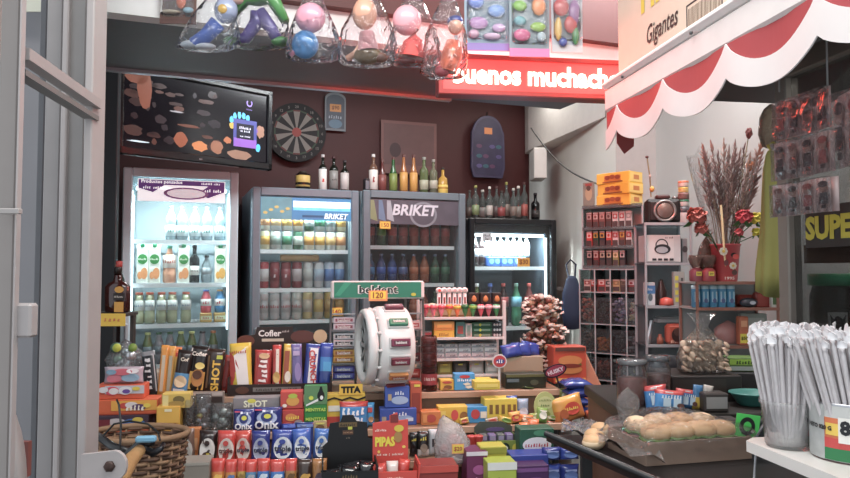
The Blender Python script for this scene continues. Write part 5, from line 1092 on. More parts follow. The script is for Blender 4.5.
BT = Matrix.Translation(loc) @ Matrix.Rotation(R(DW), 4, 'Z')
for k in range(4):
    c1, c2 = gp[k]
    for j in range(2):
        gumpack('gum_pack', f'gum pack, {("lower", "upper")[j]} of the pair on the {("lowest", "second", "third", "top")[k]} left shelf of the gum stand', c1, c2, w_*.23, .022, BT @ Matrix.Translation((-w_*.355, .03, h*(.06+.155*k)+.014+.024*j)), .04)
for k, (c1, c2) in enumerate((('8a3a3a', 'a05a50'), ('5a2c34', '3a3034'), ('3a4a4a', '2a3838'), ('c8b0b0', 'a04a4a'))):
    gumpack('gum_pack', f'gum pack on the {("lowest", "second", "third", "top")[k]} right shelf of the gum stand', c1, c2, w_*.15, .03, BT @ Matrix.Translation((w_*.395, .03, h*(.06+.155*k)+.018)), .04)
WH = Matrix.Translation(BT @ Vector((w_*.075, -.165, h*.425))) @ Matrix.Rotation(R(DW+9), 4, 'Z')
wh = E('wheel_display', 'white plastic drum wheel holding gum packs in front of the gum stand', 'wheel display', WH.translation, DW+9)
TX = Matrix.Rotation(R(90), 4, 'Y'); wp_ = M('dcdcda', .3, coat=.3, n=.03)
Rr = .134
MB().lathe([(.05, -.055), (Rr*.90, -.055), (Rr*.96, -.050), (Rr, -.035), (Rr, .035), (Rr*.96, .055), (Rr*.88, .062), (.05, .062)], wp_, 48, T=TX).build('drum', wh)
MB().lathe([(Rr*.80, -.088), (Rr*.86, -.094), (Rr*.93, -.088), (Rr*.95, -.075), (Rr*.93, -.062), (Rr*.80, -.060), (Rr*.76, -.07), (Rr*.76, -.08), (Rr*.80, -.088)], wp_, 48, T=TX, cap=False).build('front_ring', wh)
MB().lathe([(0, -.070), (Rr*.78, -.070), (Rr*.78, -.066), (0, -.066)], G('9aa4a4', .6, .08, .9, body='3c4446'), 40, T=TX).build('clear_cover', wh)
MB().lathe([(0, -.076), (.012, -.076), (.016, -.07), (.016, -.05), (0, -.05)], M('9a9c9a', .3), 16, T=TX).build('hub', wh)
for i in range(6): MB().box((-.075, 0, 0), (.004, .014, Rr*1.5), M('a0a6a6', .4), .001).build('spoke', wh).rotation_euler = (R(30*i), 0, 0)
for i in range(14):
    a = 2*math.pi*i/14; MB().box((-.058, Rr*.95*math.cos(a), Rr*.95*math.sin(a)), (.012, .008, .008), wp_, .002).build('clip', wh)
cols = [('6a2a3c', '8a3a4c'), ('2a8a6a', '1c6a50'), ('7a2c4a', '5a2438'), ('6a2838', '8a3048'), ('b87838', 'a85a40'), ('6a2430', '4a1c28')]
for i, a in enumerate((69, 38, 10, -14, -37, -60)):
    T_ = WH @ Matrix.Rotation(R(-a), 4, 'X') @ Matrix.Translation((.006, -Rr-.009, 0))
    gumpack('gum_pack', f'gum pack clipped on the white wheel, {ORD[i]} from the top', cols[i][0], cols[i][1], .062, .024, T_, .014, None)
    MB().box((.006, -Rr-.001, 0), (.072, .006, .036), M('c8c8c6', .4), .002).build('pack_holder', wh).rotation_euler = (R(-a), 0, 0)
MB().tube([(.0, 0, -.01), (.02, .11, -.01)], .010, gy, 8).build('axle', wh)
# ================= candy rack
loc, w_, h = slot(421, 506, 301, 'A', .20)
RK = E('candy_rack', 'white wire rack with shelves of small sweets beside the gum stand', 'rack', loc, DW); RT = Matrix.Translation(loc) @ Matrix.Rotation(R(DW), 4, 'Z')
wr = M('c8c8c6', .4)
for sx in (-1, 1):
    MB().box((sx*(w_/2-.006), .0, h*.5+.0), (.013, .012, h), wr, .002).build('post', RK); MB().box((sx*(w_/2-.006), .115, h*.5), (.012, .01, h), wr, .002).build('post', RK)
zsv = [h*.06, h*.26, h*.52, h*.77]
for z in zsv: MB().box((0, .057, z), (w_-.026, .112, .004), wr).box((0, -.004, z+.004), (w_-.02, .006, .010), wr, .001).build('shelf', RK)
MB().box((0, .118, h*.5), (w_-.02, .003, h*.9), M('9a9c9c', .5)).build('back_panel', RK)
def onrack(x, y, z): return RT @ Vector((x*w_, y, z+.003))
cone = [('c84a5a', 'pink', 'b03040'), ('d86a78', 'light pink', 'c84a58'), ('e07080', 'rose', 'c83848'), ('d8a028', 'yellow', 'c83a24'), ('d86a28', 'orange', 'd8c038'), ('2a7a3c', 'green', '1c5a30'), ('3a8a4a', 'leaf green', '8ab848'), ('c8384a', 'crimson', 'e0d8d8'), ('b84a5a', 'dull pink', 'd8a8b0'), ('2a8a4c', 'dark green', 'e0e4e0')]
for i, (c1, nm, c2) in enumerate(cone):
    x = -.43+.094*i; hh = h*.17
    mb = MB().lathe([(.001, 0), (.011, hh*.55), (.014, hh*.9), (.010, hh)], M(c1, .3, coat=.3), 10); o = mb.build('candy_cone', None, onrack(x, .035, zsv[3]), DW, f'{nm} cone shaped sweet, {ORD[i]} from left on the rack', 'sweet', 'cone sweets on the rack')
    MB().lathe([(.0145, hh*.68), (.0152, hh*.8), (.0145, hh*.9)], M(c2, .4), 10).build('band', o)
for i in range(6):
    x = -.27+.062*i
    mb = MB().tube([(0, 0, 0), (0, 0, .052)], .0075, M('e4e4e2', .4), 8); o = mb.build('lollipop_tube', None, onrack(x+.02, .075, zsv[3]+.045), DW, f'white round topped lollipop tube, {ORD[i]} from left above the rack', 'sweet', 'white lollipop tubes')
    MB().ball((0, 0, .058), (.0135, .0135, .012), M('e8e6e4', .4), 12).build('round_top', o); MB().oval(0, .058, .006, .006, -.0135, M('d03a30' if i == 0 else 'b8a8a8', .4)).build('printed_dot', o)
    MB().rect(0, .02, .007, .025, -.0072, M('8a3a3a', .4)).build('print', o)
for i in range(1): MB().box((0, 0, .021), (w_*.46, .05, .042), M('a87a48', .6, n=.2)).rect(0, .02, w_*.3, .02, -.0255, M('e0c8a0', .5)).build('tube_holder', None, onrack(-.10, .085, zsv[3]), DW, 'tan carton holding the white lollipop tubes on the rack', 'box')
for i, (x, c, c2) in enumerate(((-.33, 'd8c0a0', 'c8a878'), (-.42, 'c8b090', 'e0d0b0'))):
    mb = MB().lathe([(.0, 0), (.03, .004), (.036, .03), (.02, .05), (.0, .055)], M(c, .5, bump=.6), 12); mb.build('crumb_bag', None, onrack(x, .08, zsv[3]+.02*i), DW, ('beige snack bag at the upper left of the rack', 'paler beige snack bag behind it at the rack corner')[i], 'bag') if i == 0 else None
for i, (x, ww) in enumerate(((.17, .13), (.31, .13), (.45, .11))):
    mb = MB().box((0, 0, .022), (w_*ww, .03, .044), M('2a1c16', .5), .003).lathe([(0, 0), (.009, .003), (.011, .012), (.006, .022), (0, .026)], M('b8783a', .4), 10, c=(0, -.016, .008), sy=.3); mb.build('chocolate_box', None, onrack(x, .085, zsv[3]+.05), DW, f'dark brown chocolate box with amber drop, {ORD[i]} from left above the rack', 'box', 'dark brown chocolate boxes above the rack')
MB().box((.0, 0, .024), (w_*.38, .05, .048), M('3a2a24', .6)).build('cardboard_riser', None, onrack(.31, .085, zsv[3]), DW, 'dark carton under the brown chocolate boxes on the rack', 'box')
def rb(x, z, ww, hh, c, lab, items, d=.05, y=.03, nm='sweet_box'):
    mb = MB().box((0, d/2, hh/2), (ww*w_-.001, d, hh), M(c, .45), .001); deco(mb, ww*w_, hh, 0, items); return mb.build(nm, None, onrack(x, y, z), DW, lab, 'box')
rb(-.22, zsv[2], .24, h*.10, 'd8b028', 'yellow flat box on the middle shelf of the rack', [('t', 'menta', 0, .5, .5, '8a5a20')], y=.01); rb(-.22, zsv[2]+h*.102, .24, h*.11, 'c8842c', 'amber flat box on top of the yellow one on the rack', [('r', 0, .5, .7, .4, 'e0a848')], y=.01)
rb(-.42, zsv[2], .13, h*.09, '8a8486', 'grey red small box, left end of the rack middle shelf', [('r', 0, .6, .9, .4, '9a3a40')])
rb(-.02, zsv[2], .11, h*.2, '5a8a84', 'teal small box at the middle of the rack', [('r', 0, .5, .6, .5, 'a04038')]); rb(.08, zsv[2], .08, h*.18, 'c8c4c0', 'white slanted small box on the rack', [('r', 0, .5, .5, .7, '8a9a90')])
for k in range(3): rb(.24, zsv[2]+h*.065*k, .24, h*.062, '2c5a40', f'dark green gum carton, {ORD[k]} from the bottom of the rack pile', [('r', 0, .5, .8, .35, '7a9a84'), ('o', -.1, .5, .06, .3, 'c8c838')])
for k in range(3): rb(.42, zsv[2]+h*.065*k, .13, h*.062, '3a3c40', f'black and white dotted gum carton, {ORD[k]} from the bottom at right', [('o', -.25, .5, .1, .25, 'c8c8c8'), ('o', 0, .5, .1, .25, 'c8c8c8'), ('o', .25, .5, .1, .25, 'c8c8c8')])
for r_ in range(3):
    for c_ in range(5):
        rb(-.28+.155*c_, zsv[1]+h*.062*r_, .15, h*.06, ('c4c8cc', 'b4b8bc', 'd0d2d4')[(r_+c_) % 3], f'white gum carton, {ORD[c_]} column, {ORD[r_]} layer up, on the rack', [('r', 0, .35, .9, .3, '8a9098'), ('t', 'mint', .1, .7, .4, '50585c')])
rb(-.43, zsv[1], .12, h*.19, '5a3838', 'dark red small carton left of the white gum cartons', [('r', 0, .5, .6, .5, '8a6a68')])
for i, (x, c, c2, nm) in enumerate(((-.2, '7a6a30', 'a8a050', 'olive'), (-.02, '2c2c2c', '5a5a58', 'black'), (.17, '9a9c98', 'b8bab8', 'grey'), (.36, 'a8a8a4', 'c8c8c4', 'pale grey'))):
    rb(x, zsv[0], .17, h*.17, c, f'{nm} carton on the lowest shelf of the rack', [('r', 0, .5, .7, .6, c2), ('r', 0, .75, .3, .1, 'c8c838')])
# round sweets tower
loc, w2, h2 = slot(421, 437, 336, 'A', .02)
tw_ = E('sweets_tower', 'tall clear tube of dark red sweets with a red label near its foot', 'jar', loc, DW)
MB().lathe([(w2*.42, 0), (w2*.5, .003), (w2*.5, h2*.97), (w2*.44, h2)], G('d8c0c0', .12, .06, .8, body='8a5a58'), 18).build('tube', tw_)
for k in range(7):
    MB().lathe([(0, 0), (w2*.42, .002), (w2*.42, h2*.115), (0, h2*.118)], M(('5a2424', '6a2c2c', '4a1c1e')[k % 3], .4, n=.4, s=70), 14, c=(0, 0, h2*.02+k*h2*.135)).build('sweets_layer', tw_)
mb = MB(); cyl_patch(mb, w2*.51, -80, 80, h2*.12, h2*.32, M('8a2c34', .4)); cyl_text(mb, 'gomitas', w2*.52, 0, h2*.23, .012, M('d8c8c0', .4), wid=w2*.8); mb.build('label', tw_)
# ================= right part of the second step
def ct(*a, **k): return carton(*a, **k)
ct(421, 441, 412, 'B', 'c87028', 'biscuit_box', 'low orange biscuit box at the foot of the sweets tower', [('o', 0, .5, .25, .3, 'b03828'), ('r', -.3, .5, .2, .6, 'd88a40')], dy=.02, d=.05)
ct(440, 454, 380, 'A', 'd8a828', 'biscuit_box', 'upright yellow biscuit box with brown bread print', [('o', 0, .75, .35, .12, 'b03828'), ('o', .05, .3, .3, .2, '7a4a24'), ('o', -.15, .15, .2, .1, '9a6a34')], dy=.015, d=.04, zoff=-.0)
ct(454, 475, 374, 'A', '2a90c8', 'cracker_box', 'upright sky blue cracker box with two cracker pictures', [('o', 0, .82, .25, .1, 'b82c30'), ('t', 'Crackers', 0, .62, .7, 'f0f4f4'), ('p', [(-.1, .4), (.15, .48), (.3, .36), (.05, .28)], 'e0d8c0'), ('p', [(-.0, .22), (.25, .3), (.4, .18), (.15, .1)], 'e0d8c0')], dy=.01, d=.04)
ct(475, 492, 379, 'A', 'd8c030', 'biscuit_box', 'upright bright yellow box right of the sky blue cracker box', [('o', 0, .7, .2, .14, 'c83830'), ('r', .1, .3, .5, .25, 'e8d870'), ('r', -.2, .9, .3, .1, 'f0e8b0')], dy=.015, d=.04)
ct(438, 468, 407, 'B', 'd8b028', 'biscuit_box', 'low yellow biscuit box with red badge beneath the bread box', [('o', .05, .5, .12, .32, 'c83830'), ('o', .35, .4, .14, .3, '8a5a28'), ('r', -.35, .5, .2, .5, 'e0c860')], dy=.035, d=.05)
ct(467, 487, 407, 'B', '2488c0', 'cracker_box', 'low sky blue cracker box lying right of the yellow one', [('o', -.1, .55, .22, .3, 'b82c30'), ('r', .3, .5, .3, .4, 'dcd4c0')], dy=.03, d=.05)
ct(484, 517, 399, 'B', 'd8c038', 'biscuit_box', 'large yellow box with five brown figures on its side', [('r', -.3, .55, .1, .4, '7a5a28'), ('r', -.12, .55, .1, .4, '7a5a28'), ('r', .06, .55, .1, .4, '7a5a28'), ('r', .24, .55, .1, .4, '7a5a28'), ('r', .4, .55, .08, .4, '7a5a28'), ('r', 0, .12, .9, .14, 'a87830')], dy=.035, d=.06)
ct(474, 500, 390, (TD['B'][0]+.105, TD['B'][1]), 'd0b830', 'biscuit_box', 'flat yellow box on the large yellow box with figures', [('r', 0, .5, .8, .4, 'e0cc60')], dy=.045, d=.05, hh=.028)
loc, w3, h3 = slot(492, 506, 380, 'A', .01)
mb = MB(); mb.oval(0, 0, .026, .024, 0, M('c8ccd0', .4), 24, .004); mb.oval(0, 0, .022, .020, -.0045, M('b02c34', .4)); mb.oval(.002, .0, .016, .008, -.006, M('2a4088', .4)); mb.text('Rex', 0, 0, -.0075, M('f0f0f0', .4), w=.024)
mb.box((0, .004, -.055), (.008, .004, .08), M('c8ccd0', .4)); mb.build('round_shelf_sign', None, (loc.x, loc.y, loc.z+.098), DW, 'small round red and blue sign standing right of the yellow boxes', 'sign')
ct(505, 520, 394, 'A', '3a3c44', 'sweet_box', 'dark grey low box behind the white and blue packet', [('r', 0, .7, .8, .3, '5a6a70')], dy=.02, d=.04, hh=.04)
pack(507, 518, 397, 'B', two('dcdce0', '2a4a98', .5), 'candy_bag', 'white and blue packet right of the large yellow box', [('o', 0, .5, .35, .2, 'b03040')], dy=.035, t=.02)
pack(517, 529, 400, 'B', two('30508c', '90a0b8', .5), 'candy_bag', 'grey blue packet left of the pale green oval card', [('o', 0, .4, .35, .2, 'c8ccd8')], dy=.04, t=.02)
ct(505, 546, 381, 'A', '2a3024', 'cookie_box', 'wide dark green grey box under the carton of blue packs', [('r', 0, .88, .96, .2, '5a5c38'), ('o', .2, .4, .1, .2, '4a5040')], dy=.02, d=.06, hh=.05)
# pale green oval card
loc, w3, h3 = slot(532, 557, 392, 'B', .02)
MB().prism([(w3*.44*math.cos(R(a)), h3*.5+h3*.5*math.sin(R(a))) for a in range(0, 360, 18)], 0, .006, M('b8c07a', .5)).oval(0, h3*.62, w3*.3, h3*.22, -.0002, M('c8cc90', .5)).text('VAUQUITA', 0, h3*.72, -.0016, M('5a7a3a', .5), w=w3*.5).text('LIGHT', 0, h3*.55, -.0016, M('5a7a3a', .5), w=w3*.35).oval(0, h3*.25, w3*.2, h3*.1, -.0004, M('8a9a50', .5)).build('oval_display_card', None, loc, DW, 'pale green oval display card with small green lettering', 'card')
# dark oval sign
loc, w3, h3 = slot(543, 566, 375, 'A', .0)
mb = MB(); mb.oval(0, 0, .042, .022, 0, M('1c1c26', .4), 24, .005); mb.text('HUSKY', 0, 0, -.0065, M('d0c8d0', .4), w=.06, bold=.04); mb.oval(0, .001, .037, .018, -.0052, M('8a2c44', .4)); o = mb.build('oval_shelf_sign', None, (loc.x, loc.y, loc.z+.062), DW, 'dark oval sign with pale capital lettering, tilted upward', 'sign'); o.rotation_euler.y = R(-18)
MB().box((0, .006, -.045), (.006, .004, .09), M('202028', .4)).build('sign_stem', o)
# blue packs stack
for i in range(4):
    px = (580, 577, 583, 579)[i]; loc, w3, h3 = slot(px-15, px+14, 400, 'B', .07)
    mb = MB().pillow(w3, .085, .030, lambda u, v: M('1c3a8c', .25, coat=.5, n=.2), nx=8, nz=6, seed=i+140, T=Matrix.Rotation(R(-90), 4, 'X') @ Matrix.Translation((0, 0, 0)))
    mb.build('cookie_pack', None, (loc.x, loc.y, loc.z+.018+.030*i), DW+(4, -5, 3, -2)[i], f'blue shiny cookie pack, {ORD[i]} from the bottom of the stack by the cardboard flap', 'packet')
pack(556, 587, 397, 'B', two('c8762c', 'd89a34', .5), 'candy_bag', 'orange candy bag tilted up to the right beside the oval card', [('o', .1, .5, .25, .25, 'c83820'), ('t', 'Palitos', .08, .5, .45, 'e8d850'), ('o', -.2, .35, .14, .2, 'b85a20')], dy=.0, t=.03, tilt=-14)
loc, w3, h3 = slot(586, 603, 411, 'B', .01)
MB().lathe([(.0, 0), (.026, .002), (.033, .022), (.034, .03), (.030, .032), (0, .033)], M('b85028', .4), 20).build('orange_tub', None, loc, DW, 'small round orange tub right of the orange candy bag', 'tub')
MB().lathe([(.0, 0), (.026, .001), (0, .002)], M('d89a80', .5), 20, c=(0, 0, .033)).build('lid', bpy.data.objects['orange_tub'])
for i, (a, b, yt, c, c2, lab) in enumerate(((510, 522, 413, 'd8a040', 'c83a28', 'small amber packet with red print in the middle mound'), (519, 534, 416, 'd87a28', 'e8d8c0', 'orange packet with white swirl in the middle mound'), (530, 545, 414, '8a9a40', 'd8d8b0', 'green and cream packet in front of the oval card'), (543, 560, 415, '7a9a3a', 'c8d0b0', 'leaf green and white round fronted packet'), (558, 572, 419, 'c8c8a0', '8a9a40', 'pale green packet left of the bread tray'))):
    pack(a, b, yt, 'B', c, 'candy_bag', lab, [('o', 0, .5, .35, .3, c2), ('o', .05, .55, .2, .14, c)], dy=-.005+.008*i, t=.025, tilt=(-8, 6, -5, 8, -6)[i])
# ---- third / fourth step, right
loc, w3, h3 = slot(480, 519, 428, 'C', .02)
tr_ = E('sweet_tray', 'green and grey open display tray with lime printed front', 'display box', loc, DW)
MB().box((0, 0, h3*.26), (w3, .004, h3*.52), M('7a8a3a', .5)).oval(-w3*.2, h3*.25, w3*.18, h3*.18, -.0022, M('4aa06a', .5)).oval(w3*.12, h3*.25, w3*.12, h3*.2, -.0022, M('203028', .5)).oval(w3*.12, h3*.26, w3*.07, h3*.08, -.0032, M('e0e0d0', .5)).oval(w3*.38, h3*.2, w3*.08, h3*.2, -.0022, M('c8b838', .5)).build('front_panel', tr_)
MB().prism([(-w3*.5, 0), (w3*.5, 0), (w3*.5, h3*.8), (w3*.2, h3), (-w3*.35, h3), (-w3*.5, h3*.8)], .09, .094, M('4a5048', .5)).oval(w3*.05, h3*.7, w3*.25, h3*.08, .0898, M('5a4a78', .5)).build('back_card', tr_)
for s in (-1, 1): MB().box((s*w3*.495, .046, h3*.3), (.003, .088, h3*.6), M('5a6a3a', .5)).build('side_panel', tr_)
for i in range(4):
    q = Matrix.Translation(loc) @ Matrix.Rotation(R(DW), 4, 'Z') @ Vector(((-.34+.22*i)*w3, .05, .002))
    MB().box((0, 0, h3*.32), (w3*.2, .03, h3*.62), M(('5a5c5c', '6a5a88', '58605a', '6a5a88')[i], .4), .003).rect(0, h3*.5, w3*.14, h3*.15, -.0155, M('9a90b0', .4)).build('candy_packet', None, q, DW, f'grey violet packet, {ORD[i]} from left inside the green grey tray', 'packet')
pack(520, 530, 424, 'C', 'd8702a', 'candy_bag', 'orange packet left of another beside the green tray', [('o', 0, .5, .3, .2, 'e8d0a0')], dy=.05, t=.02)
pack(529, 540, 421, 'C', 'd86828', 'candy_bag', 'deep orange upright packet behind the dark green box', [('o', 0, .55, .35, .15, 'e8b060'), ('r', 0, .3, .6, .1, 'f0e0c0')], dy=.05, t=.02)
for i in range(2):
    loc, w4, h4 = slot(467+7*i, 475+7*i, 425+i*2, 'C', .03)
    cached('redcup', lambda: MB().lathe([(.011, 0), (.013, .003), (.014, .055), (.015, .058), (.013, .060), (0, .061)], M('b82418', .4), 16).build('red_tube'), loc, DW, ('red sweets tube, left of the two by the fruit bag', 'red sweets tube, right of the two by the fruit bag')[i], 'tube', None)
ct(480, 506, 447, 'D', 'b8b034', 'sweet_box', 'yellow green open box near bottom centre right', [('r', 0, .9, 1, .14, '8a8a30'), ('o', 0, .5, .3, .2, '6a8a38'), ('r', .2, .3, .4, .1, 'd8d070')], dy=.05, d=.06)
ct(466, 487, 452, 'D', '6a2050', 'sweet_box', 'purple box with white edge right of the fruit bag', [('r', 0, .95, 1, .1, 'd8d0d8'), ('o', .1, .55, .3, .12, 'a04a88'), ('t', 'uva', 0, .3, .5, 'c88ab0')], dy=.03, d=.08)
ct(487, 516, 463, 'D', 'a8b83a', 'sweet_box', 'lime green box with white top flap and yellow sweets at bottom', [('r', 0, .9, 1, .22, 'dcdcd8'), ('t', 'LIMA', .1, .5, .5, '5a7a2a'), ('o', -.2, .3, .2, .2, 'd8d860')], dy=-.03, d=.07)
ct(514, 548, 466, 'D', '4a2458', 'sweet_box', 'dark purple box at the bottom, right of the lime green one', [('r', 0, .85, .9, .14, '7a4a88'), ('o', .1, .4, .3, .2, '6a3a78')], dy=-.01, d=.07)
loc, w3, h3 = slot(510, 547, 455, 'D', .05)
MB().box((0, .03, h3*.5), (w3, .07, h3), M('203a94', .4), .002).prism([(-w3*.5, h3*.9), (w3*.5, h3*.7), (w3*.5, h3*.8), (-w3*.5, h3*1.0)], -.003, -.0005, M('3a80c0', .4)).oval(-.01, h3*.80, .028, .012, -.0035, M('c83a88', .4)).text('pop', 0, h3*.45, -.0012, M('e8e8f4', .4), w=w3*.3).build('sweet_box', None, loc, DW, 'blue box with pink and white print above the dark purple box', 'box')
loc, w3, h3 = slot(519, 553, 429, 'C', -.03)
mb = MB().box((0, .03, h3*.5), (w3, .06, h3), M('2a5a44', .45), .002); mb.oval(0, h3*.45, w3*.42, h3*.26, -.0005, M('e0dcdc', .4)); mb.text('Freegells', 0, h3*.45, -.0025, M('b02c3c', .4), w=w3*.7, bold=.05); mb.oval(w3*.1, h3*.85, w3*.2, h3*.1, -.0005, M('4a8a68', .4)); mb.build('candy_box', None, loc, DW, 'dark green candy box with red lettering on white under the bread tray corner', 'box')
for i in range(6):
    r_, c_ = divmod(i, 3); px = (552, 570, 588)[c_]
    loc, w3, h3 = slot(px-9, px+9, 470, 'D', .05); 
    if c_ == 2: continue
    pack(px-10, px+9, (466, 449)[r_], (TD['D'][0]+r_*.072, TD['D'][1]), '1c3080' if (i % 2) else '24409a', 'cookie_pack', f'blue cookie pack, {("lower", "upper")[r_]} row, {("left", "right")[c_]}, under the black board', [('o', 0, .5, .35, .25, '5a78b8'), ('r', 0, .75, .6, .1, '8a9ac8')], dy=.05, t=.03, lean=0)
# bag of fruit
p = slot(436, 471, 415, 'C', -.03); loc, w3, h3 = p
fb = E('fruit_bag', 'clear plastic bag of red fruit with a yellow price label', 'bag', (loc.x, loc.y, loc.z), DW)
for i, (x, z) in enumerate(((-.022, .03), (.02, .03), (0, .058))): MB().ball((x, .0, z), (.024, .022, .023), M('8a4038', .4, n=.2, s=30), 14).build('fruit', fb)
o, *_ = (None,)
vs, seg = [], 20; rd = random.Random(77); prof = [(.0, .004), (.42, .002), (.5, .08), (.52, .25), (.50, .45), (.44, .65), (.36, .80), (.30, .92), (.2, 1.0)]
for (r, z) in prof:
    for j in range(seg):
        a = 2*math.pi*j/seg; k = 1+rd.uniform(-.06, .06); vs.append((w3*r*k*math.cos(a)-.010*z, .8*w3*r*k*math.sin(a), h3*z*(1-.18*(math.cos(a)*.5+.5)*(z > .6))))
n = len(prof); MB().add(vs, [(i*seg+j, i*seg+(j+1) % seg, (i+1)*seg+(j+1) % seg, (i+1)*seg+j) for i in range(n-1) for j in range(seg)], G('f8f8fa', .34, .15, .7, bump=.5, s=40, body='f4f2f2'), True).build('clear_bag', fb)
MB().box((.004, -w3*.43, .048), (.036, .0015, .028), M('e0a050', .5)).rect(.004, .048, .030, .022, -w3*.43-.0008, M('e0c838', .5)).text('$20', .004, .048, -w3*.43-.0022, M('a83a20', .5), w=.024).build('price_label', fb)
# carton with blue packs, orange crisps box, lollipop tree, cardboard flap
ct(503, 543, 357, 'A', 'a09078', 'cardboard_carton', 'light brown carton with faded print holding blue packs', [('r', -.1, .35, .7, .3, '8a7a66'), ('r', .35, .3, .15, .3, 'a85a48')], dy=.12, d=.10)
loc, w3, h3 = slot(503, 543, 357, 'A', .12)
for i in range(3):
    mb = MB().pillow(.075, .05, .028, lambda u, v: M('1c3a98', .25, coat=.5, n=.2), nx=7, nz=6, seed=i+200); q = Matrix.Translation(loc) @ Matrix.Rotation(R(DW), 4, 'Z') @ Vector(((-.01+.04*i-.03), -.004+.025*i, h3+.001 if i else h3-.012+.012))
    o = mb.build('cookie_pack', None, q, DW, f'small blue packet, {ORD[i]} from left on the light brown carton', 'packet'); o.rotation_euler = (R(-20), R(10*i-10), R(DW))
ct(553, 586, 347, 'A', 'b8401c', 'crisps_box', 'orange red box with burger print behind the blue packs', [('o', 0, .5, .35, .1, '5a7a34'), ('o', 0, .62, .36, .14, 'c08040'), ('o', 0, .38, .36, .12, 'b87838'), ('o', 0, .48, .33, .06, '7a2c1c'), ('r', 0, .93, .9, .1, '5a3a30'), ('r', 0, .1, .9, .1, 'd8b050')], dy=.10, d=.08)
loc, w3, h3 = slot(524, 560, 293, 'A', .25)
lt_ = E('lollipop_tree', 'tall tree of wrapped brown and white lollipops beside the rack', 'lollipop stand', loc, DW)
MB().lathe([(.05, 0), (.05, .012), (.012, .016), (.010, h3*.95), (0, h3)], M('8a7060', .5), 14).build('stand_post', lt_)
rd = random.Random(8); mb1 = []
wr1, wr2, wr3 = M('683a2c', .3, coat=.4), M('a88468', .35), M('ccc0b4', .4)
N = 96
for i in range(N):
    z = h3*(.10+.85*((i*.618) % 1)); a = rd.uniform(-math.pi*1.02, .02*math.pi) if i % 5 else rd.uniform(0, math.pi); zr = z/h3
    r = w3*(.30 if zr > .62 else .34)+rd.uniform(0, .016)
    if zr > .9: r *= .7
    x, y = r*math.cos(a), r*math.sin(a)*.9
    m = MB(); m.ball((x, y, z), (.0145, .0145, .013), (wr1, wr1, wr2)[i % 3], 8)
    k = 1.4; d = Vector((x, y, 0)).normalized(); tz = rd.uniform(-.012, .012)
    e0 = Vector((x, y, z)); t1 = e0+d*.030+Vector((rd.uniform(-.01, .01), 0, tz)); s_ = Vector((-d.y, d.x, 0))*.014
    m.add([tuple(e0+d*.008), tuple(t1+s_), tuple(t1-s_), tuple(t1+Vector((0, 0, .010)))], [(0, 1, 3), (0, 3, 2), (0, 2, 1), (1, 2, 3)], wr3)
    m.build('wrapped_lollipop', lt_)
inn = MB()
for i in range(150):
    z = h3*rd.uniform(.06, .96); a = rd.uniform(0, 6.28); r = w3*rd.uniform(.1, .30)*(.7 if z > .85*h3 else 1)
    inn.ball((r*math.cos(a), r*math.sin(a)*.9, z), (.014, .014, .012), (wr1, wr2, wr3, wr1)[i % 4], 6)
inn.build('inner_lollipops', lt_, kind='stuff')
loc, w3, h3 = slot(583, 606, 349, 'A', .0)
A_ = at(580, 352, 2.60); 
vs = [at(583, 348, 2.78), at(617, 418, 2.50), at(596, 414, 2.52), at(577, 356, 2.76), ]
FL = E('cardboard_flap', 'triangular brown cardboard flap leaning right of the blue packs', 'cardboard'); MB().box((.62, 2.50, .50), (.02, .02, 1.0), wood).build('support_post', FL)
vs = [v for v in vs]; off = Vector((.01, .012, 0)); vs += [v+off for v in vs[:4]]
MB().add([tuple(v) for v in (at(583, 349, 2.75), at(616, 420, 2.36), at(584, 424, 2.46), at(582, 352, 2.76))]+[tuple(v+Vector((.006, .006, 0))) for v in (at(583, 349, 2.75), at(616, 420, 2.36), at(584, 424, 2.46), at(582, 352, 2.76))], [(0,1,2,3),(7,6,5,4),(0,4,5,1),(1,5,6,2),(2,6,7,3),(3,7,4,0)], M('9a6448', .7, n=.1)).build('flap', FL)

clut = [(498, 512, 418, 'B', 'c8a83a', '6a8a38', 'yellow and green packet in the middle mound, behind the tray'), (486, 499, 419, 'B', 'b8b0a0', 'c84a38', 'beige packet with red spot in the middle mound'), (545, 556, 425, 'B', 'c84a34', 'e0d8c8', 'red packet with cream spot at the right of the mound'), (558, 569, 404, 'A', '6a7a3a', 'c8c8a8', 'olive packet standing behind the orange candy bag'), (522, 535, 388, 'A', '3a4a2c', '7a8a50', 'dark olive packet behind the pale oval card'), (460, 470, 419, 'B', 'c8b040', 'b04a30', 'small yellow packet left of the red tubes'), (536, 547, 409, 'B', '7aa048', 'e8e8d8', 'green and white packet overlapping the pale oval card')]
for i, (a, b, yt, t_, c, c2, lab) in enumerate(clut):
    pack(a, b, yt, t_, c, 'candy_bag', lab, [('o', 0, .5, .34, .26, c2), ('r', 0, .78, .6, .08, c2)], dy=-.012+.01*(i % 3), t=.02, tilt=(12, -9, 14, -6, 10, -12, 8)[i], lean=10)
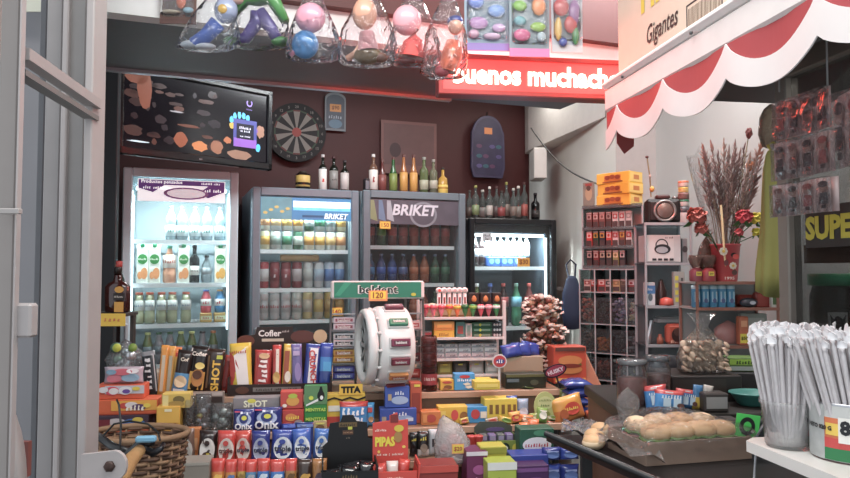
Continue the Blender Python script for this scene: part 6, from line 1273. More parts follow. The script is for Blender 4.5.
# ================= cigarette rack and sweets bins on the right
CT_ = Matrix.Translation((.688, 3.05, 0)) @ Matrix.Rotation(R(-35), 4, 'Z'); CWd = .2625
def CP(x, y, z): return CT_ @ Vector((x, y, z))
glr = G('c8d0d0', .08, .06, .8, body='a0a8a8'); fg = M('a4a8aa', .4)
YM = 2.97
zr_ = [zat(228, YM), zat(247, YM), zat(267, YM)]
ztop = zat(206, YM)
cr = E('cigarette_rack', 'upper clear rack with three rows of cigarette packs by the white pier', 'rack', CP(0, 0, zr_[2]-.01), -35)
def cr_l(z): return z-(zr_[2]-.01)
for z in zr_+[ztop]: MB().box((CWd/2, .05, cr_l(z)-.003), (CWd, .10, .006), fg).box((CWd/2, -.002, cr_l(z)), (CWd, .003, .014), G('c8d0d0', .25, .06, .8, body='9aa0a0')).build('shelf', cr)
for x in (0, CWd): MB().box((x, .05, cr_l(ztop)/2), (.004, .10, cr_l(ztop)), glr).box((x, .0, cr_l(ztop)/2), (.006, .006, cr_l(ztop)), fg).build('side_panel', cr)
MB().box((CWd/2, .101, cr_l(ztop)/2), (CWd, .004, cr_l(ztop)), M('b4b6b2', .5)).build('back_panel', cr)
pal = [('6a3a38', 'b8a8a4'), ('7a4440', 'c8b8b0'), ('7a4a44', 'b8a098'), ('5a3430', 'a89890'), ('c8c4c0', 'a02c2c'), ('c8c4c0', 'a83030'), ('b8b4b0', '8a8684')]
pal2 = [('c83028', 'e0e0dc'), ('2a4a3a', 'c8b04a'), ('28283a', 'c8b04a'), ('c4382c', 'e0dcd8'), ('d0ccc8', 'a83030'), ('7a4a3c', 'c8b04a'), ('c8c8c4', 'b03434')]
pal3 = [('30242a', 'b8b0a8'), ('7a2c2c', 'c8c0b8'), ('2a2a2c', 'c8c0a8'), ('3a3a3c', 'd0c8a8'), ('8a8a50', 'e0d8b0'), ('2c2c30', 'c8c4c0')]
def cigpack(key, c1, c2, w_, h):
    def mk():
        return MB().box((0, .01, h/2), (w_, .02, h), M(c1, .4), .001).rect(0, h*.24, w_*.9, h*.36, 0, M('4a3c3a', .5)).rect(0, h*.95, w_*.9, h*.09, 0, M('b8b4b0', .5)).rect(0, h*.72, w_*.8, h*.3, 0, M(c2, .4)).oval(0, h*.72, w_*.22, h*.09, -.001, M(c1, .4)).build('cigarette_pack')
    return mk
for r_, (z, P_) in enumerate(zip(zr_, (pal, pal2, pal3))):
    n = 7 if r_ < 2 else 6; ww = CWd/9.0
    for i in range(n):
        c1, c2 = P_[i % len(P_)]
        cached(('cig', r_, i), cigpack(0, c1, c2, ww*.86, .070), CP(.016+ww*(i+.3), .012, z+.001), -35+(-6 if i % 2 else 0), f'cigarette pack, {ORD[i]} from left on the {("top", "middle", "bottom")[r_]} row of the clear rack', 'cigarette pack', 'cigarette packs in the clear rack')
# yellow boxes on top, picture card
for k in range(3):
    hh = .0475; 
    o = MB().box((0, .05, hh/2), (.165, .10, hh), M('dcae20', .45, n=.06), .002); deco(o, .165, hh, 0, [('r', .0, .5, .5, .5, 'c87a18'), ('r', 0, .15, .6, .12, '8a4a18'), ('o', -.15, .55, .08, .2, '8a3a14'), ('o', .0, .6, .08, .2, '9a4a14'), ('o', .16, .55, .08, .2, '8a3a14')])
    o.box((.0829, .05, hh/2), (.001, .09, hh*.8), M('e0c060', .45)).box((.0836, .05, hh/2), (.001, .04, hh*.4), M('b8702a', .45))
    o.build('yellow_carton', None, CP(.135, .005, ztop+.002+hh*k), -50+(2, -3, 1)[k], f'yellow sweets carton, {("lowest", "middle", "topmost")[k]} of the three stacked on the cigarette rack', 'box')
MB().box((0, 0, .055), (.052, .004, .11), M('7a7c70', .5, n=.4, s=30)).oval(0, .06, .016, .03, -.0022, M('a89a7a', .5)).oval(0, .085, .01, .012, -.0030, M('4a3a30', .5)).rect(0, .1, .03, .012, -.0022, M('8a3028', .5)).build('picture_card', None, CP(.018, .03, ztop+.002), -35, 'small grey picture card left of the yellow cartons on the rack', 'card')
# lower bins
zb0 = zat(269, YM); zb = [zat(292, YM), zat(324, YM), zat(353, YM), zat(380, YM)]; z00 = .62
bn = E('sweets_bins', 'clear grid of sweet bins below the cigarette rack', 'candy bins', CP(0, -.03, z00), -35); BW = CWd*1.04
for x in (0, .25, .5, .75, 1.0): MB().box((BW*x-.004, .06, (zb0-z00)/2), (.004, .12, zb0-z00) if 1 else 0, glr).box((BW*x-.004, .0, (zb0-z00)/2), (.005, .004, zb0-z00), fg).build('divider', bn)
for z in zb+[zb0, z00+.2]: MB().box((BW/2-.004, .06, z-z00-.002), (BW-.004, .12, .004), fg).build('bin_shelf', bn)
MB().box((BW/2-.004, .122, (zb0-z00)/2), (BW, .004, zb0-z00), M('a4a6a6', .5)).build('back_panel', bn)
for z0_, z1_ in zip(zb[1:], zb[:-1]): 
    for c_ in range(4): MB().box((BW*(.125+.25*c_)-.004, .003, z0_-z00+(z1_-z0_)*.42), (BW*.235, .002, (z1_-z0_)*.80), G('e0e6e8', .06, .06, .9, body='b0b6b8')).build('bin_front', bn)
binc = [[('b86a50', 'c8b8a0', 'c88a70'), ('2c3c34', '3a4a40', '1c2a28'), ('8a80a8', 'a89cc0', 'c8c0d0'), ('c8b870', 'b84a40', 'd8d0b0')],
        [('6a6a5a', '8a7a6a', '4a5a50'), ('c87a20', 'b86a1c', 'd89038'), ('3a4a50', '4a5a60', '2a3a44'), ('b8bcc0', '2a2c30', '7a8084')],
        [('5a5a60', '8a8a90', '3a3a40'), ('a85a44', 'b87058', '8a4434'), ('2c3430', 'b8c0b4', '4a5a50'), ('26262a', '3a3430', 'a8a038')]]
binn = [['orange and cream', 'dark green', 'lilac', 'yellow red and white'], ['olive grey', 'orange', 'blue grey', 'black and silver'], ['grey', 'copper', 'black and white', 'black']]
for r_ in range(3):
    for c_ in range(4):
        z0_, z1_ = zb[r_+1], zb[r_]; rd = random.Random(r_*10+c_); mb = MB(); cols_ = binc[r_][c_]; hN = (z1_-z0_)*(.62+.2*rd.random())
        if r_ == 1 and c_ == 1: hN *= .7
        for i in range(70):
            x = rd.uniform(-.42, .42)*BW*.25; y = .012+rd.random()**2*.08; z = .008+(i/70)*hN*(1-.3*rd.random())
            mb.ball((x, y, z), (.0085, .007, .0065), M(cols_[i % 3], .3, coat=.3), 6, T=None)
        mb.build('sweets_pile', None, CP(BW*(.125+.25*c_)-.004, -.03, z0_+.001), -35, f'{binn[r_][c_]} wrapped sweets filling a clear bin, {("top", "middle", "bottom")[r_]} bin row', 'sweets', None, 'stuff')
bx_c = [('c8c0b8', '8a3030'), ('a82c28', 'd8d4d0'), ('b03430', 'd8d4d0'), ('b8b4b0', '2c2c30'), ('b8a878', '8a7a50'), ('5a4a40', '7a6a58'), ('8a2c34', 'c8c4c8'), ('24386a', '5a6a9a')]
for i, (c1, c2) in enumerate(bx_c):
    cached(('lb', i), cigpack(0, c1, c2, BW/9, .052), CP(.020+BW*.118*i, -.005, zb[0]+.001), -35, f'small boxed lighter pack, {ORD[i]} from left over the sweets bins', 'box', 'small boxes over the sweets bins')
# ================= glass shelf tower with the old camera
def tower(px0, px1, Y, z0, z1, dep, name, label, cat, zsh, frame_m, shelf_m, back=None, yaw=0):
    a, b = at(px0, 300, Y), at(px1, 300, Y); w_ = (b-a).x; T = Matrix.Translation(((a.x+b.x)/2, Y, 0)) @ Matrix.Rotation(R(yaw), 4, 'Z')
    o = E(name, label, cat, ((a.x+b.x)/2, Y, z0), yaw)
    for sx in (-1, 1):
        for y in (0, dep): MB().box((sx*(w_/2-.004), y, (z1-z0)/2), (.008, .008, z1-z0), frame_m, .001).build('post', o)
    for z in zsh: MB().box((0, dep/2, z-z0-.003), (w_, dep, .006), shelf_m).box((0, -.002, z-z0-.003), (w_, .006, .010), frame_m).build('shelf', o)
    if back: MB().box((0, dep+.006, (z1-z0)/2), (w_, .004, z1-z0), back).build('back_panel', o)
    return T, w_
YT = 2.55
zt_ = [zat(y, YT) for y in (223, 263, 306, 345, 380)]
T5, W5 = tower(645, 693, YT, .60, zt_[0], .12, 'glass_shelf_unit', 'grey framed glass shelf unit carrying the old camera', 'shelf unit', zt_, M('9a9ea2', .4), G('b8c0c4', .3, .06, .9, body='8a9094'), G('a8b0b4', .35, .08, .5, body='a0a6aa'))
def on5(fx, y, k): v = T5 @ Vector((fx*W5, y, zt_[k]+.001)); return v
cmr = E('vintage_camera', 'black vintage folding camera with big silver lens on top of the glass shelf', 'camera', on5(-.02, .045, 0), -8)
kb = M('1c1614', .5, bump=.3)
MB().box((0, 0, .045), (.128, .05, .09), kb, .010).box((0, -.026, .045), (.100, .006, .07), M('241a18', .5), .004).build('body', cmr)
MB().box((.0, 0, .098), (.052, .034, .018), M('4a2c28', .45), .006).lathe([(.012, 0), (.012, .008), (0, .010)], M('8a8684', .3, .8), 12, c=(.045, 0, .090)).build('viewfinder', cmr)
TY = Matrix.Rotation(R(90), 4, 'X')
MB().lathe([(.040, .026), (.042, .032), (.040, .040), (.034, .042), (.032, .036), (0, .036)], M('9a9490', .3, .7), 28, T=Matrix.Translation((.002, 0, .045)) @ TY).build('lens_ring', cmr)
MB().lathe([(0, .0365), (.026, .0368), (.030, .039), (.026, .041), (.0, .043)], M('7a6a62', .25, .3, n=.3), 24, T=Matrix.Translation((.002, 0, .045)) @ TY).build('lens', cmr)
# stack of jars right of the camera
p5 = on5(.40, .03, 0)
JZ = 0
for i, (r, h, c, c2, nm) in enumerate(((.022, .062, 'c8c4c0', '4a4448', 'white cow patterned'), (.020, .026, 'c8c8c4', '1f6a4a', 'green lidded'), (.020, .026, '7a5a54', '8a6a62', 'brown'), (.018, .020, 'd8c070', 'd8b848', 'yellow'), (.019, .024, 'd8ccc0', 'c86a38', 'orange lidded'))):
    MB().lathe([(r*.95, 0), (r, .002), (r, h*.6), (r, h*.62, M(c2, .4)), (r*1.02, h*.65), (r*1.0, h-.002), (0, h-.0005)], M(c, .4), 18).build('small_jar', None, (p5.x, p5.y, p5.z+JZ), 0, f'{nm} small jar, {ORD[i]} from the bottom of the stack beside the old camera', 'jar'); JZ += h
# VR headset box
vb = MB().box((0, .045, .052), (.128, .09, .100), M('b8bcbc', .45), .002)
vb.rect(-.012, .052, .10, .094, 0, M('c4c6c4', .45)); vb.oval(-.004, .050, .030, .018, -.0008, M('2c2e32', .4)); vb.oval(-.006, .047, .022, .012, -.0018, M('9aa0a4', .4)); vb.prism([(-.006+.024*math.cos(R(a)), .062+.026*math.sin(R(a))) for a in range(0, 181, 20)]+[(-.006+.020*math.cos(R(a)), .062+.022*math.sin(R(a))) for a in range(180, -1, -20)], -.0014, -.0006, M('2c2e32', .4)); vb.text('VR BOX', .022, .092, -.0008, M('303034', .4), w=.03)
for i in range(4): vb.rect(-.034+.021*i, .012, .015, .008, -.0006, M('2a2c30', .4))
vb.build('headset_box', None, on5(-.08, .01, 1), 0, 'white box with a virtual reality headset picture on the glass shelf', 'box')
MB().box((0, .03, .045), (.020, .05, .09), M('8a8e90', .5), .002).oval(0, .05, .010, .012, -.0002-.0+.005, M('4a4a4c', .4)).build('grey_box', None, on5(.40, .02, 1), 0, 'small grey box right of the headset box', 'box')
vt = MB().box((0, .01, .062), (.040, .02, .124), M('9a9e9a', .5), .001)
for i in range(4): vt.rect(-.009, .022+.026*i, .012, .016, 0, M('c8c838', .5))
for i in range(3): vt.rect(.010, .03+.03*i, .008, .022, 0, M('4a4c4c', .5))
vt.build('blister_card', None, on5(.22, .0, 2), 0, 'grey card with yellow square labels on the glass shelf', 'card')
MB().box((0, .012, .042), (.036, .024, .084), M('c8d0d4', .45), .002).rect(0, .058, .036, .03, 0, M('3a78b0', .45)).oval(0, .03, .008, .014, 0, M('5a6a74', .4)).text('gel', 0, .06, -.001, M('e8ecf0', .4), w=.02).build('product_box', None, on5(-.36, .015, 2), 0, 'small white and blue box at the left of the glass shelf', 'box')
MB().lathe([(.018, 0), (.02, .004), (.020, .05), (.012, .07), (.008, .09), (.006, .095)], M('3a2a28', .3), 16).build('dark_bottle', None, on5(-.06, .05, 2), 0, 'dark bottle behind the items of the glass shelf', 'bottle')
MB().lathe([(.024, 0), (.026, .006), (.022, .024), (.006, .03)], M('b8402c', .4), 16).build('red_tub', None, on5(-.02, .018, 2), 0, 'small red orange tub before the dark bottle', 'tub')
hb = MB().box((0, .02, .037), (.074, .04, .074), M('b04a30', .45), .010); hb.oval(0, .034, .022, .026, -.0, M('3a2826', .5)); hb.oval(0, .045, .014, .014, -.0012, M('5a4038', .5)); hb.rect(0, .010, .05, .010, 0, M('d8a890', .5)); hb.text('ACTION', 0, .010, -.001, M('5a1c14', .5), w=.04)
hb.build('toy_box', None, on5(.18, .005, 3), 0, 'orange red box with dark rounded figure on the glass shelf', 'box')
for i, x in enumerate((-.40, -.34)): MB().tube([(0, 0, 0), (.014, 0, .085)], .006, M('b8b8bc', .3, .6), 8).build('silver_tube', None, on5(x, .03+.02*i, 3), 0, ('silver tube leaning at the left end of the lower glass shelf', 'second silver tube behind the leaning silver one')[i], 'tube')
MB().lathe([(.010, 0), (.012, .003), (.012, .022), (.006, .028), (.006, .036), (0, .037)], M('8a4a34', .35), 14).build('small_bottle', None, on5(-.16, .02, 3), 0, 'tiny brown bottle left of the orange red box', 'bottle')
MB().box((0, .03, .006), (.085, .05, .012), M('b8babc', .5), .001).box((.004, .03, .017), (.078, .045, .009), M('9a9ea0', .5), .001).build('paper_pad', None, (on5(.1, .04, 3).x, on5(.1, .048, 3).y, zt_[3]+.077), 0, 'stack of grey papers lying on the orange red box', 'paper')
# ================= shelf with bucket and gift jars
YU = 2.30
zu = [zat(y, YU) for y in (282, 308, 346, 384)]
T6, W6 = tower(696, 779, YU, .60, zu[0]+.0, .15, 'shelf_unit', 'low shelf unit with reddish edge carrying the red bucket', 'shelf unit', zu[:], M('8a5a4a', .5), M('a8a8a4', .4), M('8c9292', .3))
def on6(fx, y, k): return T6 @ Vector((fx*W6, y, zu[k]+.001))
bk_ = E('metal_bucket', 'red metal bucket with daisies and a ladybird, dried grasses standing in it', 'bucket', on6(-.05, .055, 0), 0)
bh = .125
MB().lathe([(.034, 0), (.036, .002), (.047, bh-.006), (.050, bh-.004), (.050, bh), (.046, bh), (.035, .006), (0, .006)], M('b82c34', .4, coat=.3), 28).build('body', bk_)
mb = MB()
def flower(x, z, r, y):
    for k in range(8): mb.oval(x+r*.62*math.cos(k*.785), z+r*.62*math.sin(k*.785), r*.34, r*.34, y, M('e0d8c8', .5), 8)
    mb.oval(x, z, r*.34, r*.34, y-.0012, M('d8b030', .5), 10)
flower(-.026, bh*.80, .015, -.047); flower(.006, bh*.42, .013, -.044); mb.oval(.008, bh*.70, .010, .008, -.046, M('1c1416', .5), 12); mb.oval(.014, bh*.66, .010, .009, -.0468, M('c8342c', .5), 12); mb.oval(-.016, bh*.5, .008, .010, -.043, M('6a3034', .5), 10); mb.oval(.012, bh*.24, .009, .009, -.0405, M('5a3a34', .5), 10)
mb.text('1995', -.004, bh*.09, -.040, M('d8c8c0', .5), w=.032, h=.010); mb.build('painted_flowers', bk_)
# dried grasses (each stem its own thing would be uncountable fluff: built as separate plumes)
rd = random.Random(21); base = on6(-.05, .055, 0)
def plume(i, px, py, L_, c, label, name='dried_grass_plume', fat=.021, fluff=80, grp='dried grass plumes in the red bucket'):
    tip = at(px, py, YU+.055+rd.uniform(-.03, .03)); b_ = base+Vector((rd.uniform(-.02, .02), rd.uniform(-.02, .02), .02)); mid = (b_+tip)/2+Vector((rd.uniform(-.008, .008), 0, 0))
    o = E(name, label, 'dried plant', b_, 0, grp); mb = MB(); mb.tube([(0, 0, 0), tuple(mid-b_), tuple(tip-b_)], [.0018, .0015, .001], M('8a7058', .7), 5); mb.build('stem', o)
    d = (tip-mid).normalized(); m = M(c, .8, n=.2, s=40); fl = MB()
    for k in range(fluff):
        t = k/fluff; q = tip-b_-d*L_*(1-t); r = fat*math.sin(math.pi*min(.98, .15+.85*t))
        a = rd.uniform(0, 6.28); e = Vector((math.cos(a), math.sin(a), 0)); s_ = q+e*r*rd.uniform(.6, 1.5)+d*.018; n_ = d.cross(e)*.0019
        fl.add([tuple(q-n_), tuple(q+n_), tuple(s_+d*.004), tuple((q+s_)/2+n_*1.6)], [(0, 1, 3), (1, 2, 3), (3, 2, 0)], m)
    fl.build('plume', o); return o
cls = ['8e6a66', 'a07c74', '7c5a56', 'b09084', '907068']
spots = [(704, 146), (711, 140), (718, 150), (724, 138), (729, 145), (735, 140), (740, 148), (745, 142), (750, 152), (756, 158), (762, 150), (699, 158), (716, 165), (727, 160), (738, 165), (747, 168), (755, 175), (708, 172), (720, 180), (732, 182), (743, 186), (751, 192), (714, 190), (726, 196), (738, 200), (733, 152)]
for i, (px, py) in enumerate(spots):
    plume(i, px, py+4, .17 if py < 170 else .12, cls[i % 5], 'mauve brown dried grass plume standing in the red bucket')
for i, (px, py, sx) in enumerate(((703, 148, 1), (761, 143, 1), (700, 215, 1))):
    plume(i, px, py, .10, 'a8705c', ('reddish tan feathery plume at the left of the bouquet', 'reddish tan feathery plume at the right of the bouquet', 'short drooping tan plume over the coral flower')[i], fat=.020, fluff=90, grp=None)
for i, (px, py, c, rr_, lab) in enumerate(((749, 133, '7a3430', (.011, .011, .018), 'dark red bud flower at the top of the bouquet'), (750, 166, 'b86428', (.015, .015, .016), 'orange dried flower right in the bouquet'))):
    tip = at(px, py, YU+.05); b_ = base+Vector((.01*i, .012*(i+1), .02)); o = E('dried_flower', lab, 'flower', b_); MB().tube([(0, 0, 0), tuple((tip-b_)*.5+Vector((.004, 0, 0))), tuple(tip-b_)], .002, M('6a5a40', .7), 6).build('stem', o)
    mb = MB()
    for k in range(14):
        a = k*2.4; z = (k/14-.5)*2; r = math.sqrt(max(0, 1-z*z)); mb.ball(tuple(tip-b_+Vector((rr_[0]*r*.6*math.cos(a), rr_[1]*r*.6*math.sin(a), rr_[2]*z*.7))), (.006, .006, .008), M(c, .6, n=.2), 8)
    mb.ball(tuple(tip-b_), (rr_[0]*.8, rr_[1]*.8, rr_[2]*.9), M(c, .6), 10); mb.build('bloom', o)
vs, seg = [], 24; prof = [(.040, .10), (.055, .16), (.085, .26), (.105, .36), (.115, .43)]; rd2 = random.Random(4)
for (r, z) in prof:
    for j in range(seg): a = 2*math.pi*j/seg; q = 1+rd2.uniform(-.06, .06); vs.append((r*q*math.cos(a), r*q*.7*math.sin(a), z+(rd2.uniform(-.03, .03) if z > .4 else 0)))
MB().add(vs, [(i*seg+j, i*seg+(j+1) % seg, (i+1)*seg+(j+1) % seg, (i+1)*seg+j) for i in range(4) for j in range(seg)], G('f6f6f6', .05, .1, .6, bump=.6, s=18, body='b8b4b4'), True).build('cellophane_wrap', None, tuple(base), 0, 'clear crinkled cellophane wrapped around the dried grass bouquet', 'wrap')
MB().tube([tuple(base+Vector((-.012, -.03, .03))), tuple(at(721, 205, YU-.02))], .0035, M('a88a60', .7), 6).build('bamboo_stick', None, None, 0, 'pale bamboo stick leaning out of the red bucket', 'stick')
def petals(center, R_, c, label, n=22, name='artificial_flower', ruffle=.5, seed=1, leaf=True):
    rd = random.Random(seed); o = E(name, label, 'flower', center); mb = MB(); m = M(c, .55, n=.15, s=40)
    for k in range(n):
        a, z = k*2.39996, 1-1.5*(k+.5)/n; r = math.sqrt(max(0, 1-z*z)); d = Vector((r*math.cos(a), -abs(z) if 0 else r*math.sin(a)*.8, z)); d.normalize()
        t = d.cross(Vector((0, 0, 1)));  t = t.normalized() if t.length > .1 else Vector((1, 0, 0)); u = d.cross(t)
        c0 = d*R_*.45; s = R_*.5; pts = []
        for q in range(9):
            an = 2*math.pi*q/9; rr_ = s*(1+rd.uniform(-.15, .15)); pts.append(c0+d*R_*.25*(1 if math.sin(an) > 0 else .2)*rd.uniform(.6, 1.3)+t*rr_*math.cos(an)*.8+u*rr_*math.sin(an)*.8)
        vs = [tuple(c0)]+[tuple(p) for p in pts]; mb.add(vs, [(0, q+1, (q+1) % 9+1) for q in range(9)], m, True)
    mb.ball((0, 0, 0), R_*.5, m, 10); mb.build('petals', o)
    if leaf: 
        l = MB(); 
        for k in range(3): a = 2.2*k+seed; l.add([(0, .01, -R_*.3), (R_*.5*math.cos(a), .012, -R_*.9), (R_*1.2*math.cos(a), .0, -R_*1.0), (R_*.6*math.cos(a), .004, -R_*.5)], [(0, 1, 2, 3)], M('3a6a34', .6))
        l.build('leaf', o)
    MB().tube([(0, .01, -R_*.4), tuple((base+Vector((0, 0, .10))-Vector(center))*.5+Vector((0, .01, 0))), tuple(base+Vector((0, 0, .06))-Vector(center))], .0018, M('3a5a34', .6), 5).build('stem', o)
    return o
petals(at(744, 216, YU-.05), .034, 'c82c3c', 'big red artificial flower over the bucket', seed=1); petals(at(739, 232, YU-.055), .019, 'c02834', 'small red artificial flower below the big red one', seed=2, n=12)
petals(at(756, 218, YU-.03), .030, 'd0c030', 'yellow artificial flower right of the red one', seed=3); petals(at(757, 232, YU-.04), .022, 'd4c828', 'lower yellow artificial flower at the bucket rim', seed=4, n=14)
petals(at(697, 215, YU-.06), .040, 'c05848', 'coral ruffled artificial flower, upper left of the bucket', seed=5, n=26); petals(at(701, 228, YU-.065), .028, 'b85444', 'lower coral ruffled artificial flower', seed=6, n=16)
# bamboo and small bits left of the camera (thin twig standing)
MB().tube([at(651, 197, 2.6), at(650, 178, 2.6), at(647, 157, 2.6)], .0025, M('6a5a34', .7), 6).ball(tuple(at(652, 189, 2.6)), (.010, .008, .012), M('c89a3a', .5), 8).ball(tuple(at(650, 176, 2.6)), (.005, .005, .006), M('b8b0a0', .5), 8).ball(tuple(at(647, 157, 2.6)), (.007, .006, .005), M('5a3430', .6), 8).build('ornament_twig', None, None, 0, 'thin twig ornament with a yellow flower rising behind the camera', 'ornament')
# gift jars
for i, (fx, y) in enumerate(((-.42, .05), (-.29, .035))):
    o = E('gift_jar', ('small wrapped gift jar with yellow tag, left of the pair by the bucket', 'small wrapped gift jar with yellow tag, next to the bucket')[i], 'jar', on6(fx, y, 0))
    MB().lathe([(.020, 0), (.023, .004), (.023, .034), (.018, .040), (.010, .046)], M(('8a3a48', '9a3038')[i], .3, coat=.3), 16).build('jar_body', o)
    MB().rect(0, .026, .018, .014, -.0232, M('d8c838', .5)).text('$60', 0, .026, -.0242, M('4a3a20', .5), w=.012).build('price_tag', o)
    MB().lathe([(.012, .044), (.020, .058), (.026, .075), (.022, .088), (.016, .084)], G('c8b8b0', .3, .1, 1, bump=.5, body='8a6a60'), 12).build('cellophane_top', o)
mound(697, 716, 232, 262, YU+.08, 'cellophane_bouquet', 'brownish cellophane wrapped shape under the coral flowers', 'bouquet', G('a89080', .5, .1, 1, bump=.5, body='6a5048'), [], seed=14).__class__
o = bpy.data.objects['cellophane_bouquet']; o.location.z = zu[0]+.001; o.scale = (1, 1, 1.5)
for i in range(5):
    cached('pnk', lambda: MB().lathe([(.013, 0), (.0145, .002), (.0145, .060), (.0145, .061, M('a8c0c8', .4)), (.0145, .071), (.012, .073)], M('3a88b0', .4), 14).rect(0, .035, .018, .034, -.0132, M('9ac0d0', .4)).oval(0, .022, .006, .008, -.0140, M('4a5a8a', .4)).build('cyan_bottle'), on6(-.46+.105*i, .03, 1), 0, f'light blue small bottle, {ORD[i]} from left on the shelf below the bucket', 'bottle', 'light blue bottles below the bucket')
MB().box((0, .02, .020), (.06, .04, .040), M('a83828', .45), .008).build('red_box', None, on6(.22, .06, 1), 0, 'red rounded box right of the light blue bottles', 'box')
MB().ball((0, 0, .016), (.030, .02, .016), M('2c3440', .4, coat=.4), 14).oval(.005, .016, .01, .006, -.0195, M('b0b8c0', .3)).build('dark_pouch', None, on6(.17, .022, 1), 0, 'dark shiny pouch before the red rounded box', 'pouch')
MB().box((0, .02, .024), (.05, .03, .048), M('9a3428', .45), .004).build('red_carton', None, on6(.36, .02, 1), 0, 'brick red carton under the hanging yellow green cloth', 'box')
MB().box((0, .01, .030), (.026, .016, .060), M('b8bcb4', .5), .001).rect(0, .03, .018, .04, .0018, M('4a6a40', .5)).build('label_card', None, on6(.462, .0, 1), 0, 'small white card with green print beside the case post', 'card')
# pink bag, orange tag card, reflection boxes on lower shelf
mound(714, 742, 322, 345, YU+.07, 'pink_bag', 'crumpled pink plastic bag on the lower shelf', 'bag', M('b8807c', .35, coat=.4, bump=.5), [], seed=8)
bpy.data.objects['pink_bag'].location.z = zu[2]+.001
MB().box((0, .015, .047), (.030, .03, .094), M('b8603a', .45), .003).rect(0, .022, .027, .03, 0, M('d8d038', .5)).text('$50', 0, .022, -.001, M('2a2418', .5), w=.022).rect(0, .07, .02, .02, 0, M('d89a70', .5)).build('orange_box', None, on6(.10, .015, 2), 0, 'small orange box with yellow 50 price label on the lower shelf', 'box')
MB().box((0, .03, .05), (.09, .02, .10), M('9aa49c', .5), .002).rect(0, .05, .07, .07, .0198, M('b4bab4', .5)).build('pale_box', None, on6(.33, .06, 2), 0, 'pale grey box at the right of the lower shelf', 'box')
# ================= lower right counter
ZC = 1.09
lc = E('side_counter', 'dark low counter between the display and the white ledge', 'counter', (.78, 2.0, 0), 0)
MB().box((0, 0, ZC-.015), (.56, .44, .03), M('2a2624', .5), .003).build('top', lc)
MB().box((0, 0, (ZC-.03)/2), (.54, .42, ZC-.03), M('7a5440', .6)).build('base', lc)
def cpt(px, Y, dz=0): p = at(px, 300, Y); return Vector((p.x, Y, ZC+.001+dz))
def base_py(Y, z=ZC): return 270-(z-CAMZ)*F/Y
# nut bag on black box
MB().box((0, .06, .035), (.20, .16, .07), M('2c2422', .5), .003).rect(-.02, .035, .15, .05, -.0202, M('3a302c', .5)).build('black_box', None, cpt(702, 1.95), 4, 'wide black box under the bag of nuts', 'box')
p = cpt(701, 1.99, .071); nb = E('nut_bag', 'clear bag full of cream coloured round biscuits', 'bag', p, 0)
rd = random.Random(3); bw, bhh = .135, .095
# biscuits
cm = [M('c8ac94', .6, n=.1), M('d4baa0', .6, n=.1), M('b89c84', .6, n=.1)]
k = 0
for r_ in range(6):
    for c_ in range(8):
        x = (-.42+.12*c_+rd.uniform(-.03, .03))*bw; z = .012+.014*r_+rd.uniform(-.003, .003); y = rd.uniform(-.032, -.008)
        mb = MB(); T_ = Matrix.Translation((x, y, z)) @ Matrix.Rotation(rd.uniform(0, 3), 4, 'Z') @ Matrix.Rotation(rd.uniform(.3, 1.4), 4, 'X')
        mb.lathe([(0, -.003), (.009, -.0028), (.011, 0), (.009, .0028), (0, .003)], cm[k % 3], 12, T=T_); mb.build('biscuit', nb); k += 1
MB().ball((0, .008, .045), (bw*.46, .03, .044), M('a08870', .7, n=.2, s=60, bump=.8), 16).build('biscuit_heap', nb)
vs, seg = [], 22; prof = [(.0, .002), (.48, .002), (.52, .1), (.53, .4), (.50, .7), (.42, .95), (.30, 1.15), (.12, 1.5), (.2, 1.75), (.30, 1.95)]
for (r, z) in prof:
    for j in range(seg):
        a = 2*math.pi*j/seg; q = 1+rd.uniform(-.07, .07); vs.append((bw*r*q*math.cos(a), .40*bw*(r if z < 1.1 else r*.5)*q*math.sin(a)-.004, bhh*z*(.9 if z > 1 else 1)))
n = len(prof); MB().add(vs, [(i*seg+j, i*seg+(j+1) % seg, (i+1)*seg+(j+1) % seg, (i+1)*seg+j) for i in range(n-1) for j in range(seg)], G('fafafa', .06, .06, .9, bump=.6, s=35, body='e8e4e0'), True).build('clear_bag', nb)
# black purses behind
for i, (px, Y, w_, h) in enumerate(((664, 2.18, .12, .10), (684, 2.20, .10, .09))):
    q = MB(); q.lathe([(w_*.3, 0), (w_*.5, .012), (w_*.48, h*.6), (w_*.3, h*.95), (0, h)], M('22232a', .35, bump=.6, coat=.3), 16, sy=.4); o = q.build('black_pouch', None, cpt(px, Y), 10*i-8, ('shiny black pouch with a small white tag behind the glass jars', 'second shiny black pouch, right of the tagged one')[i], 'pouch')
    if i == 0: MB().box((.01, -w_*.22, h*.55), (.02, .001, .014), M('c8c8c8', .5)).build('tag', o).rotation_euler.x = R(-8)
# big glass jars with sweets at left of the sandwiches
for i, (px, Y, r, h, c) in enumerate(((631, 1.86, .040, .125, '7a3428'), (656, 1.93, .036, .125, '6a4038'))):
    o = E('glass_jar', ('round glass jar with metal lid and dark red sweets, left of the two', 'round glass jar with wide glass lid behind the blue candy bags')[i], 'jar', cpt(px, Y))
    MB().lathe([(0, .004), (r*.85, .004), (r*.92, .01), (r*.94, h*.60), (0, h*.62)], M(c, .5, n=.3, s=70, bump=.8), 20).build('sweets', o)
    MB().lathe([(r*.9, 0), (r, .004), (r, h*.72), (r*.8, h*.86), (r*.8, h*.9)], G('eef2f4', .05, .05, .9), 24).build('jar_body', o)
    MB().lathe([(r*.84, h*.88), (r*.98, h*.9), (r*.98, h*.97), (r*.9, h), (0, h*1.005)], G('c0c8cc', .35, .08, 1.2, body='a0a4a8') if i == 0 else G('d0d8dc', .2, .05, 1.2, body='a8b0b4'), 24).build('lid', o)
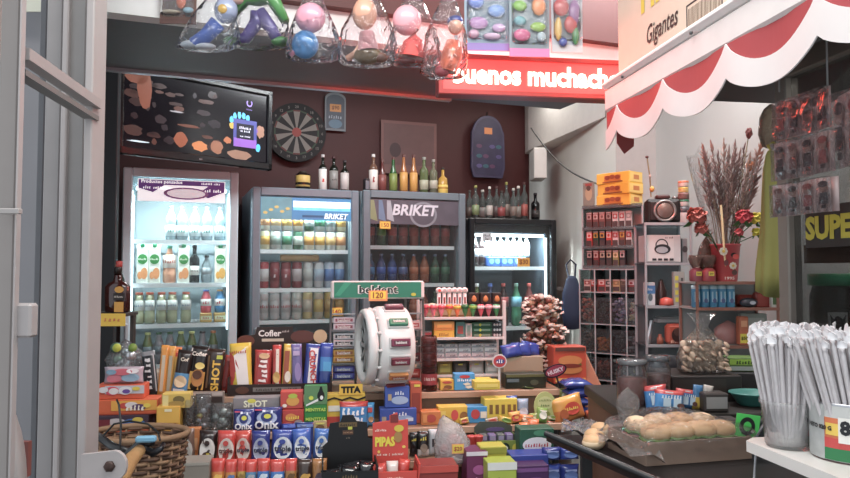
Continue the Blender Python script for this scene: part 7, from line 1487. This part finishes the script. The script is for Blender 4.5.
# crumpled clear bag with reddish sweet in front of jar
mound(616, 640, 388, 420, 1.70, 'clear_bag', 'crinkled clear bag with reddish sweets in front of the metal lidded jar', 'bag', G('f0f0f2', .12, .1, 1.2, bump=.8, s=45, body='e8e4e4'), [], seed=12)
oo = C.objects[-1]; mb = MB(); rd = random.Random(5)
for i in range(8): mb.ball((rd.uniform(-.014, .014), rd.uniform(-.006, .006), .008+.004*i), .007, M('8a4038', .4), 8)
# blue and red candy bags
for i, (a, b, yt, Y, c, lab) in enumerate(((645, 668, 386, 1.82, '2a78b8', 'blue candy bag with red top, left one behind the sandwiches'), (652, 682, 391, 1.80, '3088c8', 'blue and white candy bag with red top, front middle one'), (672, 693, 390, 1.83, '2a70b0', 'blue candy bag with red top, right one behind the sandwiches'))):
    z0 = ZC; p0, p1 = at(a, 300, Y), at(b, 300, Y); w_ = p1.x-p0.x; h = zat(yt, Y)-z0
    mb = MB(); mb.pillow(w_, h, .03, bands((.82, c), (1, 'b82c2c')), nx=8, nz=10, seed=i+300)
    m2 = MB(); deco(m2, w_, h, -.019, [('r', -.15, .42, .25, .4, 'b0c8d8'), ('r', .18, .42, .25, .4, 'b0c8d8'), ('r', -.1, .9, .25, .06, 'd8d0d0'), ('t', 'Sugus' if 0 else 'caramel', 0, .70, .7, 'd8e4ec'), ('o', .28, .3, .12, .12, '5a3a34')]); mb.add(m2.v, [f for f in m2.f], M('b8ccd8', .35)) if 0 else None
    o_ = len(mb.v); mb.v += m2.v
    for f_, mi, sm in zip(m2.f, m2.mi, m2.sm): mb.f.append(tuple(o_+k for k in f_)); mb.mi.append(mb.ix(m2.ms[mi])); mb.sm.append(sm)
    o = mb.build('candy_bag', None, ((p0.x+p1.x)/2, Y, z0+.002), 0, lab, 'packet'); o.rotation_euler = (R(-6), R((-8, 5, 9)[i]), R((-6, 0, 8)[i]))
for i, (px, c, c2, lab) in enumerate(((695, 'c8a838', '2a6a9a', 'narrow yellow and blue packet right of the blue candy bags'), (703, '5a80a8', 'b8b0a8', 'narrow blue grey packet right of the yellow one'))):
    mb = MB(); mb.pillow(.026, .062, .014, bands((.5, c), (1, c2)), nx=6, nz=8, seed=i+320); o = mb.build('candy_bag', None, (at(px, 300, 1.82).x, 1.82, ZC+.002), 0, lab, 'packet'); o.rotation_euler = (R(-5), R(6+6*i), 0)
# boxes with grey labels, green label box, teal tray, O card
for i, (px, py, Y, z0) in enumerate(((716, 411, 1.78, ZC), (727, 448, 1.70, 1.02))):
    h = (base_py(Y, z0)-(393, 419)[i])*Y/F; MB().box((0, .03, h/2), (.062, .05, h), M('35302e', .5), .003).rect(0, h*.5, .054, h*.62, .0048, M('8a8a8a', .5)).build('labelled_box', None, (at(px, 300, Y).x, Y, z0+.001), 3, ('dark box with plain grey label, upper of the two by the green card', 'dark box with plain grey label, lower of the two by the green card')[i], 'box')
MB().box((0, .04, .02), (.09, .07, .04), M('5a7a38', .5), .002).rect(0, .028, .085, .016, .0045, M('9ac838', .5)).text('oferta', 0, .028, .0034, M('2a4a1c', .5), w=.05).rect(0, .009, .085, .012, .0045, M('a8b4b0', .5)).build('green_box', None, (cpt(744, 2.08).x, 2.08, ZC+.060), -4, 'green topped box with lime label between biscuit bag and straws', 'box')
MB().box((0, .04, .029), (.10, .10, .058), M('2e2c2e', .5), .002).build('dark_carton', None, cpt(744, 2.07), -4, 'dark carton under the lime labelled green box', 'box')
MB().lathe([(.035, 0), (.042, .004), (.060, .030), (.066, .032), (.064, .036), (.056, .032), (.038, .008), (0, .008)], M('3a8078', .45), 28, sy=.8).build('teal_bowl', None, cpt(752, 1.88), 0, 'teal plastic bowl beside the straw cup', 'bowl')
MB().box((0, 0, .045), (.054, .003, .054), M('2cc848', .5, e=0)).oval(-.001, .045, .018, .021, -.0018, M('0c100e', .5), 24).oval(-.001, .045, .009, .011, -.0030, M('2cc848', .5), 24).box((0, .004, -.002), (.012, .003, .046), M('202020', .5)).build('price_sign', None, (at(742, 300, 1.63).x, 1.63, 1.046), 0, 'bright green square card with a big black ring shaped O', 'card').rotation_euler.y = R(8)
MB().box((0, .02, .035), (.06, .06, .07), M('23272a', .5), .003).oval(-.02, .03, .012, .01, -.0102, M('3a5a70', .5)).build('dark_box', None, (at(754, 300, 1.69).x, 1.69, 1.021), 0, 'dark box behind the bright green card', 'box')
MB().tube([at(754, 480, 1.372), at(757, 436, 1.36), at(764, 424, 1.34), at(776, 412, 1.38)], .0025, M('8a8c90', .4, .5), 6).build('metal_rod', None, None, 0, 'thin grey metal rod slanting beside the straw cup', 'rod')
# ================= black board with tray of sandwiches
ZB = 1.02
bp = [(.317, 1.85), (.46, 1.44), (.53, 1.30), (.66, 1.36), (.66, 1.60), (.50, 1.84)]
bp = [(.317, 1.85), (.50, 1.36), (.86, 1.36), (.86, 1.775), (.49, 1.775), (.46, 1.85)]
bb_ = E('black_table', 'black table board with raised rim under the tray of bread rolls', 'table', (.5, 1.58, 0), 0)
vs = [(x-.5, y-1.58, ZB-.016) for x, y in bp]+[(x-.5, y-1.58, ZB) for x, y in bp]; n = len(bp)
MB().add(vs, [tuple(reversed(range(n))), tuple(range(n, 2*n))]+[(i, (i+1) % n, n+(i+1) % n, n+i) for i in range(n)], M('17171a', .4)).build('board', bb_)
MB().tube([(bp[0][0]-.5, bp[0][1]-1.58, ZB+.003), (bp[1][0]-.5, bp[1][1]-1.58, ZB+.003), (bp[2][0]-.5, bp[2][1]-1.58, ZB+.003)], .008, M('1c1c1f', .35), 8).build('rim', bb_)
for x, y in ((-.0, -.22), (.16, -.22), (-.10, .18), (.1, -.05)): MB().box((x, y, (ZB-.016)/2), (.025, .025, ZB-.016), M('141416', .5)).build('leg', bb_)
TT = Matrix.Translation((.594, 1.665, ZB+.001)) @ Matrix.Rotation(R(14), 4, 'Z'); tw, td, th_ = .268, .165, .050
ty = E('bread_tray', 'brown cardboard tray wrapped in film holding filled bread rolls', 'tray', TT.translation, 14)
cb = M('90796a', .6, n=.08)
MB().box((0, 0, .002), (tw, td, .004), cb).box((0, -td/2, th_/2), (tw, .004, th_), cb).build('front_panel', ty)
MB().box((0, td/2, th_/2), (tw, .004, th_), cb).build('back_side', ty)
for s in (-1, 1): MB().box((s*tw/2, 0, th_/2), (.004, td, th_), cb).build('end_panel', ty)
crust = M('cfa674', .6, n=.18, s=14, bump=.2); crust2 = M('dcc09a', .6, n=.15, s=18); lf = M('5a7a34', .6, n=.3, s=60, bump=.6); ham = M('b87a70', .5)
rolls = [(-.085, -.045, .052, 8, 0), (-.03, -.05, .055, 4, 0), (.03, -.05, .055, -3, 0), (.088, -.045, .052, -8, 0), (-.095, .028, .056, 85, 1), (-.04, .03, .060, 12, 1), (.02, .03, .06, -5, 0), (.085, .03, .056, 6, 1)]
for i, (x, y, z, rz_, kd) in enumerate(rolls):
    q = TT @ Vector((x*.93, y*.9, z-.010)); o = E('filled_bread_roll', f'filled bread roll with lettuce, {ORD[i % 4]} from left in the {("front", "back")[i//4]} row of the tray', 'bread roll', q, 14+rz_, 'filled bread rolls in the tray')
    L_ = .041; m = (crust, crust2)[kd]
    MB().ball((0, 0, .018), (L_, .031, .021), m, 18).build('top_bun', o); MB().ball((0, 0, -.006), (L_*.97, .030, .011), crust2, 16).build('bottom_bun', o)
    vs, seg = [], 26; rd = random.Random(i)
    for zz, rr_ in ((0, 0), (-.001, .7), (.001, 1.08), (.005, 1.1), (.006, .7), (.006, 0)):
        for j in range(seg): a = 2*math.pi*j/seg; vs.append((L_*rr_*math.cos(a), .031*rr_*math.sin(a), zz+.003+.003*math.sin(a*7+i)*(rr_ > .8)))
    MB().add(vs, [(a*seg+j, a*seg+(j+1) % seg, (a+1)*seg+(j+1) % seg, (a+1)*seg+j) for a in range(5) for j in range(seg)], lf, True).build('lettuce', o)
    MB().lathe([(0, -.002), (L_*.98, -.002), (L_*1.0, .001), (0, .001)], ham, 20, sy=.9).build('ham', o)
for i in range(4):   # bread bottoms / white sandwich bread peeking over the front edge
    q = TT @ Vector((-.095+.062*i, -.068, .008)); MB().box((0, 0, .018), (.058, .020, .030), M('d8c8b4', .7, n=.1), .006).build('sandwich_slice', None, q, 14, f'pale sandwich slice, {ORD[i]} from left along the tray front', 'bread', 'sandwich slices along the tray front')
for i, (dx, dy, dz) in enumerate(((-.17, .09, .012), (-.155, .115, .020), (-.13, .13, .030))):
    q = TT @ Vector((dx, dy, dz)); o = E('bread_slice', f'cut bread piece at the left behind the tray, {ORD[i]} one', 'bread', q, 40+20*i)
    MB().ball((0, 0, 0), (.032, .026, .016), crust2, 16).build('crumb', o); MB().ball((0, 0, .004), (.030, .0245, .0165), crust, 16).build('crust', o)
# film over it all
nx_, ny_ = 30, 22; vs = []; rd = random.Random(9)
for j in range(ny_+1):
    for i in range(nx_+1):
        u, v = i/nx_*2-1, j/ny_*2-1; x, y = u*.158, v*.100-.0
        inx, iny = max(0, abs(x)-.128), max(0, abs(y+.0)-.082); d = math.hypot(inx, iny)
        z = .092*(1-.25*(x/.14)**2*(abs(x) < .142)) if d < 1e-6 else max(.044, .090-d*2.2)
        if d > 1e-6: z = max(.006, z)
        z += rd.uniform(-.004, .004) if d > 0 else rd.uniform(-.0025, .0025)
        vs.append((x+rd.uniform(-.003, .003), y+rd.uniform(-.003, .003), max(.006, z)))
MB().add(vs, [(j*(nx_+1)+i, j*(nx_+1)+i+1, (j+1)*(nx_+1)+i+1, (j+1)*(nx_+1)+i) for j in range(ny_) for i in range(nx_)], G('fafafa', .05, .05, .9, bump=.7, s=26, body='f0ecea'), True).build('plastic_film', None, TT.translation, 14, 'clear crinkled plastic film stretched over the bread tray', 'film')
p = at(565, 440, 1.78)
# flap of film spreading left on the board
nx_, ny_ = 16, 10; vs = []
for j in range(ny_+1):
    for i in range(nx_+1):
        u, v = i/nx_, j/ny_; q = Vector((.35+.16*u+.02*v, 1.80-.34*u*(.4+.6*(1-v))-.0*v+.02, ZB+.012+.02*math.sin(u*9+v*5)**2+.03*v*u))
        vs.append((q.x, q.y+.07*v, q.z+rd.uniform(0, .006)))
MB().add(vs, [(j*(nx_+1)+i, j*(nx_+1)+i+1, (j+1)*(nx_+1)+i+1, (j+1)*(nx_+1)+i) for j in range(ny_) for i in range(nx_)], G('f6f6f6', .25, .1, 1.0, bump=.6, s=20, body='e8e4e2'), True).build('plastic_sheet', None, None, 0, 'loose clear plastic sheet spread on the black board left of the tray', 'film')
# ================= liquor bottles and yellow price board by the gate
pz_ = 2.35; zq = zat(313, pz_)
rk = E('bottle_shelf', 'small shelf by the gate holding a brown whisky bottle', 'shelf', (at(110, 300, pz_).x-.03, pz_+.02, TD['A'][0]), 0)
hz = zq-TD['A'][0]
MB().box((0, .03, hz-.006), (.17, .10, .012), M('3a3430', .5), .002).build('board', rk)
for s in (-1, 1): MB().box((s*.075, .06, (hz-.012)/2), (.012, .02, hz-.012), M('3a3430', .5)).build('leg', rk)
q = Vector((at(113, 300, pz_).x, pz_+.035, zq+.001)); hW = (313-283)*pz_/F
wb = E('whisky_bottle', 'square shouldered brown whisky bottle with yellow label by the gate', 'bottle', q, 4)
am = M('3a1410', .12, coat=.5)
MB().lathe([(.030, 0), (.034, .003), (.034, hW*.85), (.026, hW*.97), (.012, hW*1.05), (.010, hW*1.15), (.010, hW*1.32)], am, 20, sx=1.25, sy=.6).build('glass_body', wb)
MB().lathe([(.0125, hW*1.28), (.0125, hW*1.5), (.010, hW*1.52)], M('201814', .4), 14).build('cap', wb)
MB().box((.012, -.0212, hW*.18), (.030, .002, hW*.34), M('c8922a', .45)).box((.012, -.0212, hW*.52), (.036, .002, hW*.24), M('241a16', .45)).oval(.012, hW*.76, .015, hW*.11, -.0205, M('c8922a', .45)).text('Premium', .012, hW*.52, -.0226, M('d8d0c8', .45), w=.030).build('label', wb)
q2 = Vector((at(108, 300, pz_).x, pz_+.085-.005, zq+.001))
wb2 = E('wine_bottle', 'dark green bottle with red cap behind the brown whisky bottle', 'bottle', q2)
MB().lathe([(.022, 0), (.024, .003), (.024, .09), (.015, .12), (.009, .14), (.009, .165)], M('16221a', .12, coat=.5), 18).build('glass_body', wb2); MB().lathe([(.0105, .145), (.0105, .172), (.008, .174)], M('b03028', .4), 14).build('cap', wb2)
MB().box((0, 0, 0), (.16, .003, .042), M('e0b820', .5)).text('VAR BLAS', .01, 0, -.002, M('c86a28', .5), w=.12, h=.013).build('price_strip', None, (at(112, 300, pz_).x-.03, pz_-.008-.02+.03-.012, zq-.022), 0, 'yellow strip with orange lettering on the shelf edge by the gate', 'sign')
# ================= gate
gm = M('8c8786', .45, n=.10, s=18, bump=.15); gl = M('a8a09e', .45, n=.08, s=20, bump=.2); gd_ = M('5c5c60', .5, n=.15)
def zpost(px, Y): return at(px, 300, Y).x
gt = E('metal_gate', 'grey painted open metal gate seen edge on at the left', 'gate', (0, 0, 0))
def gbar(px0, px1, Y, dep, m, name='upright_bar', z0=.02, z1=2.6):
    a, b = zpost(px0, Y), zpost(px1, Y)
    return MB().box(((a+b)/2, Y+dep/2, (z0+z1)/2), (b-a, dep, z1-z0), m, .002).build(name, gt)
gbar(-7, 12, .90, .012, M('8e8580', .45, n=.1, s=14, bump=.15)); gbar(12, 14, .897, .012, gl); gbar(-40, -9, .93, .012, M('8e8580', .45, n=.1, s=14, bump=.15))
gbar(40, 56, 1.24, .05, gm); gbar(56, 62, 1.22, .05, gl); gbar(62, 80, 1.23, .04, M('8a8684', .45, n=.1)); gbar(80, 88, 1.18, .05, gl, 'post_face'); gbar(33, 40, 1.30, .04, gd_)
gbar(95, 114, 2.9, .03, M('262c30', .5), 'door_jamb')
X0, X1 = zpost(8, .915), zpost(86, 1.20)
def rail(z, hgt, m, name='cross_rail', dx=0):
    MB().add([(X0+dx, .915, z-hgt), (X1+dx, 1.20, z-hgt), (X1+dx+.02, 1.20, z-hgt), (X0+dx+.02, .915, z-hgt), (X0+dx, .915, z), (X1+dx, 1.20, z), (X1+dx+.02, 1.20, z), (X0+dx+.02, .915, z)], [(3,2,1,0),(4,5,6,7),(0,1,5,4),(1,2,6,5),(2,3,7,6),(3,0,4,7)], m).build(name, gt)
rail(zat(44, .90), .016, gl); rail(zat(66, .90), .008, M('7a7876', .5), dx=-.004); rail(.5, .03, gl)
a = at(18, 303, .90); MB().box((at(21, 320, .91).x, .915, zat(321, .90)), (.030, .02, .044), gl, .003).build('lock_plate', gt)
MB().box((at(8, 212, .88).x, .885, zat(211, .88)), (.026, .01, .007), M('a8a09c', .4), .001).build('weld_bead', gt)
# hinge plate with bolt
hp = at(101, 463, 1.13)
o_ = [(-.034, -.030), (-.034, .014), (.018, .020)]+[(.018+.020*math.cos(R(t))*1.0, -.004+.024*math.sin(R(t))) for t in (70, 45, 20, -5, -30, -60)]+[(.014, -.030)]
MB().prism([(x+.004, z) for x, z in o_], -.004, .004, M('b0a8a6', .45, bump=.3)).build('hinge_plate', gt, tuple(hp))
MB().lathe([(0, .004), (.009, .004), (.009, .008), (.006, .010), (0, .010)], M('4a3630', .5, .4), 6, T=Matrix.Translation((.016, 0, -.004)) @ Matrix.Rotation(R(90), 4, 'X')).build('bolt', gt, tuple(hp))
# things seen through the gate
MB().box((0, 0, 0), (.34, .03, 2.6), M('77767a', .6, n=.12, s=5)).build('wall_side', None, (at(20, 300, 1.75).x, 1.78, 1.3), 0, kind='structure')
MB().box((0, 0, 0), (.075, .004, .10), M('b8b8a8', .5)).rect(.030, 0, .014, .10, -.002, M('6a9a4a', .5)).build('paper_notice', None, tuple(at(36, -8, 1.70)), 0, 'pale paper notice with a green edge seen through the gate', 'notice')
MB().box((0, 0, 0), (.05, .02, .012), M('d0b838', .5)).box((0, 0, -.04), (.06, .02, .06), M('9a9ca0', .5)).box((0, 0, .03), (.06, .02, .04), M('c8c0a8', .5)).build('sign_board', None, tuple(at(-1, 8, 1.5)), 0, 'pale board with a yellow stripe at the extreme top left', 'sign')
mg = E('bicycle_mudguard', 'pale curved bicycle mudguard seen low through the gate', 'mudguard', tuple(at(18, 450, 1.0)))
vs = []
c0 = Vector((-.025, 0, -.07))
for i in range(15):
    a = R(100-i*8); 
    for rr_ in (.128, .135): vs += [(c0.x-.055+rr_*math.cos(a)*.62, -.018, c0.z+rr_*1.15*math.sin(a)), (c0.x-.055+rr_*math.cos(a)*.62, .018, c0.z+rr_*1.15*math.sin(a))]
fs = []
for i in range(14):
    b0, b1 = i*4, i*4+4; fs += [(b0+2, b0+3, b1+3, b1+2), (b0, b1, b1+1, b0+1), (b0, b0+2, b1+2, b1), (b0+1, b1+1, b1+3, b0+3)]
MB().add(vs, fs, M('a8a4a2', .4), True, Matrix.Translation((.0, 0, .02))).build('guard', mg)
MB().box((-.03, .03, -.02), (.06, .01, .05), M('7a3c34', .5)).build('reflector_flap', mg)
# ================= bicycle handlebar and wicker basket
YB = 1.42
hbk = E('bicycle_handlebar', 'bicycle handlebar with cork grip and black brake lever beside the gate', 'bicycle part', (0, 0, 0))
MB().tube([at(98, 436, YB+.10), at(112, 446, YB+.06), at(128, 452, YB+.02)], .008, M('1c1c1e', .35), 10).build('bar', hbk)
MB().tube([at(140, 450, YB-.06), at(131, 460, YB-.10), at(124, 472, YB-.14), at(119, 484, YB-.17)], [.011, .014, .0145, .013], M('a87c44', .7, n=.2, s=70, bump=.5), 14).build('cork_grip', hbk)
MB().tube([at(126, 456, YB), at(134, 450, YB-.02), at(143, 443, YB-.04), at(152, 441, YB-.05)], [.008, .010, .012, .009], M('18181a', .4), 10).build('clamp', hbk)
MB().tube([at(145, 449, YB-.05), at(153, 453, YB-.06), at(161, 449, YB-.06), at(164, 443, YB-.05)], [.007, .008, .006, .004], M('28282c', .3, .5), 8).build('brake_lever', hbk)
MB().box((0, 0, 0), (.038, .012, .012), M('6aa8c8', .4), .003).build('bell_cap', hbk, tuple(at(146, 439, YB-.07)), 10)
MB().tube([at(120, 451, YB), at(121, 425, YB+.02), at(119, 405, YB+.03), at(117, 400, YB+.05)], .0022, M('121214', .4), 6).build('cable', hbk)
MB().tube([at(103, 436, YB+.05), at(114, 424, YB+.05), at(130, 421, YB+.05), at(148, 424, YB+.05), at(158, 432, YB+.05), at(160, 440, YB)], .0022, M('121214', .4), 6).build('cable', hbk)
bs = E('wicker_basket', 'brown wicker bicycle basket below the wafer boxes', 'basket', tuple(at(152, 455, 1.62)))
YK = 1.62; r0 = .112; zt_b = .052; wk = [M('6a4a34', .7, n=.2, s=60), M('8a6848', .7, n=.2, s=60), M('553a2a', .7, n=.2, s=60)]
bs.location = Vector((at(140, 300, 1.66).x, 1.66, zat(442, 1.60)-.20)); H_ = .20
for k in range(22):
    z = H_*k/21; pts = []
    rr_ = r0*(.80+.20*k/21)
    for j in range(49):
        a = 2*math.pi*j/48; q = 1+.035*(1 if (j//2+k) % 2 else -1); pts.append((rr_*q*math.cos(a), rr_*.72*q*math.sin(a), z))
    MB().tube(pts, .0042, wk[k % 3], 5, cap=False).build('woven_strand', bs)
for k in range(24):
    a = 2*math.pi*k/24; MB().tube([(r0*.8*math.cos(a), r0*.8*.72*math.sin(a), 0), (r0*math.cos(a), r0*.72*math.sin(a), H_)], .003, wk[1], 5).build('stake', bs)
pts = [(r0*1.03*math.cos(2*math.pi*j/40), r0*.74*math.sin(2*math.pi*j/40), H_+.006) for j in range(41)]
MB().tube(pts, .007, wk[1], 8, cap=False).build('rim', bs)
MB().lathe([(0, .0), (r0*.78, .002), (0, .004)], wk[2], 24, sy=.72).build('base', bs)
